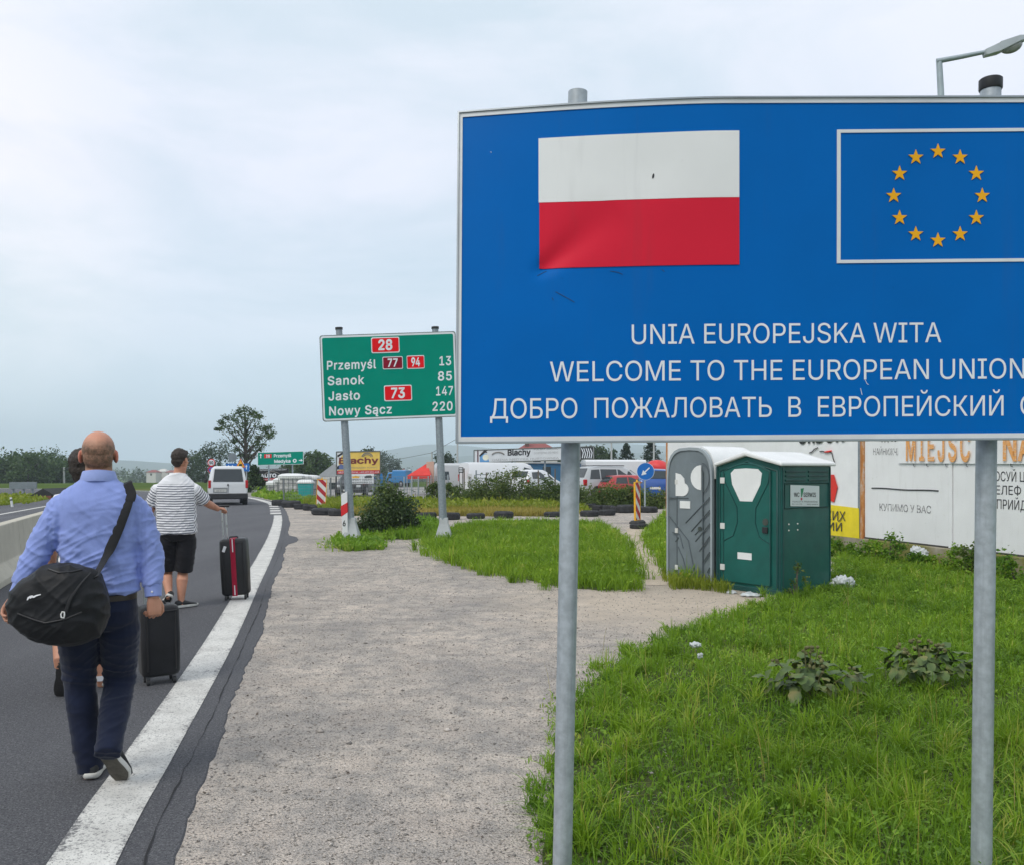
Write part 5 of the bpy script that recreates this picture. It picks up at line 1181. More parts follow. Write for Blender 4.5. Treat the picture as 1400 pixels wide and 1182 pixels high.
bag_b = link_mesh('bag_body', remesh(mb, 0.007, 5), BAGM, db, disp=lambda c, n_: fold(c, 0.009, 5, 8, 4.0, 0.9)+fold(c, 0.004, 9, 16, 2.0, -0.7)+0.004*mnoise.noise(c*9))
def bvh_of(o):
    off = Vector((0, 0, 0)); q = o
    while q is not None: off = off+q.location; q = q.parent
    return BVHTree.FromPolygons([v.co+off for v in o.data.vertices], [tuple(p.vertices) for p in o.data.polygons])
BB, BS = bvh_of(bag_b), bvh_of(sh1)
def hit(bv, px, py, off, dflt=4.4):
    d = Vector(((px-CX)/F, 1, -(py-HY)/F)); r = bv.ray_cast(Vector((0, 0, CAMH)), d.normalized())
    dd = r[0].y if r[0] is not None else dflt
    return P(px, py, dd-off)
def ribbon_tube(name, pts, wd, th, mat, parent, up): return MB().tube(spline(pts, 6), [(wd, th)]*(6*(len(pts)-1)+1), 10, up=up).build(name, mat, parent, smooth=60)
def drop(x, y, up_=0.008):
    q = F1(x, y, 2.0); r = BS.ray_cast(q, Vector((0, 0, -1))); return r[0]+Vector((0, 0, up_)) if r[0] is not None else F1(x, y, 1.5)
ribbon_tube('strap', [F1(0.12, 0.15, 1.30), drop(0.128, 0.055), drop(0.132, 0.02), drop(0.134, -0.02), hit(BS, 178, 674, 0.010), hit(BS, 174, 690, 0.009), hit(BS, 166, 712, 0.009), hit(BS, 156, 737, 0.009), hit(BS, 145, 760, 0.010), P(134, 780, 4.30), P(128, 790, 4.22)], 0.025, 0.0035, BLACKF, db, (0.85, 0.2, 0.5))
ribbon_tube('strap_pad', [drop(0.128, 0.06, 0.008), drop(0.131, 0.03, 0.010), drop(0.133, 0.0, 0.011), drop(0.134, -0.035, 0.012), hit(BS, 178.5, 676, 0.014), hit(BS, 176.5, 684, 0.013)], 0.030, 0.006, BLACKF, db, (0.85, 0.2, 0.5))
ribbon_tube('seam_strap', [hit(BB, x, y, 0.004, 4.12) for x, y in ((124, 782), (108, 800), (96, 818), (90, 836))], 0.010, 0.003, BLACKF, db, (0.8, 0, 0.6))
MB().tube([hit(BB, x, y, 0.003, 4.12) for x, y in ((66, 777), (80, 782), (98, 781), (112, 778))], 0.005, 8).build('zip', M('zip_black', (0.014, 0.014, 0.016), 0.45), db, smooth=60)
MB().tube([hit(BB, x, y, 0.004, 4.12) for x, y in ((24, 838), (45, 846), (62, 851), (88, 846), (112, 836))], 0.004, 8).build('piping', MATS['zip_black'], db, smooth=60)
tg_ = MB(); tg_.tube([hit(BB, x, y, 0.008, 4.12) for x, y in ((84, 843.5), (83.2, 839), (85, 835.5), (88, 836), (88.2, 840), (87.5, 844), (84, 843.5))], 0.0035, 8); tg_.build('zip_pull', M('pull_white', (0.62, 0.62, 0.6), 0.4), db, smooth=60)
em = [(36.5, 819.5), (37.5, 816), (40.5, 813.8), (44, 813), (46, 814), (49, 812.6), (55.5, 811.2), (56, 812.4), (50, 814.2), (46.5, 816.4), (43.5, 816.2), (42, 817.5), (40, 817), (38.5, 819), (37.2, 820)]
MB().rings([[hit(BB, x, y, o_, 4.12) for x, y in em] for o_ in (0.006, 0.001)]).build('emblem', TEEW, db)

# ---------------------------------------------------------------- man in the striped T-shirt
D2 = 10.25; F2 = Fig(P(241, 700, D2), R(14)); p2 = person('dark-haired man in striped T-shirt and black shorts rolling a red-banded suitcase', F2)
def PP(px, py, dd=0.0): return P(px, py, D2+dd)
SL, SR = F2(-0.200, 0, 1.385), F2(0.200, 0, 1.38); EL, WL = PP(203.5, 702, 0.02), PP(208, 727, 0.10); ER, WR = PP(282, 686.5, 0.20), PP(297, 694.5, 0.42)
mb = MB(); hc2 = P(246.5, 628, D2+0.02); head(mb, F2, hc2, R(-28), 1.03, 0.5); mb.tube([F2(0, 0, 1.46), F2(0.03, 0.006, 1.55), F2(0.045, 0.012, 1.66)], [(0.085, 0.078), (0.072, 0.070), (0.066, 0.066)], 18)
torso(mb, F2, [(0.86, 0.15, 0.11, 0, 0), (1.1, 0.17, 0.11, 0, 0), (1.40, 0.18, 0.09, 0, 0), (1.47, 0.11, 0.06, 0, 0)])
for S_, E_, W_ in ((SL, EL, WL), (SR, ER, WR)): mb.tube([S_, mid(S_, E_, 0.5), E_, mid(E_, W_, 0.3), W_, W_+(W_-E_).normalized()*0.02], [0.055, 0.054, 0.045, 0.047, 0.032, 0.030], 16)
hand(mb, WL+Vector((0, 0, -0.01)), Vector((0.05, 0.1, -1)), Vector((0.9, 0.3, 0)), 0.35, -1, 1.0)
hand(mb, WR, Vector((0.55, 0.75, -0.05)), Vector((0.1, 0, -1)), 0.95, 1 if False else -1, 1.0)
LEG2 = [([F2(-0.10, 0, 0.90), PP(229, 782, 0.06), PP(228.5, 790, -0.02), PP(231, 811, -0.12)], [0.08, 0.056, 0.060, 0.036]), ([F2(0.10, 0, 0.90), PP(250, 782, 0.08), PP(249, 792, 0.03), PP(247.5, 819, 0.0)], [0.08, 0.058, 0.064, 0.038])]
for pts, rad in LEG2: d = (pts[-1]-pts[-2]).normalized(); mb.tube(pts+[pts[-1]+d*0.06], rad+[0.035], 16)
link_mesh('body', remesh(mb, 0.005, 3), SKIN, p2, attrs={'stubble': lambda c: 0.0, 'flush': lambda c: 0.15})
def hair_mesh(name, hc_, m3, s_, root, nape=0.05, seed=0.0):
    mb = MB()
    def L_(x, y, z): return Vector(hc_)+m3 @ (Vector((x, y, z))*s_)
    mb.ell(L_(0, -0.020, 0.040), (0.083*s_, 0.098*s_, 0.094*s_), 24, 16, m3); mb.ell(L_(0, -0.055, -0.012), (0.072*s_, 0.055*s_, 0.062*s_), 20, 14, m3); mb.ell(L_(0, 0.055, 0.075), (0.06*s_, 0.045*s_, 0.04*s_), 16, 12, m3)
    if nape: mb.ell(L_(0, -0.06, -0.055), (0.05*s_, 0.03*s_, nape*s_), 16, 12, m3)
    for sg in (-1, 1): mb.ell(L_(sg*0.072, 0.012, 0.012), (0.012*s_, 0.022*s_, 0.04*s_), 10, 8, m3)
    return link_mesh(name, remesh(mb, 0.005, 3), HAIRM, root, disp=lambda c, n_: 0.005*mnoise.noise(Vector((c.x*90+seed, c.y*90, c.z*28)))+0.004*mnoise.noise(c*35))
hair_mesh('hair', hc2, F2.m @ Matrix.Rotation(R(-28), 3, 'Z'), 1.03, p2, 0.028)
mb = MB(); torso(mb, F2, [(0.878, 0.222, 0.165, 0.006, 0), (0.90, 0.228, 0.168, 0.006, 0), (1.05, 0.224, 0.158, 0.004, 0), (1.2, 0.222, 0.145, 0, 0), (1.33, 0.232, 0.135, 0, 0), (1.40, 0.232, 0.124, 0, 0), (1.455, 0.215, 0.108, 0, 0), (1.50, 0.175, 0.095, 0.004, 0.002), (1.54, 0.130, 0.086, 0.008, 0.002), (1.57, 0.098, 0.080, 0.012, 0.004), (1.59, 0.084, 0.076, 0.012, 0.004)])
for S_, E_ in ((SL, EL), (SR, ER)):
    d = (E_-S_).normalized(); mb.tube([S_-d*0.05, S_, S_+d*0.10, S_+d*0.185], [0.07, 0.084, 0.085, 0.088], 18); mb.ell(S_, 0.079, 16, 12)
def stripev(c):
    q = F2.local(c)
    for S_, E_ in ((SL, EL), (SR, ER)):
        sl_ = F2.local(S_)
        if abs(q.x) > 0.205 and q.x*sl_.x > 0: return 1.44-(c-S_).dot((E_-S_).normalized())*0.9
    return c.z-0.03*abs(q.x)
link_mesh('t_shirt', remesh(mb, 0.0075, 5), STRIPE, p2, disp=lambda c, n_: fold(c, 0.007*(0.3+0.7*sst((1.35-c.z)/0.3)), 3.5, 10, 4.0, 0.5)+fold(c, 0.005, 5, 18, 8.0, -0.5), attrs={'stripe': stripev})
trousers(F2, [(0.80, 0.15, 0.12, 0, 0), (0.86, 0.205, 0.15, 0, 0), (0.93, 0.205, 0.148, 0, 0), (0.97, 0.20, 0.14, 0, 0)],
  [([F2(-0.105, 0, 0.90), F2(-0.112, 0.0, 0.78), mid(LEG2[0][0][0], LEG2[0][0][1], 0.93)], [0.10, 0.116, 0.108]), ([F2(0.105, 0, 0.90), F2(0.112, 0.01, 0.78), mid(LEG2[1][0][0], LEG2[1][0][1], 0.95)], [0.10, 0.116, 0.112])],
  lambda c, n_: fold(c, 0.007, 3, 12, 6.0, 0.6), 'shorts', SHORTS, p2, 0.008)
h_, t_ = PP(231.5, 815, -0.18), PP(225, 829, 0.02); t_.z = max(0.03, t_.z)
shoe(p2, h_, t_-h_, Vector((0.1, 0.6, 0.7)), SHOEB, SOLEW, SOLEB)
shoe(p2, Vector((PP(242, 830).x, D2-0.06, 0.014)), Vector((0.62, 0.78, 0)), (0, 0, 1), SHOEB, SOLEW, SOLEB)

def wheel(root, c, r=0.024, ax=Vector((1, 0, 0))): 
    MB().tube([c-ax*0.011, c+ax*0.011], r, 16).build('wheel', RUB, root, smooth=40)
def suitcase(label, base, yaw, W_, H_, T_, lean, htop, mat, band=None):
    t = thing('suitcase', label, 'suitcase', (0, 0, 0), 'wheeled suitcases on the asphalt'); z0 = 0.06
    mb = MB(); n_ = 6; rr_ = 0.045
    def rec(x, y, r):
        o = []
        for cx, cy, a0 in ((x-r, y-r, 0), (-x+r, y-r, 90), (-x+r, -y+r, 180), (x-r, -y+r, 270)):
            for k in range(n_+1): a = R(a0+90*k/n_); o.append((cx+r*math.cos(a), cy+r*math.sin(a)))
        return o
    rg = []
    for z, k in ((0, -0.03), (0.012, -0.008), (0.035, 0), (H_*0.5, 0.004), (H_-0.035, 0), (H_-0.012, -0.008), (H_, -0.03)): rg.append([(x, y, z0+z) for x, y in rec(W_/2+k, T_/2+k, rr_)])
    mb.rings(rg); mb.build('case', mat, t, smooth=45)
    rib = MB()
    for x in (-0.36, 0.36): rib.tube([(x*W_, -T_/2-0.002, z0+0.05), (x*W_, -T_/2-0.005, z0+H_/2), (x*W_, -T_/2-0.002, z0+H_-0.05)], 0.006, 8)
    rib.tube([(0.0, -T_/2-0.003, z0+H_*0.93), (W_*0.42, -T_/2-0.003, z0+H_*0.93)], 0.005, 8); rib.build('ridge', MATS['zip_black'], t, smooth=50)
    if band:
        b = MB(); pr = [(0.0, z0-0.004), (0.0, z0+H_+0.004)]
        b.rings([[(x, y, z) for x, y in ((-0.028, -T_/2-0.012), (0.032, -T_/2-0.012), (0.032, T_/2+0.012), (-0.028, T_/2+0.012))] for z in (z0-0.004, z0+0.02, z0+H_-0.02, z0+H_+0.006)]); bo = b.build('red_band', band, t, bevel=0.006)
        for za, zb in ((z0+0.01, z0+0.13), (z0+H_-0.16, z0+H_)): MB().box(-0.003, 0.009, -T_/2-0.015, -T_/2-0.0125, za, zb).build('white_edge', TEEW, bo)
        MB().obox((-W_*0.30, -T_/2-0.012, z0+H_*0.83), (0.035, 0.006, 0.075), Matrix.Rotation(R(22), 3, 'Y')).build('luggage_tag', TEEW, t, bevel=0.004)
    for x in (-1, 1):
        for y in (-1, 1):
            MB().box(x*(W_/2-0.045)-0.014, x*(W_/2-0.045)+0.014, y*(T_/2-0.045)-0.012, y*(T_/2-0.045)+0.012, 0.03, z0+0.015).build('caster', M('caster_grey', (0.12, 0.12, 0.125), 0.5), t, bevel=0.003); wheel(t, Vector((x*(W_/2-0.045), y*(T_/2-0.045)-0.008, 0.025)))
    hx = -W_*0.42 if band else -W_*0.30; hd_ = MB()
    for dx in (0.0, 0.10 if not band else 0.045): hd_.tube([(hx+dx, T_*0.30, z0+H_-0.1), (hx+dx, T_*0.30, htop)], 0.0115, 10)
    hd_.build('handle_poles', M('chrome', (0.55, 0.57, 0.58), 0.3, 0.7), t, smooth=50)
    MB().tube([(hx-0.05, T_*0.30, htop), (hx+0.09, T_*0.30, htop)] if band else [(hx-0.02, T_*0.30, htop), (hx+0.12, T_*0.30, htop)], 0.016, 12).build('grip', BLACKP, t, smooth=50)
    MB().tube([(-0.05, 0, z0+H_), (-0.045, 0, z0+H_+0.02), (0.045, 0, z0+H_+0.02), (0.05, 0, z0+H_)], 0.010, 8).build('carry_handle', BLACKP, t, smooth=50)
    t.location = base; t.rotation_euler = (0, R(lean), yaw); return t
CASEB = M('case_black', (0.014, 0.0145, 0.016), 0.45, var=0.3, bump=0.2, bscale=150)
suitcase('black suitcase with red band and white tag, rolled beside the striped T-shirt man', Vector((P(324, 815, 10.95).x, 10.95, 0.012)), R(8), 0.325, 0.70, 0.24, -3.0, 1.165, CASEB, fab('band_red', (0.36, 0.012, 0.04), 0.1))
suitcase("plain black suitcase standing just beyond the blue-shirted man's right fist", Vector((P(215.5, 930, 6.62).x, 6.66, 0.012)), R(32), 0.275, 0.53, 0.215, -1.2, 0.97, fab('case_fabric', (0.016, 0.0165, 0.019), 0.3, 5, 300, 0.25, 0.7))

# ---------------------------------------------------------------- man hidden behind the blue shirt
D3 = 6.45; F3 = Fig(P(119, 700, D3), R(20)); p3 = person('brown-haired man in white T-shirt and dark shorts mostly hidden behind the blue-shirted man', F3)
def P3(px, py, dd=0.0): return P(px, py, D3+dd)
SL, SR = F3(-0.165, 0, 1.385), F3(0.165, 0, 1.385); EL, WL = P3(73, 735, 0.02), P3(71, 768, 0.15); ER, WR = P3(162, 730, 0.1), P3(186, 764, 0.2)
mb = MB(); hc3 = P3(113, 638, 0.02); head(mb, F3, hc3, R(-12), 1.0, 0.15); mb.tube([F3(0, 0, 1.45), F3(0, 0.01, 1.54), F3(0, 0.012, 1.62)], [0.07, 0.06, 0.058], 16)
torso(mb, F3, [(0.86, 0.14, 0.10, 0, 0), (1.1, 0.15, 0.10, 0, 0), (1.38, 0.16, 0.09, 0, 0), (1.46, 0.10, 0.06, 0, 0)])
for S_, E_, W_ in ((SL, EL, WL), (SR, ER, WR)): mb.tube([S_, mid(S_, E_, 0.5), E_, mid(E_, W_, 0.3), W_, W_+(W_-E_).normalized()*0.02], [0.048, 0.046, 0.040, 0.040, 0.029, 0.027], 14)
hand(mb, WL, Vector((0.05, 0.25, -1)), Vector((0.9, 0.3, 0)), 0.4, -1); hand(mb, WR, Vector((0.6, 0.5, -0.4)), Vector((0, 0.3, -1)), 1.0, -1)
hlz, tlz = P3(84, 908, -0.30), P3(82, 952, -0.22); tlz.z = max(0.032, tlz.z)
LEG3 = [([F3(-0.09, 0, 0.88), P3(92, 845, 0.05), P3(83, 868, -0.12), P3(80.5, 902, -0.27)], [0.08, 0.054, 0.058, 0.036]), ([F3(0.09, 0, 0.88), P3(138, 850, 0.12), P3(139, 880, 0.08), P3(139, 928, 0.07)], [0.08, 0.056, 0.06, 0.036])]
for pts, rad in LEG3: mb.tube(pts+[pts[-1]+Vector((0, 0.01, -0.05))], rad+[0.033], 14)
link_mesh('body', remesh(mb, 0.005, 3), SKIN, p3, attrs={'stubble': lambda c: 0.0, 'flush': lambda c: 0.1})
hair_mesh('hair', hc3, F3.m @ Matrix.Rotation(R(-12), 3, 'Z'), 1.06, p3, 0.06, 5.0)
mb = MB(); torso(mb, F3, [(0.86, 0.185, 0.14, 0, 0), (1.05, 0.185, 0.135, 0, 0), (1.3, 0.19, 0.125, 0, 0), (1.39, 0.19, 0.115, 0, 0), (1.45, 0.15, 0.09, 0, 0), (1.50, 0.08, 0.07, 0, 0)])
for S_, E_ in ((SL, EL), (SR, ER)): d = (E_-S_).normalized(); mb.tube([S_-d*0.04, S_, S_+d*0.18], [0.06, 0.072, 0.075], 16); mb.ell(S_, 0.07, 14, 10)
link_mesh('t_shirt', remesh(mb, 0.009, 4), TEEW, p3, disp=lambda c, n_: fold(c, 0.008, 4, 12, 3.0, 0.5))
trousers(F3, [(0.78, 0.14, 0.11, 0, 0), (0.85, 0.18, 0.14, 0, 0), (0.95, 0.175, 0.135, 0, 0)], [([F3(-0.09, 0, 0.88), F3(-0.10, 0, 0.78), mid(LEG3[0][0][0], LEG3[0][0][1], 0.9)], [0.09, 0.104, 0.10]), ([F3(0.09, 0, 0.88), F3(0.10, 0, 0.78), mid(LEG3[1][0][0], LEG3[1][0][1], 0.9)], [0.09, 0.104, 0.10])], lambda c, n_: fold(c, 0.006, 3, 12, 6.0, 0.6), 'shorts', SHORTS, p3, 0.009)
shoe(p3, hlz, tlz-hlz, Vector((0, 1, 0.15)), SHOEB, SOLEB, SOLEB, 0.28)
SHOEG = M('shoe_grey', (0.05, 0.05, 0.055), 0.6, bump=0.2); shoe(p3, Vector((P3(139, 935).x, 6.50, 0.014)), Vector((0.15, 1, 0)), (0, 0, 1), SHOEG, SOLEW, SOLEB)
SK = MB(); SK.tube([P3(139, 922, 0.07), P3(139.5, 929, 0.07)], 0.040, 14); SK.build('sock', TEEW, p3, smooth=50)
# ================================================================== TREES AND PLANTS
TREEM = leafmat('leaf_dark', (0.018, 0.040, 0.016), (0.055, 0.095, 0.030), None, 0.5, 0.22); TREEG = leafmat('leaf_mid', (0.030, 0.065, 0.020), (0.085, 0.140, 0.040), None, 0.5, 0.25)
BUSHM = leafmat('leaf_bush', (0.032, 0.062, 0.028), (0.115, 0.165, 0.055), (0.25, 0.31, 0.08), 0.42, 0.2); SPRUCE = leafmat('needle_dark', (0.012, 0.030, 0.018), (0.030, 0.060, 0.028), None, 0.6, 0.1)
s = MN('bark'); BARK = s.done(s.ramp(s.noise(8, 5, 0.7, s.vec((1, 1, 0.2))), (0.3, (0.045, 0.038, 0.032)), (0.7, (0.13, 0.115, 0.10))), 0.95, s.bump(s.noise(20, 4, 0.7, s.vec((1, 1, 0.2))), 0.6, 0.03))
SHRUBM = leafmat('shrub_green', (0.055, 0.095, 0.025), (0.15, 0.20, 0.055), (0.27, 0.22, 0.10))
def leaf_cloud(name, clumps, per, size, mat, parent, aspect=0.55, up=0.25, shell=0):
    """many leaf blades spread through clumps: (centre, radius or radii)"""
    C3 = []; RN = []
    for c, r in clumps:
        r = np.array(r if hasattr(r, '__len__') else (r, r, r)); v = rng.normal(0, 1, (per, 3)); v /= np.linalg.norm(v, axis=1)[:, None]
        C3.append(np.array(c)[None]+(v*r[None]*(rng.random((per, 1))**shell) if shell else np.clip(rng.normal(0, 0.52, (per, 3)), -1.5, 1.5)*r[None])); RN.append(np.clip(rng.uniform(0.05, 0.65)+rng.normal(0, 0.16, per), 0, 1))
    C3 = np.concatenate(C3); rn = np.concatenate(RN); n = len(C3)
    d = rng.normal(0, 1, (n, 3)); d[:,2] = d[:,2]*0.7+up; d /= np.linalg.norm(d, axis=1)[:, None]; q = rng.normal(0, 1, (n, 3)); sd_ = np.cross(d, q); sd_ /= np.linalg.norm(sd_, axis=1)[:, None]
    sz = (size*(0.6+0.8*rng.random(n)))[:, None]
    off = np.zeros(3); k = parent
    while k is not None: off = off+np.array(k.location); k = k.parent
    nn = np.cross(d, sd_)*0.12
    V = np.stack([C3-d*sz*0.5, C3+sd_*sz*aspect*0.5+nn*sz, C3+d*sz*0.5, C3-sd_*sz*aspect*0.5+nn*sz], 1).reshape(-1, 3)-off
    fl_ = np.arange(n*4); o = raw_mesh(name, V, fl_, np.full(n, 4, np.int32), mat, {'rnd': np.repeat(rn, 4)}); o.parent = parent; return o
def tree(label, base, h, w_, mat=None, trunk=True, per=60, n=26, leaf=0.3, low=0.18, group='trees across the plain', name='tree', cat='tree', shape=1.0):
    base = Vector(base); t = thing(name, label, cat, base, group); cl = []
    for i in range(n):
        f = low+(0.94-low)*(i+0.5)/n; rad = (math.sin(PI*min(1, (f-low)/(1-low)*0.86+0.12))**0.7)*w_*0.5*shape; a = i*2.4+random.uniform(-0.5, 0.5); q = random.uniform(0.25, 0.95)
        r = w_*random.uniform(0.13, 0.22)
        cl.append((base+Vector((math.cos(a)*rad*q, math.sin(a)*rad*q, h*f)), (r, r, r*0.8)))
    leaf_cloud('crown', cl, per, leaf, mat or TREEG, t)
    if trunk:
        mb = MB(); mb.tube([base+Vector((0, 0, -0.1)), base+Vector((0.02*h, 0, h*0.35)), base+Vector((0, 0.01*h, h*0.8))], [0.028*h, 0.02*h, 0.006*h], 8)
        for c, r in cl[2::4]: mb.tube([base+Vector((0.01*h, 0, max(0.2*h, (c.z-base.z)*0.6))), base+(c-base)*0.75+Vector((0, 0, 0.06*h)), c], [0.009*h, 0.006*h, 0.003*h], 6)
        mb.build('trunk', BARK, t, smooth=60)
    return t
def gz(x, y): r = math.hypot(x, y); return -9.0*sst((r-110)/330)
def far(px, d): p = GD(px, d); p.z = gz(p.x, p.y)-0.1; return p
# the tree behind the white van
td = 66.0; tb = GD(338, td); t = thing('tree', 'airy dark green tree rising behind the white van and the lane signs', 'tree', tb); cl = []; mb = MB()
mb.tube([tb, P(337, 650, td), P(336, 625, td), P(335.5, 600, td), P(335, 575, td), P(334, 558, td)], [0.20, 0.17, 0.13, 0.10, 0.06, 0.02], 10)
for x, y, r in ((334, 559, 0.36), (327, 564, 0.30), (341, 563, 0.34), (333, 570, 0.5), (349, 566, 0.34), (318, 572, 0.36), (343, 574, 0.5), (355, 570, 0.28), (325, 578, 0.5), (309, 572, 0.28), (304, 579, 0.24), (313, 585, 0.40), (335, 584, 0.55), (351, 582, 0.42), (361, 587, 0.32), (370, 584, 0.28), (373, 592, 0.2), (301, 586, 0.16), (321, 592, 0.42), (341, 595, 0.5), (357, 596, 0.36), (368, 597, 0.26), (330, 602, 0.42), (347, 604, 0.42), (360, 606, 0.26), (319, 603, 0.24), (325, 613, 0.30), (342, 613, 0.40), (353, 613, 0.28), (333, 621, 0.32), (346, 622, 0.34), (328, 622, 0.2)):
    c = P(x, y, td+random.uniform(-1.3, 1.3)); cl.append((c, (r, r, r*0.72)))
    yb = min(650, y+18+abs(x-335)*0.5); b = P(336.5, yb, td); mb.tube([b, b+(c-b)*0.55+Vector((0, 0, -0.08)), c], [0.055, 0.035, 0.015], 6)
leaf_cloud('crown', [(c+Vector((random.uniform(-.25, .25), random.uniform(-.5, .5), random.uniform(-.12, .12)))*(i % 2), tuple(q*1.12 for q in r)) for c, r in cl for i in (0, 1)], 62, 0.15, TREEG, t); mb.build('trunk', BARK, t, smooth=60)
def bush(label, base, h, w_, mat, n=14, per=130, leaf=0.11, name='bush', group=None, dp=0.7, cat='bush', flat=0.0):
    base = Vector(base); t = thing(name, label, cat, base, group); cl = []
    for i in range(n):
        a = i*2.4+random.random(); q = math.sqrt((i+0.5)/n); f = random.uniform(0.08, 1.0)*(1-0.45*q*q); r = w_*random.uniform(0.12, 0.20)
        cl.append((base+Vector((math.cos(a)*q*w_*0.42, math.sin(a)*q*w_*0.42*dp, max(r*0.5, h*f-r*0.6))), (r, r, min(r, h*0.3))))
    leaf_cloud('foliage', cl, per, leaf, mat, t)
    mb = MB()
    for c, r in cl[::2]: mb.tube([base+Vector(((c.x-base.x)*0.25, (c.y-base.y)*0.25, -0.05)), base+(c-base)*0.6+Vector((0, 0, 0.04)), c+Vector((0, 0, h*0.06))], [0.014, 0.010, 0.004], 5)
    mb.build('stem', BARK, t, smooth=60); return t
bush('dense dark green bush behind the kilometre post', GD(528, 21.8), 1.34, 1.62, BUSHM, 46, 260, 0.075, dp=0.75)
bush('lighter yellow-green shrub growing out of the top of the dark bush', GD(541, 22.0), 1.42, 0.75, GRASSB, 16, 120, 0.07)
bush('lighter green sprawling shrub at the right foot of the dark bush', GD(562, 22.2), 0.62, 0.62, WEEDM, 10, 160, 0.075)
bush('dark thicket beneath the airy tree behind the white van', GD(349, 64), 2.0, 1.5, TREEM, 16, 160, 0.2)
for px, d, h, w_, lb in ((668, 39.0, 1.2, 2.2, 'ragged weedy shrub in front of the long white van'), (700, 38.6, 1.45, 2.4, 'tall ragged shrub left of the white hatchback'), (735, 38.4, 1.05, 2.6, 'low spreading shrub below the white hatchback'), (762, 38.8, 1.25, 2.0, 'shrub directly behind the left post of the blue sign'), (640, 39.5, 0.8, 1.9, 'low weedy shrub at the foot of the vertical white banner'),
                         (800, 36.5, 1.05, 2.0, 'weedy shrub below the rear of the silver minivan'), (830, 36.8, 1.2, 2.0, 'weedy shrub below the middle of the silver minivan'), (858, 36.2, 0.95, 1.7, 'weedy shrub left of the blue arrow sign'), (888, 37.0, 0.85, 1.9, 'weedy shrub below the blue car, right of the arrow sign')):
    bush(lb, GD(px, d), h*1.22, w_, SHRUBM, 26, 150, 0.10, 'shrub', 'weedy shrubs along the car lot')
for px, d, h, lb in ((592, 40.6, 1.25, 'tall grassy weeds in front of the red tent'), (611, 40.2, 1.35, 'tall grassy weeds between the fence posts left of the white banner'), (627, 40.4, 1.1, 'tall grassy weeds just left of the white banner')):
    bush(lb, GD(px, d), h, 1.0, WEEDM, 12, 120, 0.10, 'weed_clump', 'tall weeds along the fence', cat='weeds')
# burdocks in the lawn, a few stalks, weeds along the hoarding
def burdock(label, c, w_, h, seed):
    random.seed(seed); t = thing('burdock', label, 'weed plant', c, 'burdock plants in the lawn'); V = []
    mb = MB()
    for i in range(115):
        a = random.uniform(0, 2*PI); r = random.uniform(0.02, w_*0.5); L_ = random.uniform(0.05, 0.125); b = c+Vector((math.cos(a)*r, math.sin(a)*r*0.7, random.uniform(0.10, h*(1.0-0.5*r/w_)))); tl = random.uniform(-1.3, 0.9)
        d = Vector((math.cos(a), math.sin(a), tl)).normalized(); sd_ = d.cross(Vector((0, 0, 1))).normalized(); u_ = sd_.cross(d)
        pr = [(0, 0.0), (0.15, 0.42), (0.45, 0.52), (0.75, 0.34), (1.0, 0.0)]; lf = [b+d*L_*x+sd_*L_*w2*0.75+u_*(-0.3*L_*x*x+0.08*L_*math.sin(9*x+i)) for x, w2 in pr]; rt_ = [b+d*L_*x-sd_*L_*w2*0.75+u_*(-0.3*L_*x*x+0.08*L_*math.cos(8*x+i)) for x, w2 in pr[1:-1]]; md = [b+d*L_*x+u_*(-0.3*L_*x*x-0.06*L_) for x, _ in pr[1:-1]]
        mb.add(lf+rt_+md, [(0, 1, 8), (0, 8, 5), (1, 2, 9, 8), (8, 9, 6, 5), (2, 3, 10, 9), (9, 10, 7, 6), (3, 4, 10), (10, 4, 7)])
    s = MN('burdock_leaf') if 'burdock_leaf' not in MATS else None
    if s: MATS['burdock_leaf'] = s.done(s.ramp(s.noise(7, 4), (0.3, (0.035, 0.075, 0.018)), (0.52, (0.085, 0.135, 0.030)), (0.72, (0.19, 0.17, 0.05))), 0.6)
    mb.build('leaves', MATS['burdock_leaf'], t, smooth=60)
    sm = MB(); hd_ = sm
    for i in range(9):
        a = random.uniform(0, 2*PI); r = random.uniform(0.02, w_*0.45); e = c+Vector((math.cos(a)*r, math.sin(a)*r*0.6, h*random.uniform(0.7, 1.15))); sm.tube([c+Vector((math.cos(a)*r*0.3, math.sin(a)*r*0.3, 0)), c+(e-c)*0.6, e], [0.007, 0.005, 0.003], 6)
        for k in range(4): hd_.ell(e+Vector((random.uniform(-.04, .04), random.uniform(-.04, .04), random.uniform(-.05, .02))), random.uniform(0.010, 0.017), 7, 5)
    sm.build('stalks', M('burr_brown', (0.13, 0.13, 0.05), 0.95, var=0.4, scale=20), t, smooth=60)
burdock('ragged burdock with brown burrs in the middle of the lawn', G(1105, 958), 0.74, 0.33, 3); burdock('ragged burdock with broad leaves near the right post of the blue sign', G(1268, 940), 0.62, 0.34, 8)
random.seed(21)
hw_pts = [hp(a, 0, 0.25+0.35*random.random()) for a in np.linspace(ha(1150), ha(1400)+0.8, 16)]
for i, p in enumerate(hw_pts):
    if i % 2 == 0: bush('leafy weed clump growing at the foot of the white hoarding', p, random.uniform(0.35, 0.62), random.uniform(0.5, 0.8), GRASSM, 10, 90, 0.06, 'weed_clump', 'weeds along the hoarding', cat='weeds')
bush('tall grey-green weed in front of the hoarding beside the right sign post', hp(ha(1378), 0, 0.55), 0.85, 0.55, WEEDM, 12, 90, 0.055, 'weed', None, cat='weed plant')
bush('sparse pale weed in front of the dark side of the green toilet', Vector((GD(1090, 10.9).x, 10.95, 0)), 0.55, 0.28, WEEDM, 7, 40, 0.035, 'weed', None, cat='weed plant')
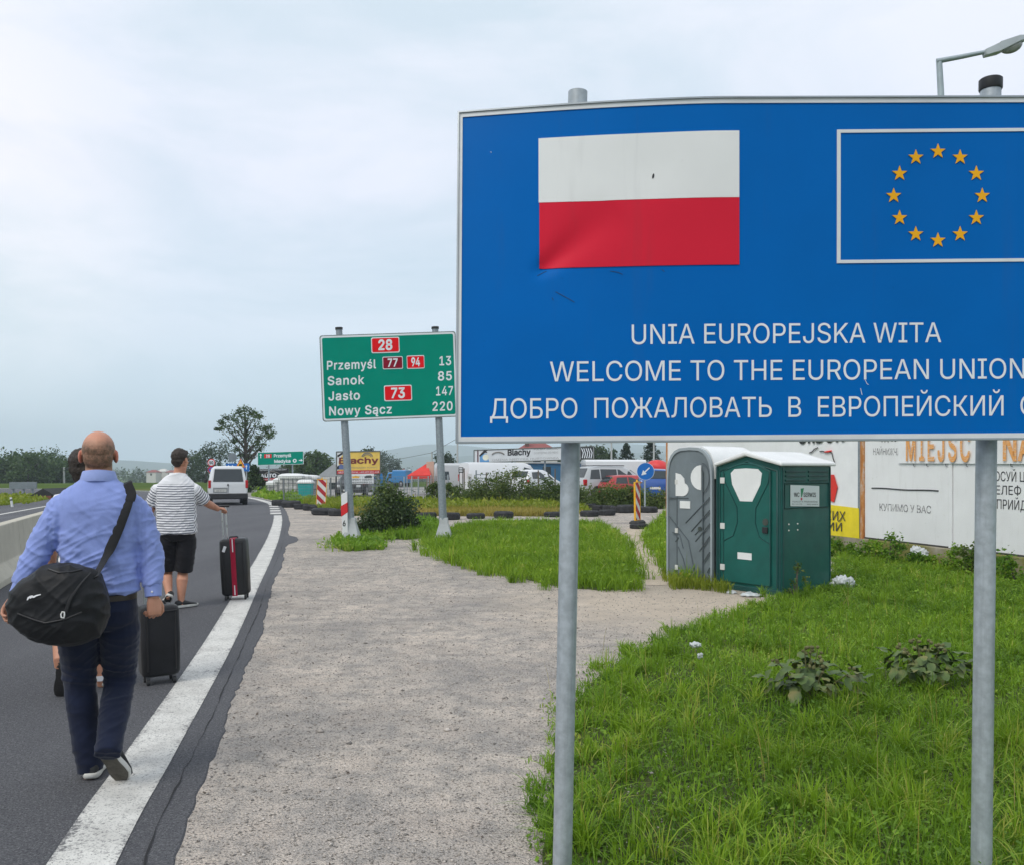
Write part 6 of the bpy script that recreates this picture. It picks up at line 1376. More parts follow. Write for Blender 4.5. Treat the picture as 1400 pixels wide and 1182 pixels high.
# trees beyond the road on the left, and across the plain
random.seed(5)
for px, d, h, w_, m_ in ((-20, 215, 9.0, 8, 0), (6, 240, 9.5, 9, 1), (22, 225, 10.5, 7, 0), (38, 235, 11.5, 9, 1), (52, 250, 10.0, 7, 0), (68, 230, 12.5, 9, 1), (80, 245, 12.0, 8, 0), (97, 240, 9.5, 8, 1), (112, 255, 9.0, 8, 0), (14, 150, 5.4, 9, 0), (38, 148, 5.6, 9, 0), (62, 152, 5.0, 8, 0), (86, 155, 4.6, 8, 1), (-12, 150, 5.4, 9, 1)):
    tree(('dark' if m_ == 0 else 'mid-green')+' leafy tree in the row beyond the road on the far left', far(px, d), h*0.9, w_, TREEG, True, 95, 22, 0.55, 0.05)
for px, d, h, w_, lb in ((300, 190, 10.0, 9, 'round dark tree just left of the speed limit sign'), (262, 170, 6.2, 7, 'low round tree right of the striped man in the distance'), (281, 165, 6.8, 7, 'bushy tree behind the speed limit sign'), (426, 120, 4.2, 4.4, 'bushy green tree between the direction sign and the yellow billboard'), (440, 135, 4.4, 4, 'smaller green tree beside the yellow billboard'),
                     (405, 130, 3.9, 5, 'green tree behind the green direction sign'), (522, 260, 11.5, 6, 'tall hazy tree right of the yellow billboard'), (532, 265, 10.5, 7, 'rounded hazy tree right of the yellow billboard'), (541, 268, 9.5, 6, 'lower hazy tree beside the tall one right of the yellow billboard'), (502, 150, 5.9, 5, 'tree top showing above the yellow billboard'), (607, 130, 4.2, 4, 'spiky dark tree beside the street pole behind the grey post'), (814, 120, 5.0, 4.5, 'dark leafy tree right of the left sign post'), (831, 125, 4.6, 4, 'dark leafy tree left of the first spruce'), (770, 140, 5, 5, 'dark tree hidden behind the left sign post')):
    tree(lb, far(px, d), h, w_, TREEM if d > 140 or 'dark' in lb else TREEG, True, 80, 22, 0.45, 0.05)
def spruce(label, base, h, w_):
    base = Vector(base); t = thing('spruce', label, 'tree', base, 'spruces behind the car lot'); cl = []
    for i in range(46):
        f = 0.06+0.94*i/46; r = w_*0.5*(1-f)**0.85; a = i*2.4; k = random.uniform(0.5, 1.0)
        cl.append((base+Vector((math.cos(a)*r*k, math.sin(a)*r*k, h*f-0.12*r)), (r*0.42+0.08, r*0.42+0.08, 0.16)))
    leaf_cloud('crown', cl, 60, 0.28, SPRUCE, t, aspect=0.3, up=-0.1); MB().tube([base, base+Vector((0, 0, h))], [0.16, 0.02], 8).build('trunk', BARK, t, smooth=60)
spruce('narrow dark spruce rising left of the blue arrow sign', far(856, 88), 4.4, 3.4); spruce('broader dark spruce rising right of the blue arrow sign', far(890, 84), 4.7, 4.2)
def woods(name, px0, px1, d0, d1, n, h0, h1, leaf, mat):
    cl = []
    for i in range(n):
        d = random.uniform(d0, d1); p = far(random.uniform(px0, px1), d); h = random.uniform(h0, h1); w_ = h*random.uniform(0.7, 1.2)
        for k in range(3): cl.append((p+Vector((random.uniform(-.35, .35)*w_, random.uniform(-.3, .3)*w_, h*random.uniform(0.25, 0.8))), (w_*0.4, w_*0.4, h*0.30)))
    o = leaf_cloud(name, cl, 34, leaf, mat, None); o['kind'] = 'stuff'; return o
woods('far_woods', -500, 420, 420, 900, 260, 6, 11.5, 1.6, TREEM); woods('far_woods', 420, 1500, 420, 1100, 340, 6, 11.5, 1.7, TREEM)
woods('far_woods', -900, 2200, 1000, 1900, 420, 8, 15, 3.2, TREEM)
# ================================================================== VEHICLES
def paint(name, col, rough=0.28): 
    if name in MATS: return MATS[name]
    s = MN(name); c = s.mix(s.ramp(s.noise(3, 5, 0.7), (0.5, 0.0), (0.75, 0.25)), col, tuple(a*0.75+0.03 for a in col)); s.b.inputs['Coat Weight'].default_value = 0.4; s.b.inputs['Coat Roughness'].default_value = 0.08
    MATS[name] = s.done(c, rough); return MATS[name]
GLASS = M('car_glass', (0.02, 0.028, 0.032), 0.08, spec=0.7); TAIL = M('tail_red', (0.45, 0.01, 0.015), 0.25); PLATE = M('plate_white', (0.60, 0.60, 0.56), 0.5); HUB = M('hub_grey', (0.25, 0.26, 0.27), 0.4, 0.5); TRIM = M('trim_black', (0.022, 0.023, 0.025), 0.6); LAMPG = M('headlamp_clear', (0.55, 0.57, 0.58), 0.15)
class Car:
    def __init__(s, label, cat, st, col, wheels=(0.75, 3.3), wr=0.31, group='vehicles on the road and the lot'):
        s.t = thing({'car': 'parked_car', 'van': 'van', 'truck': 'truck', 'caravan': 'caravan'}[cat], label, cat, (0, 0, 0), group); s.st = st; mb = MB(); rg = []
        for y, zb, zm, zt, wm, wt in st: rg.append([(-wm*0.88, y, zb), (-wm*0.98, y, zb+0.10), (-wm, y, (zb+zm)/2), (-wm*0.985, y, zm), (-wt-(wm-wt)*0.06, y, zt-(zt-zm)*0.12), (-wt*0.86, y, zt), (0, y, zt+0.02*(1 if zt-zm > 0.3 else 0)), (wt*0.86, y, zt), (wt+(wm-wt)*0.06, y, zt-(zt-zm)*0.12), (wm*0.985, y, zm), (wm, y, (zb+zm)/2), (wm*0.98, y, zb+0.10), (wm*0.88, y, zb)])
        mb.rings(rg); s.body = mb.build('body', col, s.t, smooth=38); s.wm = max(q[4] for q in st)
        for y in wheels:
            for sg in (-1, 1):
                x = sg*(s.wm-0.10); w_ = MB().tube([(x-0.10*sg, y, wr), (x-0.09*sg, y, wr), (x+0.09*sg, y, wr), (x+0.105*sg, y, wr)], [wr*0.9, wr, wr, wr*0.9], 22).build('wheel', RUB, s.t, smooth=40)
                MB().tube([(x+0.1*sg, y, wr), (x+0.112*sg, y, wr)], [wr*0.62, wr*0.58], 16).build('hubcap', HUB, w_, smooth=40)
                MB().tube([(sg*(s.wm-0.01)-0.05*sg, y, wr+0.015), (sg*(s.wm+0.004), y, wr+0.015)], wr*1.13, 22).build('wheel_arch', TRIM, s.t, smooth=40)
    def at(s, y):
        for a, b in zip(s.st, s.st[1:]):
            if a[0] <= y <= b[0]: f = (y-a[0])/(b[0]-a[0]); return [p+(q-p)*f for p, q in zip(a, b)]
        return list(s.st[-1])
    def side(s, ys, t0=0.10, t1=0.80):
        for y0, y1, y0t, y1t in ys:
            for sg in (-1, 1):
                def pt(y, t):
                    a = s.at(y); x = a[4]*0.985+(a[5]+(a[4]-a[5])*0.06-a[4]*0.985)*t/0.88; return Vector((sg*(x+0.008), y, a[2]+(a[3]-a[2])*t))
                MB().rings([[pt(y0, t0), pt(y1, t0), pt(y1t, t1), pt(y0t, t1)], [p-Vector((sg*0.03, 0, 0)) for p in (pt(y0, t0), pt(y1, t0), pt(y1t, t1), pt(y0t, t1))]]).build('window', GLASS, s.t)
    def screen(s, i, j, t0, t1, name='windscreen', k=0.86, out=-1):
        a, b = s.st[i], s.st[j]; P_ = []
        for t, sg in ((t0, -1), (t0, 1), (t1, 1), (t1, -1)):
            y = a[0]+(b[0]-a[0])*t; z = a[3]+(b[3]-a[3])*t; w_ = (a[5]+(b[5]-a[5])*t)*k; P_.append(Vector((sg*w_, y, z)))
        nn = (P_[1]-P_[0]).cross(P_[3]-P_[0]).normalized(); 
        if nn.y*out < 0: nn = -nn
        MB().rings([[p+nn*0.022 for p in P_], [p-nn*0.02 for p in P_]]).build(name, GLASS, s.t)
    def bx(s, name, mat, x0, x1, y0, y1, z0, z1, bev=0.02, both=False):
        for sg in ((-1, 1) if both else (1,)): MB().box(min(sg*x0, sg*x1), max(sg*x0, sg*x1), y0, y1, z0, z1).build(name, mat, s.t, bevel=bev)
    def put(s, px, d, yaw, sc=(1, 1, 1), cy=None):
        L_ = s.st[-1][0]; f = Matrix.Rotation(R(yaw), 3, 'Z') @ Vector((0, (L_/2 if cy is None else cy)*sc[1], 0)); s.t.location = GD(px, d)-f; s.t.rotation_euler = (0, 0, R(yaw)); s.t.scale = sc; return s
VAN = [(0.0, 0.36, 0.98, 1.02, 0.80, 0.76), (0.10, 0.32, 1.00, 1.375, 0.845, 0.706), (0.20, 0.30, 1.02, 1.74, 0.86, 0.655), (0.5, 0.28, 1.02, 1.80, 0.865, 0.68), (2.2, 0.28, 1.0, 1.78, 0.865, 0.69), (2.75, 0.28, 1.0, 1.68, 0.86, 0.68), (3.35, 0.28, 0.98, 1.06, 0.85, 0.76), (4.0, 0.30, 0.78, 0.86, 0.78, 0.68), (4.12, 0.35, 0.6, 0.66, 0.70, 0.6)]
v = Car('white panel van driving away along the road, seen from behind', 'van', VAN, paint('paint_white', (0.70, 0.71, 0.72)))
v.screen(0, 2, 0.10, 0.90, 'rear_window', 0.88); v.side([(2.3, 3.1, 2.35, 2.75)]); v.screen(5, 6, 0.1, 0.9, 'windscreen', 0.9, 1)
v.bx('bumper', TRIM, -0.86, 0.86, -0.07, 0.25, 0.30, 0.56, 0.04); v.bx('tail_lamp', TAIL, 0.745, 0.865, -0.012, 0.14, 0.80, 1.16, 0.02, True)
v.bx('number_plate', PLATE, -0.60, -0.08, -0.022, 0.0, 0.63, 0.74, 0.004); v.bx('plate_recess', M('recess_grey', (0.25, 0.26, 0.26), 0.5), -0.66, -0.03, -0.012, 0.01, 0.60, 0.83, 0.01); v.bx('door_seam', TRIM, -0.008, 0.008, -0.006, 0.01, 0.58, 1.0, 0.0); v.bx('door_handle', TRIM, -0.05, 0.02, -0.03, 0.0, 0.90, 0.98, 0.01); v.bx('mirror', TRIM, 0.88, 1.02, 3.0, 3.12, 1.0, 1.18, 0.03, True)
text('plate_number', 'WA 8157', TRIM, v.t, (-0.53, -0.024, 0.655), (0.40, 0, 0), (0, 0, 0.06), (0, -1, 0)); v.put(312, 40.2, 20, cy=0.1)
MPV = [(0.0, 0.34, 0.86, 0.90, 0.80, 0.74), (0.10, 0.28, 0.98, 1.06, 0.88, 0.76), (0.42, 0.25, 1.0, 1.68, 0.92, 0.70), (1.3, 0.24, 0.99, 1.74, 0.93, 0.72), (2.6, 0.24, 0.96, 1.72, 0.93, 0.71), (3.05, 0.24, 0.95, 1.58, 0.92, 0.69), (3.95, 0.24, 0.92, 1.02, 0.90, 0.78), (4.6, 0.28, 0.72, 0.80, 0.82, 0.70), (4.75, 0.34, 0.55, 0.60, 0.74, 0.62)]
v = Car('silver minivan parked behind the weeds right of the left sign post', 'car', MPV, paint('paint_silver', (0.42, 0.44, 0.45), 0.3), (0.85, 3.85), 0.33); v.side([(0.40, 1.05, 0.55, 1.05), (1.12, 2.15, 1.12, 2.15), (2.22, 3.45, 2.22, 3.02)]); v.screen(1, 2, 0.15, 0.9, 'rear_window'); v.screen(5, 6, 0.08, 0.92, 'windscreen', 0.9, 1); v.bx('tail_lamp', TAIL, 0.76, 0.90, 0.02, 0.22, 0.72, 1.05, 0.02, True); v.bx('roof_rail', TRIM, 0.66, 0.70, 0.7, 2.7, 1.745, 1.79, 0.01, True); v.put(838, 50, -66, (1, 1, 1.06))
HAT = [(0.0, 0.34, 0.82, 0.86, 0.74, 0.68), (0.10, 0.28, 0.90, 1.0, 0.82, 0.70), (0.45, 0.24, 0.93, 1.42, 0.85, 0.62), (1.0, 0.23, 0.92, 1.47, 0.86, 0.63), (1.9, 0.23, 0.90, 1.46, 0.86, 0.63), (2.3, 0.23, 0.89, 1.36, 0.86, 0.62), (3.05, 0.24, 0.86, 0.94, 0.84, 0.72), (3.75, 0.28, 0.68, 0.76, 0.77, 0.66), (3.9, 0.34, 0.5, 0.56, 0.68, 0.58)]
def hatch(label, col, px, d, yaw, sc=(1, 1, 1)):
    v = Car(label, 'car', HAT, col, (0.68, 3.1), 0.29); v.side([(0.5, 1.2, 0.62, 1.2), (1.27, 2.7, 1.27, 2.3)]); v.screen(1, 2, 0.12, 0.9, 'rear_window'); v.screen(5, 6, 0.1, 0.9, 'windscreen', 0.9, 1); v.bx('tail_lamp', TAIL, 0.66, 0.83, 0.03, 0.16, 0.72, 0.92, 0.02, True); v.bx('number_plate', PLATE, -0.26, 0.26, -0.015, 0.01, 0.60, 0.70, 0.004); v.bx('headlamp', LAMPG, 0.5, 0.74, 3.72, 3.86, 0.56, 0.68, 0.02, True); return v.put(px, d, yaw, sc)
hatch('white hatchback with red tail lights half hidden in the shrubs', paint('paint_white', (0.7, 0.7, 0.7)), 733, 55, -38, (1, 1, 1.12)); hatch('blue hatchback parked beside the edge of the white hoarding', paint('paint_blue', (0.015, 0.075, 0.30)), 893, 45, -6, (1, 1, 1.14)); hatch('red car parked behind the blue arrow sign', paint('paint_red', (0.40, 0.03, 0.03)), 868, 48.5, -75, (1, 1, 0.92))
v = Car('dark grey off-road car facing us under the white board', 'car', MPV, paint('paint_dark', (0.030, 0.034, 0.038)), (0.85, 3.85), 0.37); v.side([(0.5, 1.9, 0.6, 1.9), (2.0, 3.4, 2.0, 3.0)]); v.screen(5, 6, 0.08, 0.92, 'windscreen', 0.9, 1)
v.bx('headlamp', LAMPG, 0.50, 0.76, 4.58, 4.76, 0.60, 0.74, 0.02, True); v.bx('grille', TRIM, -0.46, 0.46, 4.70, 4.79, 0.50, 0.72, 0.02); v.bx('bumper', TRIM, -0.80, 0.80, 4.62, 4.84, 0.28, 0.48, 0.04); v.bx('number_plate', PLATE, -0.26, 0.26, 4.845, 4.86, 0.36, 0.46, 0.004); v.put(489, 55, 176, (1, 1, 1.0))
SPR = [(0.0, 0.40, 1.1, 1.14, 0.86, 0.82), (0.06, 0.36, 1.2, 2.30, 0.90, 0.80), (0.3, 0.34, 1.2, 2.36, 0.92, 0.82), (4.0, 0.34, 1.2, 2.34, 0.92, 0.82), (4.5, 0.34, 1.15, 2.16, 0.92, 0.80), (5.2, 0.34, 1.10, 1.22, 0.90, 0.80), (5.75, 0.36, 0.85, 0.95, 0.86, 0.74), (5.9, 0.42, 0.6, 0.66, 0.76, 0.66)]
v = Car('long white delivery van parked behind the fence and shrubs', 'van', SPR, paint('paint_white', (0.7, 0.7, 0.7)), (1.1, 4.8), 0.35); v.side([(3.9, 5.0, 3.95, 4.45)], 0.12, 0.72); v.screen(4, 5, 0.08, 0.9, 'windscreen', 0.9, 1); v.bx('side_strip', TRIM, 0.915, 0.935, 0.3, 5.2, 0.72, 0.80, 0.01, True); v.bx('tail_lamp', TAIL, 0.80, 0.90, -0.01, 0.06, 1.0, 1.5, 0.02, True); v.put(690, 58, -64, (1, 1, 0.90))
CRV = [(0.0, 0.45, 1.1, 2.1, 1.0, 0.98), (0.15, 0.36, 1.1, 2.42, 1.05, 1.0), (4.2, 0.36, 1.1, 2.42, 1.05, 1.0), (4.5, 0.5, 1.1, 2.1, 1.0, 0.96)]
v = Car('white-grey caravan with a dark rounded window behind the fence', 'caravan', CRV, paint('paint_caravan', (0.50, 0.52, 0.53), 0.4), (2.2,), 0.32); v.side([(0.5, 1.5, 0.7, 1.4), (2.6, 3.9, 2.7, 3.8)], 0.03, 0.52); v.put(622, 60, -80, (1, 0.62, 0.86))
v = Car('white box truck whose roof shows behind the silver minivan', 'truck', [(0.0, 0.6, 1.4, 2.3, 1.05, 1.03), (0.05, 0.55, 1.4, 2.34, 1.06, 1.04), (5.0, 0.55, 1.4, 2.34, 1.06, 1.04), (5.05, 0.5, 1.2, 2.1, 1.0, 0.92), (5.9, 0.5, 1.2, 2.05, 1.0, 0.9), (6.5, 0.5, 1.15, 1.25, 0.98, 0.9), (6.7, 0.55, 0.9, 1.0, 0.95, 0.85)], paint('paint_white', (0.7, 0.7, 0.7)), (1.2, 5.7), 0.42); v.side([(5.2, 6.1, 5.2, 5.9)], 0.1, 0.8); v.screen(4, 5, 0.1, 0.9, 'windscreen', 0.9, 1); v.put(852, 62, -85, (1, 0.85, 1.0))
v = Car('blue and white truck far behind the bush, left of the red tent', 'truck', [(0.0, 0.6, 1.3, 2.2, 1.05, 1.03), (0.05, 0.55, 1.3, 2.25, 1.06, 1.04), (2.6, 0.55, 1.3, 2.25, 1.06, 1.04), (2.65, 0.5, 1.1, 2.0, 1.0, 0.92), (3.6, 0.5, 1.1, 1.95, 1.0, 0.9), (4.0, 0.55, 0.9, 1.0, 0.95, 0.85)], paint('paint_sky', (0.03, 0.20, 0.45)), (0.9, 3.2), 0.4); v.side([(2.8, 3.5, 2.8, 3.4)], 0.1, 0.8); v.put(545, 84, 80, (1, 0.5, 0.72))

# ================================================================== BOARDS, SIGNS AND THE LOT IN THE DISTANCE
def board(name, label, cat, px0, py0, px1, py1, d, face, posts=(), pr=0.05, slope=0.0, th=0.06, frame=None, pm=None):
    t = thing(name, label, cat, GD((px0+px1)/2, d)); w_ = px1-px0
    mb = MB(); c = [P(px0, py0, d), P(px1, py0+slope*w_, d), P(px1, py1+slope*w_, d), P(px0, py1, d)]; mb.rings([c, [p+Vector((0, th, 0)) for p in c]]); mb.build('panel', face, t, bevel=0.008)
    if frame:
        m = MB()
        for a, b in zip(c, c[1:]+c[:1]): m.tube([a+Vector((0, -0.005, 0)), b+Vector((0, -0.005, 0))], 0.035, 6)
        m.build('frame', frame, t)
    for px in posts: MB().tube([GD(px, d+th+pr), P(px, py0+2, d+th+pr)], pr, 10).build('post', pm or GALVD, t, smooth=50)
    return t
def bpatch(t, name, pts, d, mat, off=0.006): MB().rings([[P(x, y, d)-Vector((0, o_, 0)) for x, y in pts] for o_ in (off, 0.001)]).build(name, mat, t)
def btext(t, body, px0, py, px1, h, d, mat, slope=0.0, off=0.008, bold=0.0): return ptext('lettering', body, mat, t, px0, py, px1, py+slope*(px1-px0), h, d, bold, fn=lambda p: p-Vector((0, off, 0)))
BY = M('billboard_yellow', (0.72, 0.50, 0.10), 0.55); BBR = M('lettering_brown', (0.16, 0.02, 0.02), 0.5); BRE = M('billboard_red', (0.50, 0.03, 0.04), 0.5); SLATE = M('roof_print_blue', (0.10, 0.14, 0.30), 0.5); GREYP = M('print_grey', (0.22, 0.21, 0.19), 0.5)
d = 53.0; t = board('billboard', 'yellow roofing advertisement billboard with brown lettering and red strip', 'billboard', 460, 617, 520, 648, d, BY, (474.5, 516), 0.07, -0.012, 0.1, M('frame_dark', (0.10, 0.11, 0.10), 0.6))
bpatch(t, 'red_strip', [(460.3, 642.5), (519.8, 641.6), (519.8, 647), (460.3, 647.8)], d, BRE); bpatch(t, 'white_area', [(460.3, 617.5), (471, 617.3), (466, 624), (463, 630), (463, 642), (460.3, 642)], d, WHITE)
bpatch(t, 'roof_print', [(461, 622), (468, 617.6), (472, 620), (472, 623), (468, 620.5), (462, 624.5)], d, SLATE); bpatch(t, 'house_print', [(461, 637), (466, 633.5), (472, 636), (472, 641), (461, 641)], d, SLATE)
btext(t, 'Blachy', 463.5, 633, 517.5, 8.0, d, BBR, -0.012, 0.009, 0.03); btext(t, 'PRODUCENT POKRYĆ', 480, 639.6, 516, 1.9, d, GREYP, -0.012); btext(t, 'MEDYKA 405A tel. +48 609 531 448', 463, 646.2, 518, 2.4, d, LETW, -0.014)
mb = MB(); mb.tube([P(502+7*math.cos(a), 623.5-5*math.sin(a), d)-Vector((0, 0.008, 0)) for a in [R(15*k) for k in range(13)]], 0.035, 6); mb.tube([P(502+5*math.cos(a), 623.8-3.2*math.sin(a), d)-Vector((0, 0.008, 0)) for a in [R(15*k) for k in range(13)]], 0.025, 6); mb.build('arc_emblem', GREYP, t)
d = 52.6; t = board('sign_board', 'white workshop board with black print under the yellow billboard', 'sign', 478, 647.4, 511, 661, d, WHITE, (479, 510), 0.05, -0.02, 0.06); bpatch(t, 'yellow_print', [(481, 651), (486, 649.5), (492, 650.5), (491, 652.5), (482, 652.8)], d, YFR); bpatch(t, 'car_print', [(498, 651), (501, 649.3), (507, 649), (509, 651), (508, 652.4), (499, 652.6)], d, TRIM); btext(t, 'OPONY  CZĘŚCI', 480.5, 656.3, 509, 2.3, d, TRIM, -0.02); btext(t, 'MECHANIKA 24', 480, 660.2, 509, 2.3, d, TRIM, -0.02)
d = 64.0; BLK = M('billboard_black', (0.012, 0.013, 0.014), 0.4); t = board('billboard', 'dark car-service billboard with white and red lettering below the direction sign', 'billboard', 353.5, 640.5, 394.5, 660, d, BLK, (356, 392), 0.06, -0.03, 0.1); btext(t, 'AUTO', 356, 652, 378, 4.6, d, LETW, -0.03, bold=0.04); btext(t, 'KOMPLEX', 379.5, 650.6, 391.5, 1.9, d, LETW, -0.03); bpatch(t, 'red_strip', [(354, 653.6), (380, 652.6), (380, 655.4), (354, 656.4)], d, BRE); btext(t, 'MYJNIA RĘCZNA', 355, 655.7, 379, 1.6, d, LETW, -0.03); btext(t, 'WYMIANA OPON', 355, 659, 379, 1.6, d, LETW, -0.03); btext(t, 'SERWIS MECHANICZNY', 355, 642.9, 392, 1.8, d, LETW, -0.03)
mb = MB(); mb.tube([P(361+22*k/12, 648.2-4*math.sin(PI*k/12)**0.7-0.02*k, d)-Vector((0, 0.008, 0)) for k in range(13)], 0.03, 6); mb.build('car_outline', GREYP, t)
d = 57.0; t = board('direction_sign', 'green direction sign on two posts with white arrows, in front of the tree', 'road sign', 352, 617.6, 415, 635.5, d, LETW, (367.5, 400), 0.05, -0.028, 0.05); bpatch(t, 'green_face', [(352.7, 618.2), (414.4, 616.4), (414.4, 633.2), (352.7, 634.9)], d, SGREEN); bpatch(t, 'red_plate', [(361.3, 620.2), (371.3, 619.9), (371.3, 625.1), (361.3, 625.4)], d, SRED, 0.012); btext(t, '28', 363.6, 624.4, 369.2, 3.4, d, LETW, -0.028, 0.014, 0.03); btext(t, 'Przemyśl', 374.4, 624.4, 398.2, 4.1, d, LETW, -0.028, 0.009, 0.03); btext(t, 'Medyka', 375, 632.0, 397.2, 4.1, d, LETW, -0.028, 0.009, 0.03)
bpatch(t, 'up_arrow', [(355.9, 625.6), (355.9, 621.8), (354.6, 621.9), (356.5, 619.4), (358.3, 621.8), (357.1, 621.8), (357.1, 625.6)], d, LETW, 0.009); bpatch(t, 'right_arrow', [(408.6, 628.0), (411.4, 627.9), (411.3, 626.4), (414, 628.4), (411.5, 630.2), (411.4, 629.0), (408.7, 629.1)], d, LETW, 0.009); mb = MB(); c = P(403, 629, d); mb.tube([c-Vector((0, 0.006, 0)), c-Vector((0, 0.010, 0))], 0.125, 20); mb.build('round_symbol', LETW, t); mb = MB(); mb.tube([c-Vector((0, 0.011, 0)), c-Vector((0, 0.014, 0))], 0.06, 12); mb.build('symbol_core', SGREEN, t)
# long white roofing board
d = 62.0; t = board('billboard', 'long white roofing advertisement board above the parked vans', 'billboard', 648, 614.8, 812, 632, d, WHITE, (655, 700, 745, 790), 0.07, -0.032, 0.12, M('frame_dark', (0.10, 0.11, 0.10), 0.6)); sl_ = -0.032
btext(t, 'Blachy', 694, 621.8, 725.5, 7.4, d, TRIM, sl_, 0.009, 0.035); btext(t, 'POLSKA JAKOŚĆ', 730, 614.6, 763, 2.6, d, GREYP, sl_); btext(t, 'DOSTĘPNE OD RĘKI', 730, 620.0, 763, 2.6, d, M('print_pale', (0.40, 0.40, 0.40), 0.5), sl_); btext(t, 'GMINA MEDYKA HURTOWNIA', 673, 629.5, 764, 2.8, d, MATS['print_pale'], sl_)
bpatch(t, 'dark_edge', [(652.5, 614.9), (654.2, 614.8), (654.2, 631.5), (652.5, 631.6)], d, M('print_maroon', (0.10, 0.015, 0.03), 0.5)); bpatch(t, 'roof_print', [(655, 622), (662, 614.6), (668, 614.5), (665, 616), (666.5, 618.5), (663.5, 618), (656, 624)], d, TRIM); bpatch(t, 'sky_print', [(656, 631.2), (656, 624), (660, 620), (665, 619), (669, 630.6)], d, M('print_blue', (0.12, 0.32, 0.60), 0.5)); mb = MB(); c = P(664, 624.5, d); mb.tube([c-Vector((0, 0.008, 0)), c-Vector((0, 0.012, 0))], 0.22, 18); mb.build('sun_print', M('print_cream', (0.75, 0.74, 0.60), 0.5), t)
mb = MB(); mb.tube([P(681+8.5*math.cos(a), 622-4.5*math.sin(a), d)-Vector((0, 0.008, 0)) for a in [R(15+15*k) for k in range(11)]], 0.05, 6); mb.build('arc_emblem', GREYP, t)
bpatch(t, 'tile_print', [(793.5, 611), (811, 610.4), (811, 626), (793.5, 626.6)], d, TRIM)
for k in range(5): MB().tube([P(796+3*k, 625.5, d)-Vector((0, 0.012, 0)), P(797.5+3*k, 618+1.5*(k % 2), d)-Vector((0, 0.012, 0)), P(795+3*k, 612, d)-Vector((0, 0.012, 0))], 0.035, 6).build('white_wave', LETW, t)
# sign cluster by the tree
def disc(t, name, px, py, rpx, d, mat, off=0.0, n=28): 
    c = P(px, py, d)-Vector((0, off, 0)); r = rpx/F*d; return MB().prism(circ(c, r, n), lambda u, v, w_: (u, w_, v), c.y, c.y+0.015).build(name, mat, t)
d = 58.0; t = thing('speed_limit_sign', 'round white 50 speed limit sign above a no-stopping sign on one pole', 'traffic sign', GD(289, d)); MB().cyl(GD(289, d+0.05), P(289, 626.5, d+0.05), 0.035, n=10).build('pole', GALV, t, smooth=50)
disc(t, 'red_rim', 289, 631.6, 5.1, d, SRED); disc(t, 'white_face', 289, 631.6, 4.1, d, LETW, 0.02); btext(t, '50', 286.3, 633.6, 291.8, 4.0, d, TRIM, 0, 0.03, 0.03); disc(t, 'red_rim', 288.8, 641.2, 4.6, d, SRED); disc(t, 'blue_face', 288.8, 641.2, 3.5, d, BLUES, 0.02); bpatch(t, 'red_slash', [(286.3, 639.4), (287, 638.6), (291.3, 643), (290.6, 643.8)], d, SRED, 0.03); bpatch(t, 'plate', [(286, 647), (291.5, 647), (291.5, 650), (286, 650)], d, LETW)
d = 61.0; t = thing('round_sign', 'grey back of a round road sign on a pole above the van', 'traffic sign', GD(318, d)); MB().cyl(GD(318, d+0.08), P(318, 620, d+0.08), 0.035, n=10).build('pole', GALV, t, smooth=50); disc(t, 'disc', 318, 624.5, 6.0, d, M('sign_back', (0.20, 0.23, 0.25), 0.5, 0.3))
d = 60.0; t = thing('lane_sign', 'wide blue lane arrow sign partly behind the yellow warning triangle', 'traffic sign', GD(324, d))
for px in (312, 337): MB().cyl(GD(px, d+0.08), P(px, 634, d+0.08), 0.035, n=10).build('pole', GALV, t, smooth=50)
bpatch(t, 'left_panel', [(309, 633), (324, 632.6), (324, 646), (309, 646)], d, BLUES, 0.02); bpatch(t, 'right_panel', [(332.5, 633), (341, 632.8), (341, 643.5), (332.5, 643.5)], d, BLUES, 0.02)
for px in (312.5, 318, 337): bpatch(t, 'white_arrow', [(px-0.6, 641), (px-0.6, 637), (px-1.6, 637), (px, 634.6), (px+1.6, 637), (px+0.6, 637), (px+0.6, 641)], d, LETW, 0.028)
d = 56.0; t = thing('warning_sign', 'yellow triangular warning sign with a skidding car, above the white van', 'traffic sign', GD(329, d)); MB().cyl(GD(329, d+0.05), P(329, 628, d+0.05), 0.035, n=10).build('pole', GALV, t, smooth=50); bpatch(t, 'red_rim', [(329, 625.8), (335.6, 638.6), (322.4, 638.6)], d, M('rim_orange', (0.60, 0.10, 0.02), 0.5), 0.02); bpatch(t, 'yellow_face', [(329, 628.2), (333.8, 637.5), (324.2, 637.5)], d, YFR, 0.028); bpatch(t, 'car_symbol', [(326.8, 635.4), (327.4, 633.6), (330.5, 633.2), (331.4, 634.4), (331.6, 636), (327.2, 636.4)], d, TRIM, 0.034)
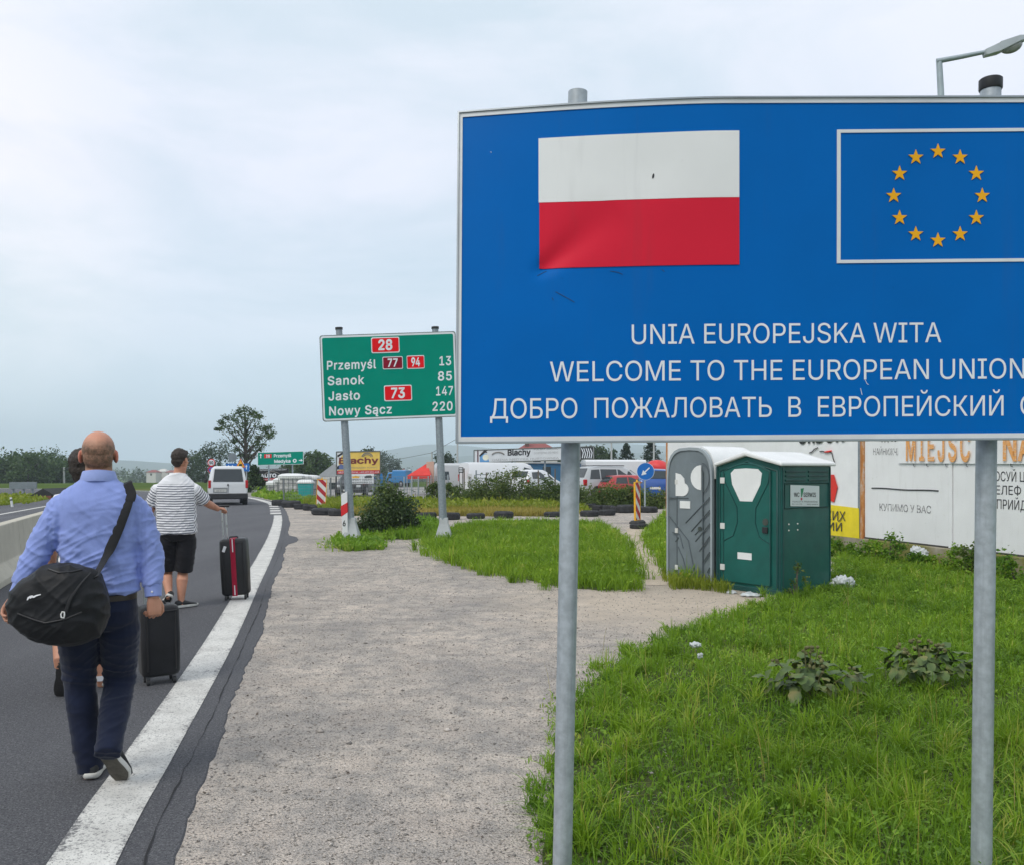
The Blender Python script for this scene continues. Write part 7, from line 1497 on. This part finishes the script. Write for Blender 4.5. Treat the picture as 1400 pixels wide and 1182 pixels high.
# turquoise bin, pallets, tent, poles
bd_ = 47.4; t = thing('bin', 'turquoise bin with white lid beside the left tyre row', 'bin', GD(418, bd_)); mb = MB(); mb.rings([[GD(418, bd_)+Vector((x*k, y*k, z)) for x, y in ((-0.37,-0.3),(0.37,-0.3),(0.37,0.3),(-0.37,0.3))] for k, z in ((0.84, 0.0), (1.0, 0.90))]); mb.build('tub', M('bin_turquoise', (0.0, 0.33, 0.33), 0.45), t, bevel=0.03); mb = MB(); mb.rings([[GD(418, bd_)+Vector((x*k, y*k, z)) for x, y in ((-0.42,-0.34),(0.42,-0.34),(0.42,0.34),(-0.42,0.34))] for k, z in ((1.0, 0.902), (1.02, 0.96), (0.8, 1.08), (0.5, 1.12))]); mb.build('lid', TW, t, bevel=0.02)
for i, (px, d, w_, h) in enumerate(((387, 56, 0.55, 1.0), (395, 55.5, 0.6, 1.25), (403, 55, 0.62, 1.25), (411, 55.6, 0.6, 1.2), (424, 56.5, 0.6, 1.15), (376, 57, 0.5, 0.8))):
    c = GD(px, d); t = thing('wire_crate', ('first', 'second', 'third', 'fourth', 'fifth', 'small leftmost')[i]+' caged pallet of white goods in the row behind the turquoise bin', 'crate', c, 'caged pallets behind the bin'); mb = MB(); mb.rings([[c+Vector((x*w_*k, y*w_, z)) for x, y in ((-.8,-.8),(.8,-.8),(.8,.8),(-.8,.8))] for k, z in ((1, 0.12), (1.02, h*0.6), (0.97, h-0.1))]); mb.build('load', M('load_white', (0.60, 0.58, 0.57), 0.7, var=0.25, scale=6), t, bevel=0.05)
    q = M('cage_grey', (0.15, 0.16, 0.165), 0.5, 0.4); cg = MB()
    for x in (-.86, -.43, 0, .43, .86): cg.box(c.x+x*w_-0.015, c.x+x*w_+0.015, c.y-0.86*w_-0.02, c.y-0.86*w_, 0.02, h)
    for z in (0.1, h*0.35, h*0.65, h): cg.box(c.x-0.9*w_, c.x+0.9*w_, c.y-0.88*w_-0.02, c.y-0.88*w_, z-0.015, z+0.015)
    cg.build('cage', q, t); mb = MB(); mb.rings([[c+Vector((x*w_*k, y*w_*k, z)) for x, y in ((-.9,-.9),(0,-.95),(.9,-.9),(.95,0),(.9,.9),(0,.95),(-.9,.9),(-.95,0))] for k, z in ((1.02, h-0.14), (1.05, h+0.02), (0.7, h+0.14), (0.2, h+0.17))]); mb.build('cover', TW, t, smooth=50)
d = 58; t = thing('market_tent', 'red pointed market tent with white scalloped edge beside the caravan', 'tent', GD(574, d)); RT = fab('tent_red', (0.62, 0.045, 0.035), 0.12, 2, 60)
ap = P(584, 632.5, d); c4 = [P(556.5, 649.5, d-1.2), P(589, 648.5, d-1.2), P(592, 647, d+1.0), P(562, 648, d+1.2)]; mb = MB(); mb.add([ap]+c4, [(0, 1, 2), (0, 2, 3), (0, 3, 4), (0, 4, 1)]); lo = [p-Vector((0, 0, 0.22)) for p in c4]; mb.add(c4+lo, [(0, 1, 5, 4), (1, 2, 6, 5), (2, 3, 7, 6), (3, 0, 4, 7)]); mb.build('canopy', RT, t)
for p in c4: MB().cyl(Vector((p.x, p.y, 0)), p, 0.03, n=8).build('leg', GALV, t, smooth=50)
t = thing('side_panel', 'pinkish cardboard-coloured panel standing at the right edge of the red tent', 'panel', GD(588, 57.5)); MB().rings([[P(x, y, 57.5)+Vector((0, k, 0)) for x, y in ((583, 630.5), (593, 630), (593, 672), (583, 672))] for k in (0, 0.4)]).build('board', M('panel_peach', (0.55, 0.36, 0.28), 0.7), t, bevel=0.02)
t = thing('banner_flag', 'slim blue feather flag standing behind the bush', 'flag', GD(521, 57)); MB().tube([GD(521, 57), P(520.5, 646, 57)], [0.03, 0.02], 8).build('pole', GALV, t, smooth=50); MB().rings([[P(x, y, 56.9)+Vector((0, k, 0)) for x, y in ((520, 669), (519.2, 650), (520.5, 646), (522.5, 647), (524.5, 660), (525, 669))] for k in (0, 0.05)]).build('cloth', M('flag_blue', (0.02, 0.20, 0.50), 0.6), t)
t = thing('notice_banner', 'narrow white vertical banner with grey script on the fence', 'banner', GD(642, 41)); MB().slab(4, 12, lambda u, v: P(638.8+6.4*u, 647+27.5*v, 41)+Vector((0, 0.03*math.sin(v*6), 0)), 0.02).build('cloth', BAN, t, smooth=50)
for k, (ya, yb) in enumerate(((651, 654), (656, 660), (662, 666), (671, 673.4))): MB().tube([P(640.5, ya, 40.96), P(643.5, (ya+yb)/2-0.6, 40.94), P(641, yb, 40.96)], 0.035, 6).build('script_stroke', GREYP, t)
t = thing('info_board', 'small black and white board on a stand left of the white banner', 'sign', GD(630, 44)); MB().rings([[P(x, y, 44)+Vector((0, k, 0)) for x, y in ((627, 638), (633.4, 638), (633.4, 645.5), (627, 645.5))] for k in (0, 0.04)]).build('panel', TRIM, t); 
for y in (640, 643): MB().rings([[P(x, yy, 44)-Vector((0, k, 0)) for x, yy in ((628, y-0.8), (632.2, y-0.8), (632.2, y+0.8), (628, y+0.8))] for k in (0.006, 0.001)]).build('white_row', LETW, t)
for px in (628, 632.5): MB().cyl(GD(px, 44.03), P(px, 645, 44.03), 0.02, n=6).build('leg', BLACKP, t)
t = thing('red_canopy', 'rounded red tarpaulin over goods behind the blue car', 'canopy', GD(900, 58)); mb = MB(); c = GD(900, 58); rg = []
for k, z in ((1.0, 1.62), (1.04, 1.80), (0.98, 1.95), (0.8, 2.12), (0.5, 2.25), (0.1, 2.30)): rg.append([c+Vector((0.1*math.sin(z*5)+k*0.75*math.cos(a)*(1+0.06*math.cos(5*a)), k*0.7*math.sin(a), z)) for a in [2*PI*j/20 for j in range(20)]])
mb.rings(rg); mb.build('tarpaulin', M('tarp_red', (0.62, 0.03, 0.03), 0.5, bump=0.2), t, smooth=60); MB().box(c.x-0.65, c.x+0.65, 57.4, 58.6, 0, 1.62).build('goods', TRIM, t, bevel=0.03)
# fence along the lot
WIRE = M('fence_wire', (0.20, 0.22, 0.23), 0.5, 0.4); RUSTP = M('fence_post_brown', (0.14, 0.11, 0.09), 0.8); t = thing('mesh_fence', 'thin grey mesh fence with posts along the car lot', 'fence', GD(560, 41.5))
mb = MB(); A, B = P(386, 0, 43.5), P(614, 0, 41.2)
def fpt(f, z): return Vector((A.x+(B.x-A.x)*f, 43.5-2.3*f, z))
for k in range(90): f = (k+0.5)/90; mb.obox(fpt(f, 0.70), (0.008, 0.008, 1.25))
for z in np.linspace(0.1, 1.32, 9): mb.tube([fpt(0, z), fpt(1, z)], 0.006, 4)
mb.build('mesh', WIRE, t)
for px, y, m_ in ((388, 654, WIRE), (440, 652, TRIM), (452, 652, WIRE), (459.5, 650, TRIM), (466, 652, WIRE), (530, 653, WIRE), (552.5, 651, GALV), (563, 650, GALV), (572, 651, GALV), (585.5, 650, GALV), (600, 648, YFR if False else GALV), (612.5, 648, GALV), (634.5, 619.5+20, RUSTP), (651, 642, GALVD), (665, 645, RUSTP), (694, 644, GALV), (679, 645, RUSTP), (736, 642, RUSTP), (759, 640, RUSTP)):
    f = (px-386)/228; d = 43.5-2.3*f; MB().tube([GD(px, d-0.03), P(px, y, d-0.03)], 0.032, 8).build('post', m_, t, smooth=50)
mb = MB()
for z in (1.42, 1.25, 1.1): mb.tube([P(652, HY-(z-CAMH)/41*F, 40.9), P(665, HY-(z-CAMH)/41*F, 40.9)], 0.018, 6)
mb.build('gate_rail', GALVD, t, smooth=50)
t = thing('concrete_slab', 'long low concrete kerb slab lying in front of the shrubs', 'slab', GD(735, 37.2)); mb = MB(); mb.rings([[Vector((GD(x, 37.2).x, 37.2+y, z)) for y, z in ((0, 0), (0, 0.18), (0.05, 0.22), (0.6, 0.22), (0.65, 0))] for x in (704, 735)]); mb.rings([[Vector((GD(x, 37.2).x, 37.25+y, z)) for y, z in ((0, 0), (0, 0.16), (0.05, 0.20), (0.6, 0.20), (0.65, 0))] for x in (736, 768)]); mb.build('slab', CONCRETE, t, bevel=0.01)
# ---- buildings
def house(label, px0, px1, ye, yr, d, wall, roof, dep=6.0, gable=False, name='house', zb=0.0, group=None, yb=None):
    c0, c1 = GD(px0, d), GD(px1, d); ze = CAMH-(ye-HY)/F*d; zr = CAMH-(yr-HY)/F*d; t = thing(name, label, 'building', ((c0.x+c1.x)/2, d, zb), group); x0, x1 = c0.x, c1.x
    MB().box(x0, x1, d, d+dep, zb, ze).build('wall', wall, t); mb = MB(); o = 0.25
    if gable: mb.rings([[(x0-o, y, ze), (x1+o, y, ze), ((x0+x1)/2, y, zr)] for y in (d+0.003, d+dep-0.003)]); 
    else: mb.add([(x0-o, d-o, ze+0.003), (x1+o, d-o, ze+0.003), (x1+o, d+dep+o, ze+0.003), (x0-o, d+dep+o, ze+0.003), (x0+(x1-x0)*0.28, d+dep/2, zr), (x1-(x1-x0)*0.28, d+dep/2, zr)], [(0, 1, 5, 4), (1, 2, 5), (2, 3, 4, 5), (3, 0, 4), (3, 2, 1, 0)])
    mb.build('roof', roof, t)
    for k in range(max(1, int((x1-x0)/2.5))):
        xx = x0+(k+0.5)*(x1-x0)/max(1, int((x1-x0)/2.5)); w_ = MB().box(xx-0.4, xx+0.4, d-0.03, d+0.05, ze-1.5, ze-0.5).build('window', GLASS, t)
    return t
RR = M('roof_red', (0.24, 0.06, 0.05), 0.75, bump=0.2, bscale=8); RG = M('roof_grey', (0.34, 0.36, 0.37), 0.6); WALLW = M('wall_white', (0.55, 0.54, 0.50), 0.8)
t = house('grey-roofed shed with pale gable left of the yellow billboard', 437, 476, 651, 633, 74, WALLW, RG, 7, True); t = house('red-roofed house behind the long white board', 706, 762, 616, 603.5, 92, WALLW, RR, 7)
MB().obox(P(720.5, 605, 94), (0.45, 0.45, 1.4)).build('chimney', M('brick_dark', (0.12, 0.07, 0.06), 0.9), t)
t = thing('container', 'dark blue flat-roofed sales container behind the white delivery van', 'container', GD(758, 70)); MB().box(GD(722, 70).x, GD(800, 70).x, 70, 72.4, 0.1, 2.15).build('walls', M('container_blue', (0.02, 0.11, 0.22), 0.6), t, bevel=0.03); MB().box(GD(720, 70).x, GD(802, 70).x, 69.85, 72.5, 2.153, 2.27).build('roof', RG, t, bevel=0.02)
for px in (742, 775): w_ = MB().box(GD(px, 70).x, GD(px+11, 70).x, 69.96, 70.02, 1.1, 1.9).build('window', GLASS, t)
house('dark-roofed hut with a reddish base beyond the verge on the left', 47, 70, 677, 667, 49, M('hut_red', (0.20, 0.06, 0.045), 0.8), M('roof_black', (0.018, 0.019, 0.02), 0.8), 4, True); house('pale blue metal roof next to the dark hut on the left', 65, 77, 674, 668.5, 53, WALLW, M('roof_pale', (0.42, 0.50, 0.55), 0.4), 5)
for i, (px0, px1, ye, yr, d, rf, lb) in enumerate(((200, 213, 645.0, 641.5, 420, RR, 'long red-roofed house far away between the heads'), (214, 226, 643.8, 640.0, 430, WALLW, 'pale house far away between the heads'), (226, 236, 645, 642, 425, RR, 'small red-roofed house left of the striped man'), (556, 562, 645, 640.5, 460, RG, 'tiny white house among the far trees, left of the red tent'), (571, 578, 642, 638.5, 520, RG, 'tiny white house high among the far trees, above the red tent'), (530, 546, 648, 644.5, 380, RR, 'low red-brown farm building right of the yellow billboard'), (548, 553, 643, 640, 500, RR, 'tiny red-roofed house among the far trees'), (636, 642, 634, 631, 560, RG, 'tiny pale house left of the long white board'))):
    p = far(px0, d); house(lb, px0, px1, ye, yr, d, WALLW, rf, 7, False, 'house', p.z-0.5, 'houses across the plain')
# ---- left side: boards, bollard, poles, bird
d = 57.0; t = board('road_sign', 'grey back of a wide road sign on three posts beyond the opposite carriageway', 'road sign', 12.5, 658.5, 50, 668, d, M('sign_back', (0.20, 0.23, 0.25), 0.5, 0.3), (18.5, 32.5, 44.5), 0.07, -0.015, 0.08)
bd_ = 38.5; t = thing('marker_post', 'white roadside marker post leaning on the left verge', 'marker post', GD(15.5, bd_)); mb = MB(); a, b = GD(16.8, bd_), P(14.6, 679, bd_); mb.tube([a, b], [(0.06, 0.05), (0.055, 0.045)], 10); mb.build('post', TW, t, smooth=40); MB().tube([a+(b-a)*0.66, a+(b-a)*0.80], [(0.062, 0.052)]*2, 10).build('band', TRIM, t, smooth=40)
def pole(label, px, d, py, arm=0.5, name='power_pole'):
    b = far(px, d); tp = P(px, py, d); t = thing(name, label, 'pole', b); MB().tube([b, tp], [0.13*d/100, 0.09*d/100], 8).build('shaft', M('pole_pale', (0.42, 0.43, 0.42), 0.8), t, smooth=50)
    if arm: MB().obox(tp-Vector((0, 0, 0.3)), (arm*2, 0.12, 0.12)).build('crossarm', TRIM, t)
    return t
pole('pale concrete power pole far left, just left of the balding man', 87.5, 150, 637.5, 0.9); pole('thin dark pole right of the red tent', 590.5, 90, 617, 0); pole('slim pale lamp pole under the left corner of the blue sign', 625.5, 78, 598, 0); pole('thin hazy pylon above the green bushes left of the yellow billboard', 426, 260, 619.5, 1.2); pole('slim pole between the spruces', 894, 70, 600, 0); pole('slim pale pole left of the first spruce', 836, 66, 599, 0)
t = thing('power_line', 'thin overhead wire sagging toward the corner of the blue sign', 'wire'); MB().tube([P(x, y, dd) for x, y, dd in ((500, 629.5, 120), (545, 627, 104), (590, 618.5, 90), (627, 598, 78))], 0.02, 5).build('wire', TRIM, t, smooth=60)
bp_ = P(50, 635, 60); t = thing('bird', 'black bird flying above the trees on the left', 'bird', bp_); mb = MB(); bdv = (P(47.5, 639, 60)-P(52.5, 633, 60)).normalized()
mb.tube([bp_-bdv*0.16, bp_-bdv*0.08, bp_, bp_+bdv*0.12, bp_+bdv*0.22], [0.015, 0.04, 0.05, 0.035, 0.015], 10)
for sg, e in ((1, P(53.5, 633.6, 59.7)), (-1, P(49.2, 637.6, 60.4))): mb.tube([bp_, bp_+(e-bp_)*0.5+Vector((0, 0, 0.05)), e], [(0.07, 0.012), (0.06, 0.01), (0.015, 0.005)], 8)
link_mesh('body', remesh(mb, 0.012, 1), TRIM, t)
# ---- litter
def litter(label, c, w_, h, seed, mat=None, name='plastic_bag'):
    random.seed(seed); t = thing(name, label, 'litter', c); mb = MB(); mb.ell(c+Vector((0, 0, h*0.45)), (w_/2, w_*0.35, h*0.5), 20, 14); me = remesh(mb, w_/22, 1); link_mesh('film', me, mat or M('plastic_film', (0.52, 0.55, 0.56), 0.4, var=0.2, scale=25), t, disp=lambda q, n_: 0.35*h*mnoise.noise(q*(3.4/w_))+0.30*h*mnoise.noise(q*(8/w_))+0.16*h*mnoise.noise(q*(18/w_)))
litter('crumpled white plastic bag right of the green toilet', Vector((GD(1152, 11.9).x, 11.9, 0)), 0.30, 0.17, 1); litter('flattened white wrapper in front of the green toilet door', G(1026, 815), 0.30, 0.05, 2, name='wrapper'); litter('small pale paper scrap left of the green toilet door', G(1000, 811), 0.14, 0.04, 3, name='wrapper'); litter('pale crumpled plastic in the grass in front of the gravel edge', G(951, 898)+Vector((0, 0, 0.09)), 0.10, 0.045, 4); litter('small white scrap in the lawn near the path', G(957, 917)+Vector((0, 0, 0.11)), 0.045, 0.035, 5, name='wrapper'); litter('white plastic scrap at the foot of the hoarding', hp(ha(1281), 0.12, 0.35), 0.34, 0.2, 6)
# ------------------------------------------------------------------ the summer haze over the plain
mb = MB().box(-4200, 4200, -400, 4700, -13.0, 165)
s = bpy.data.materials.new('haze'); s.use_nodes = True; t = s.node_tree
for n in list(t.nodes):
    if n.type != 'OUTPUT_MATERIAL': t.nodes.remove(n)
pv = t.nodes.new('ShaderNodeVolumePrincipled'); pv.inputs['Color'].default_value = (0.80, 0.90, 1.0, 1); pv.inputs['Density'].default_value = 0.00042
pv.inputs['Anisotropy'].default_value = 0.0
t.links.new(pv.outputs[0], t.nodes['Material Output'].inputs['Volume'])
hz = mb.build('haze', s); hz['kind'] = 'stuff'; hz['label'] = 'pale blue summer haze over the plain'; hz['category'] = 'haze'
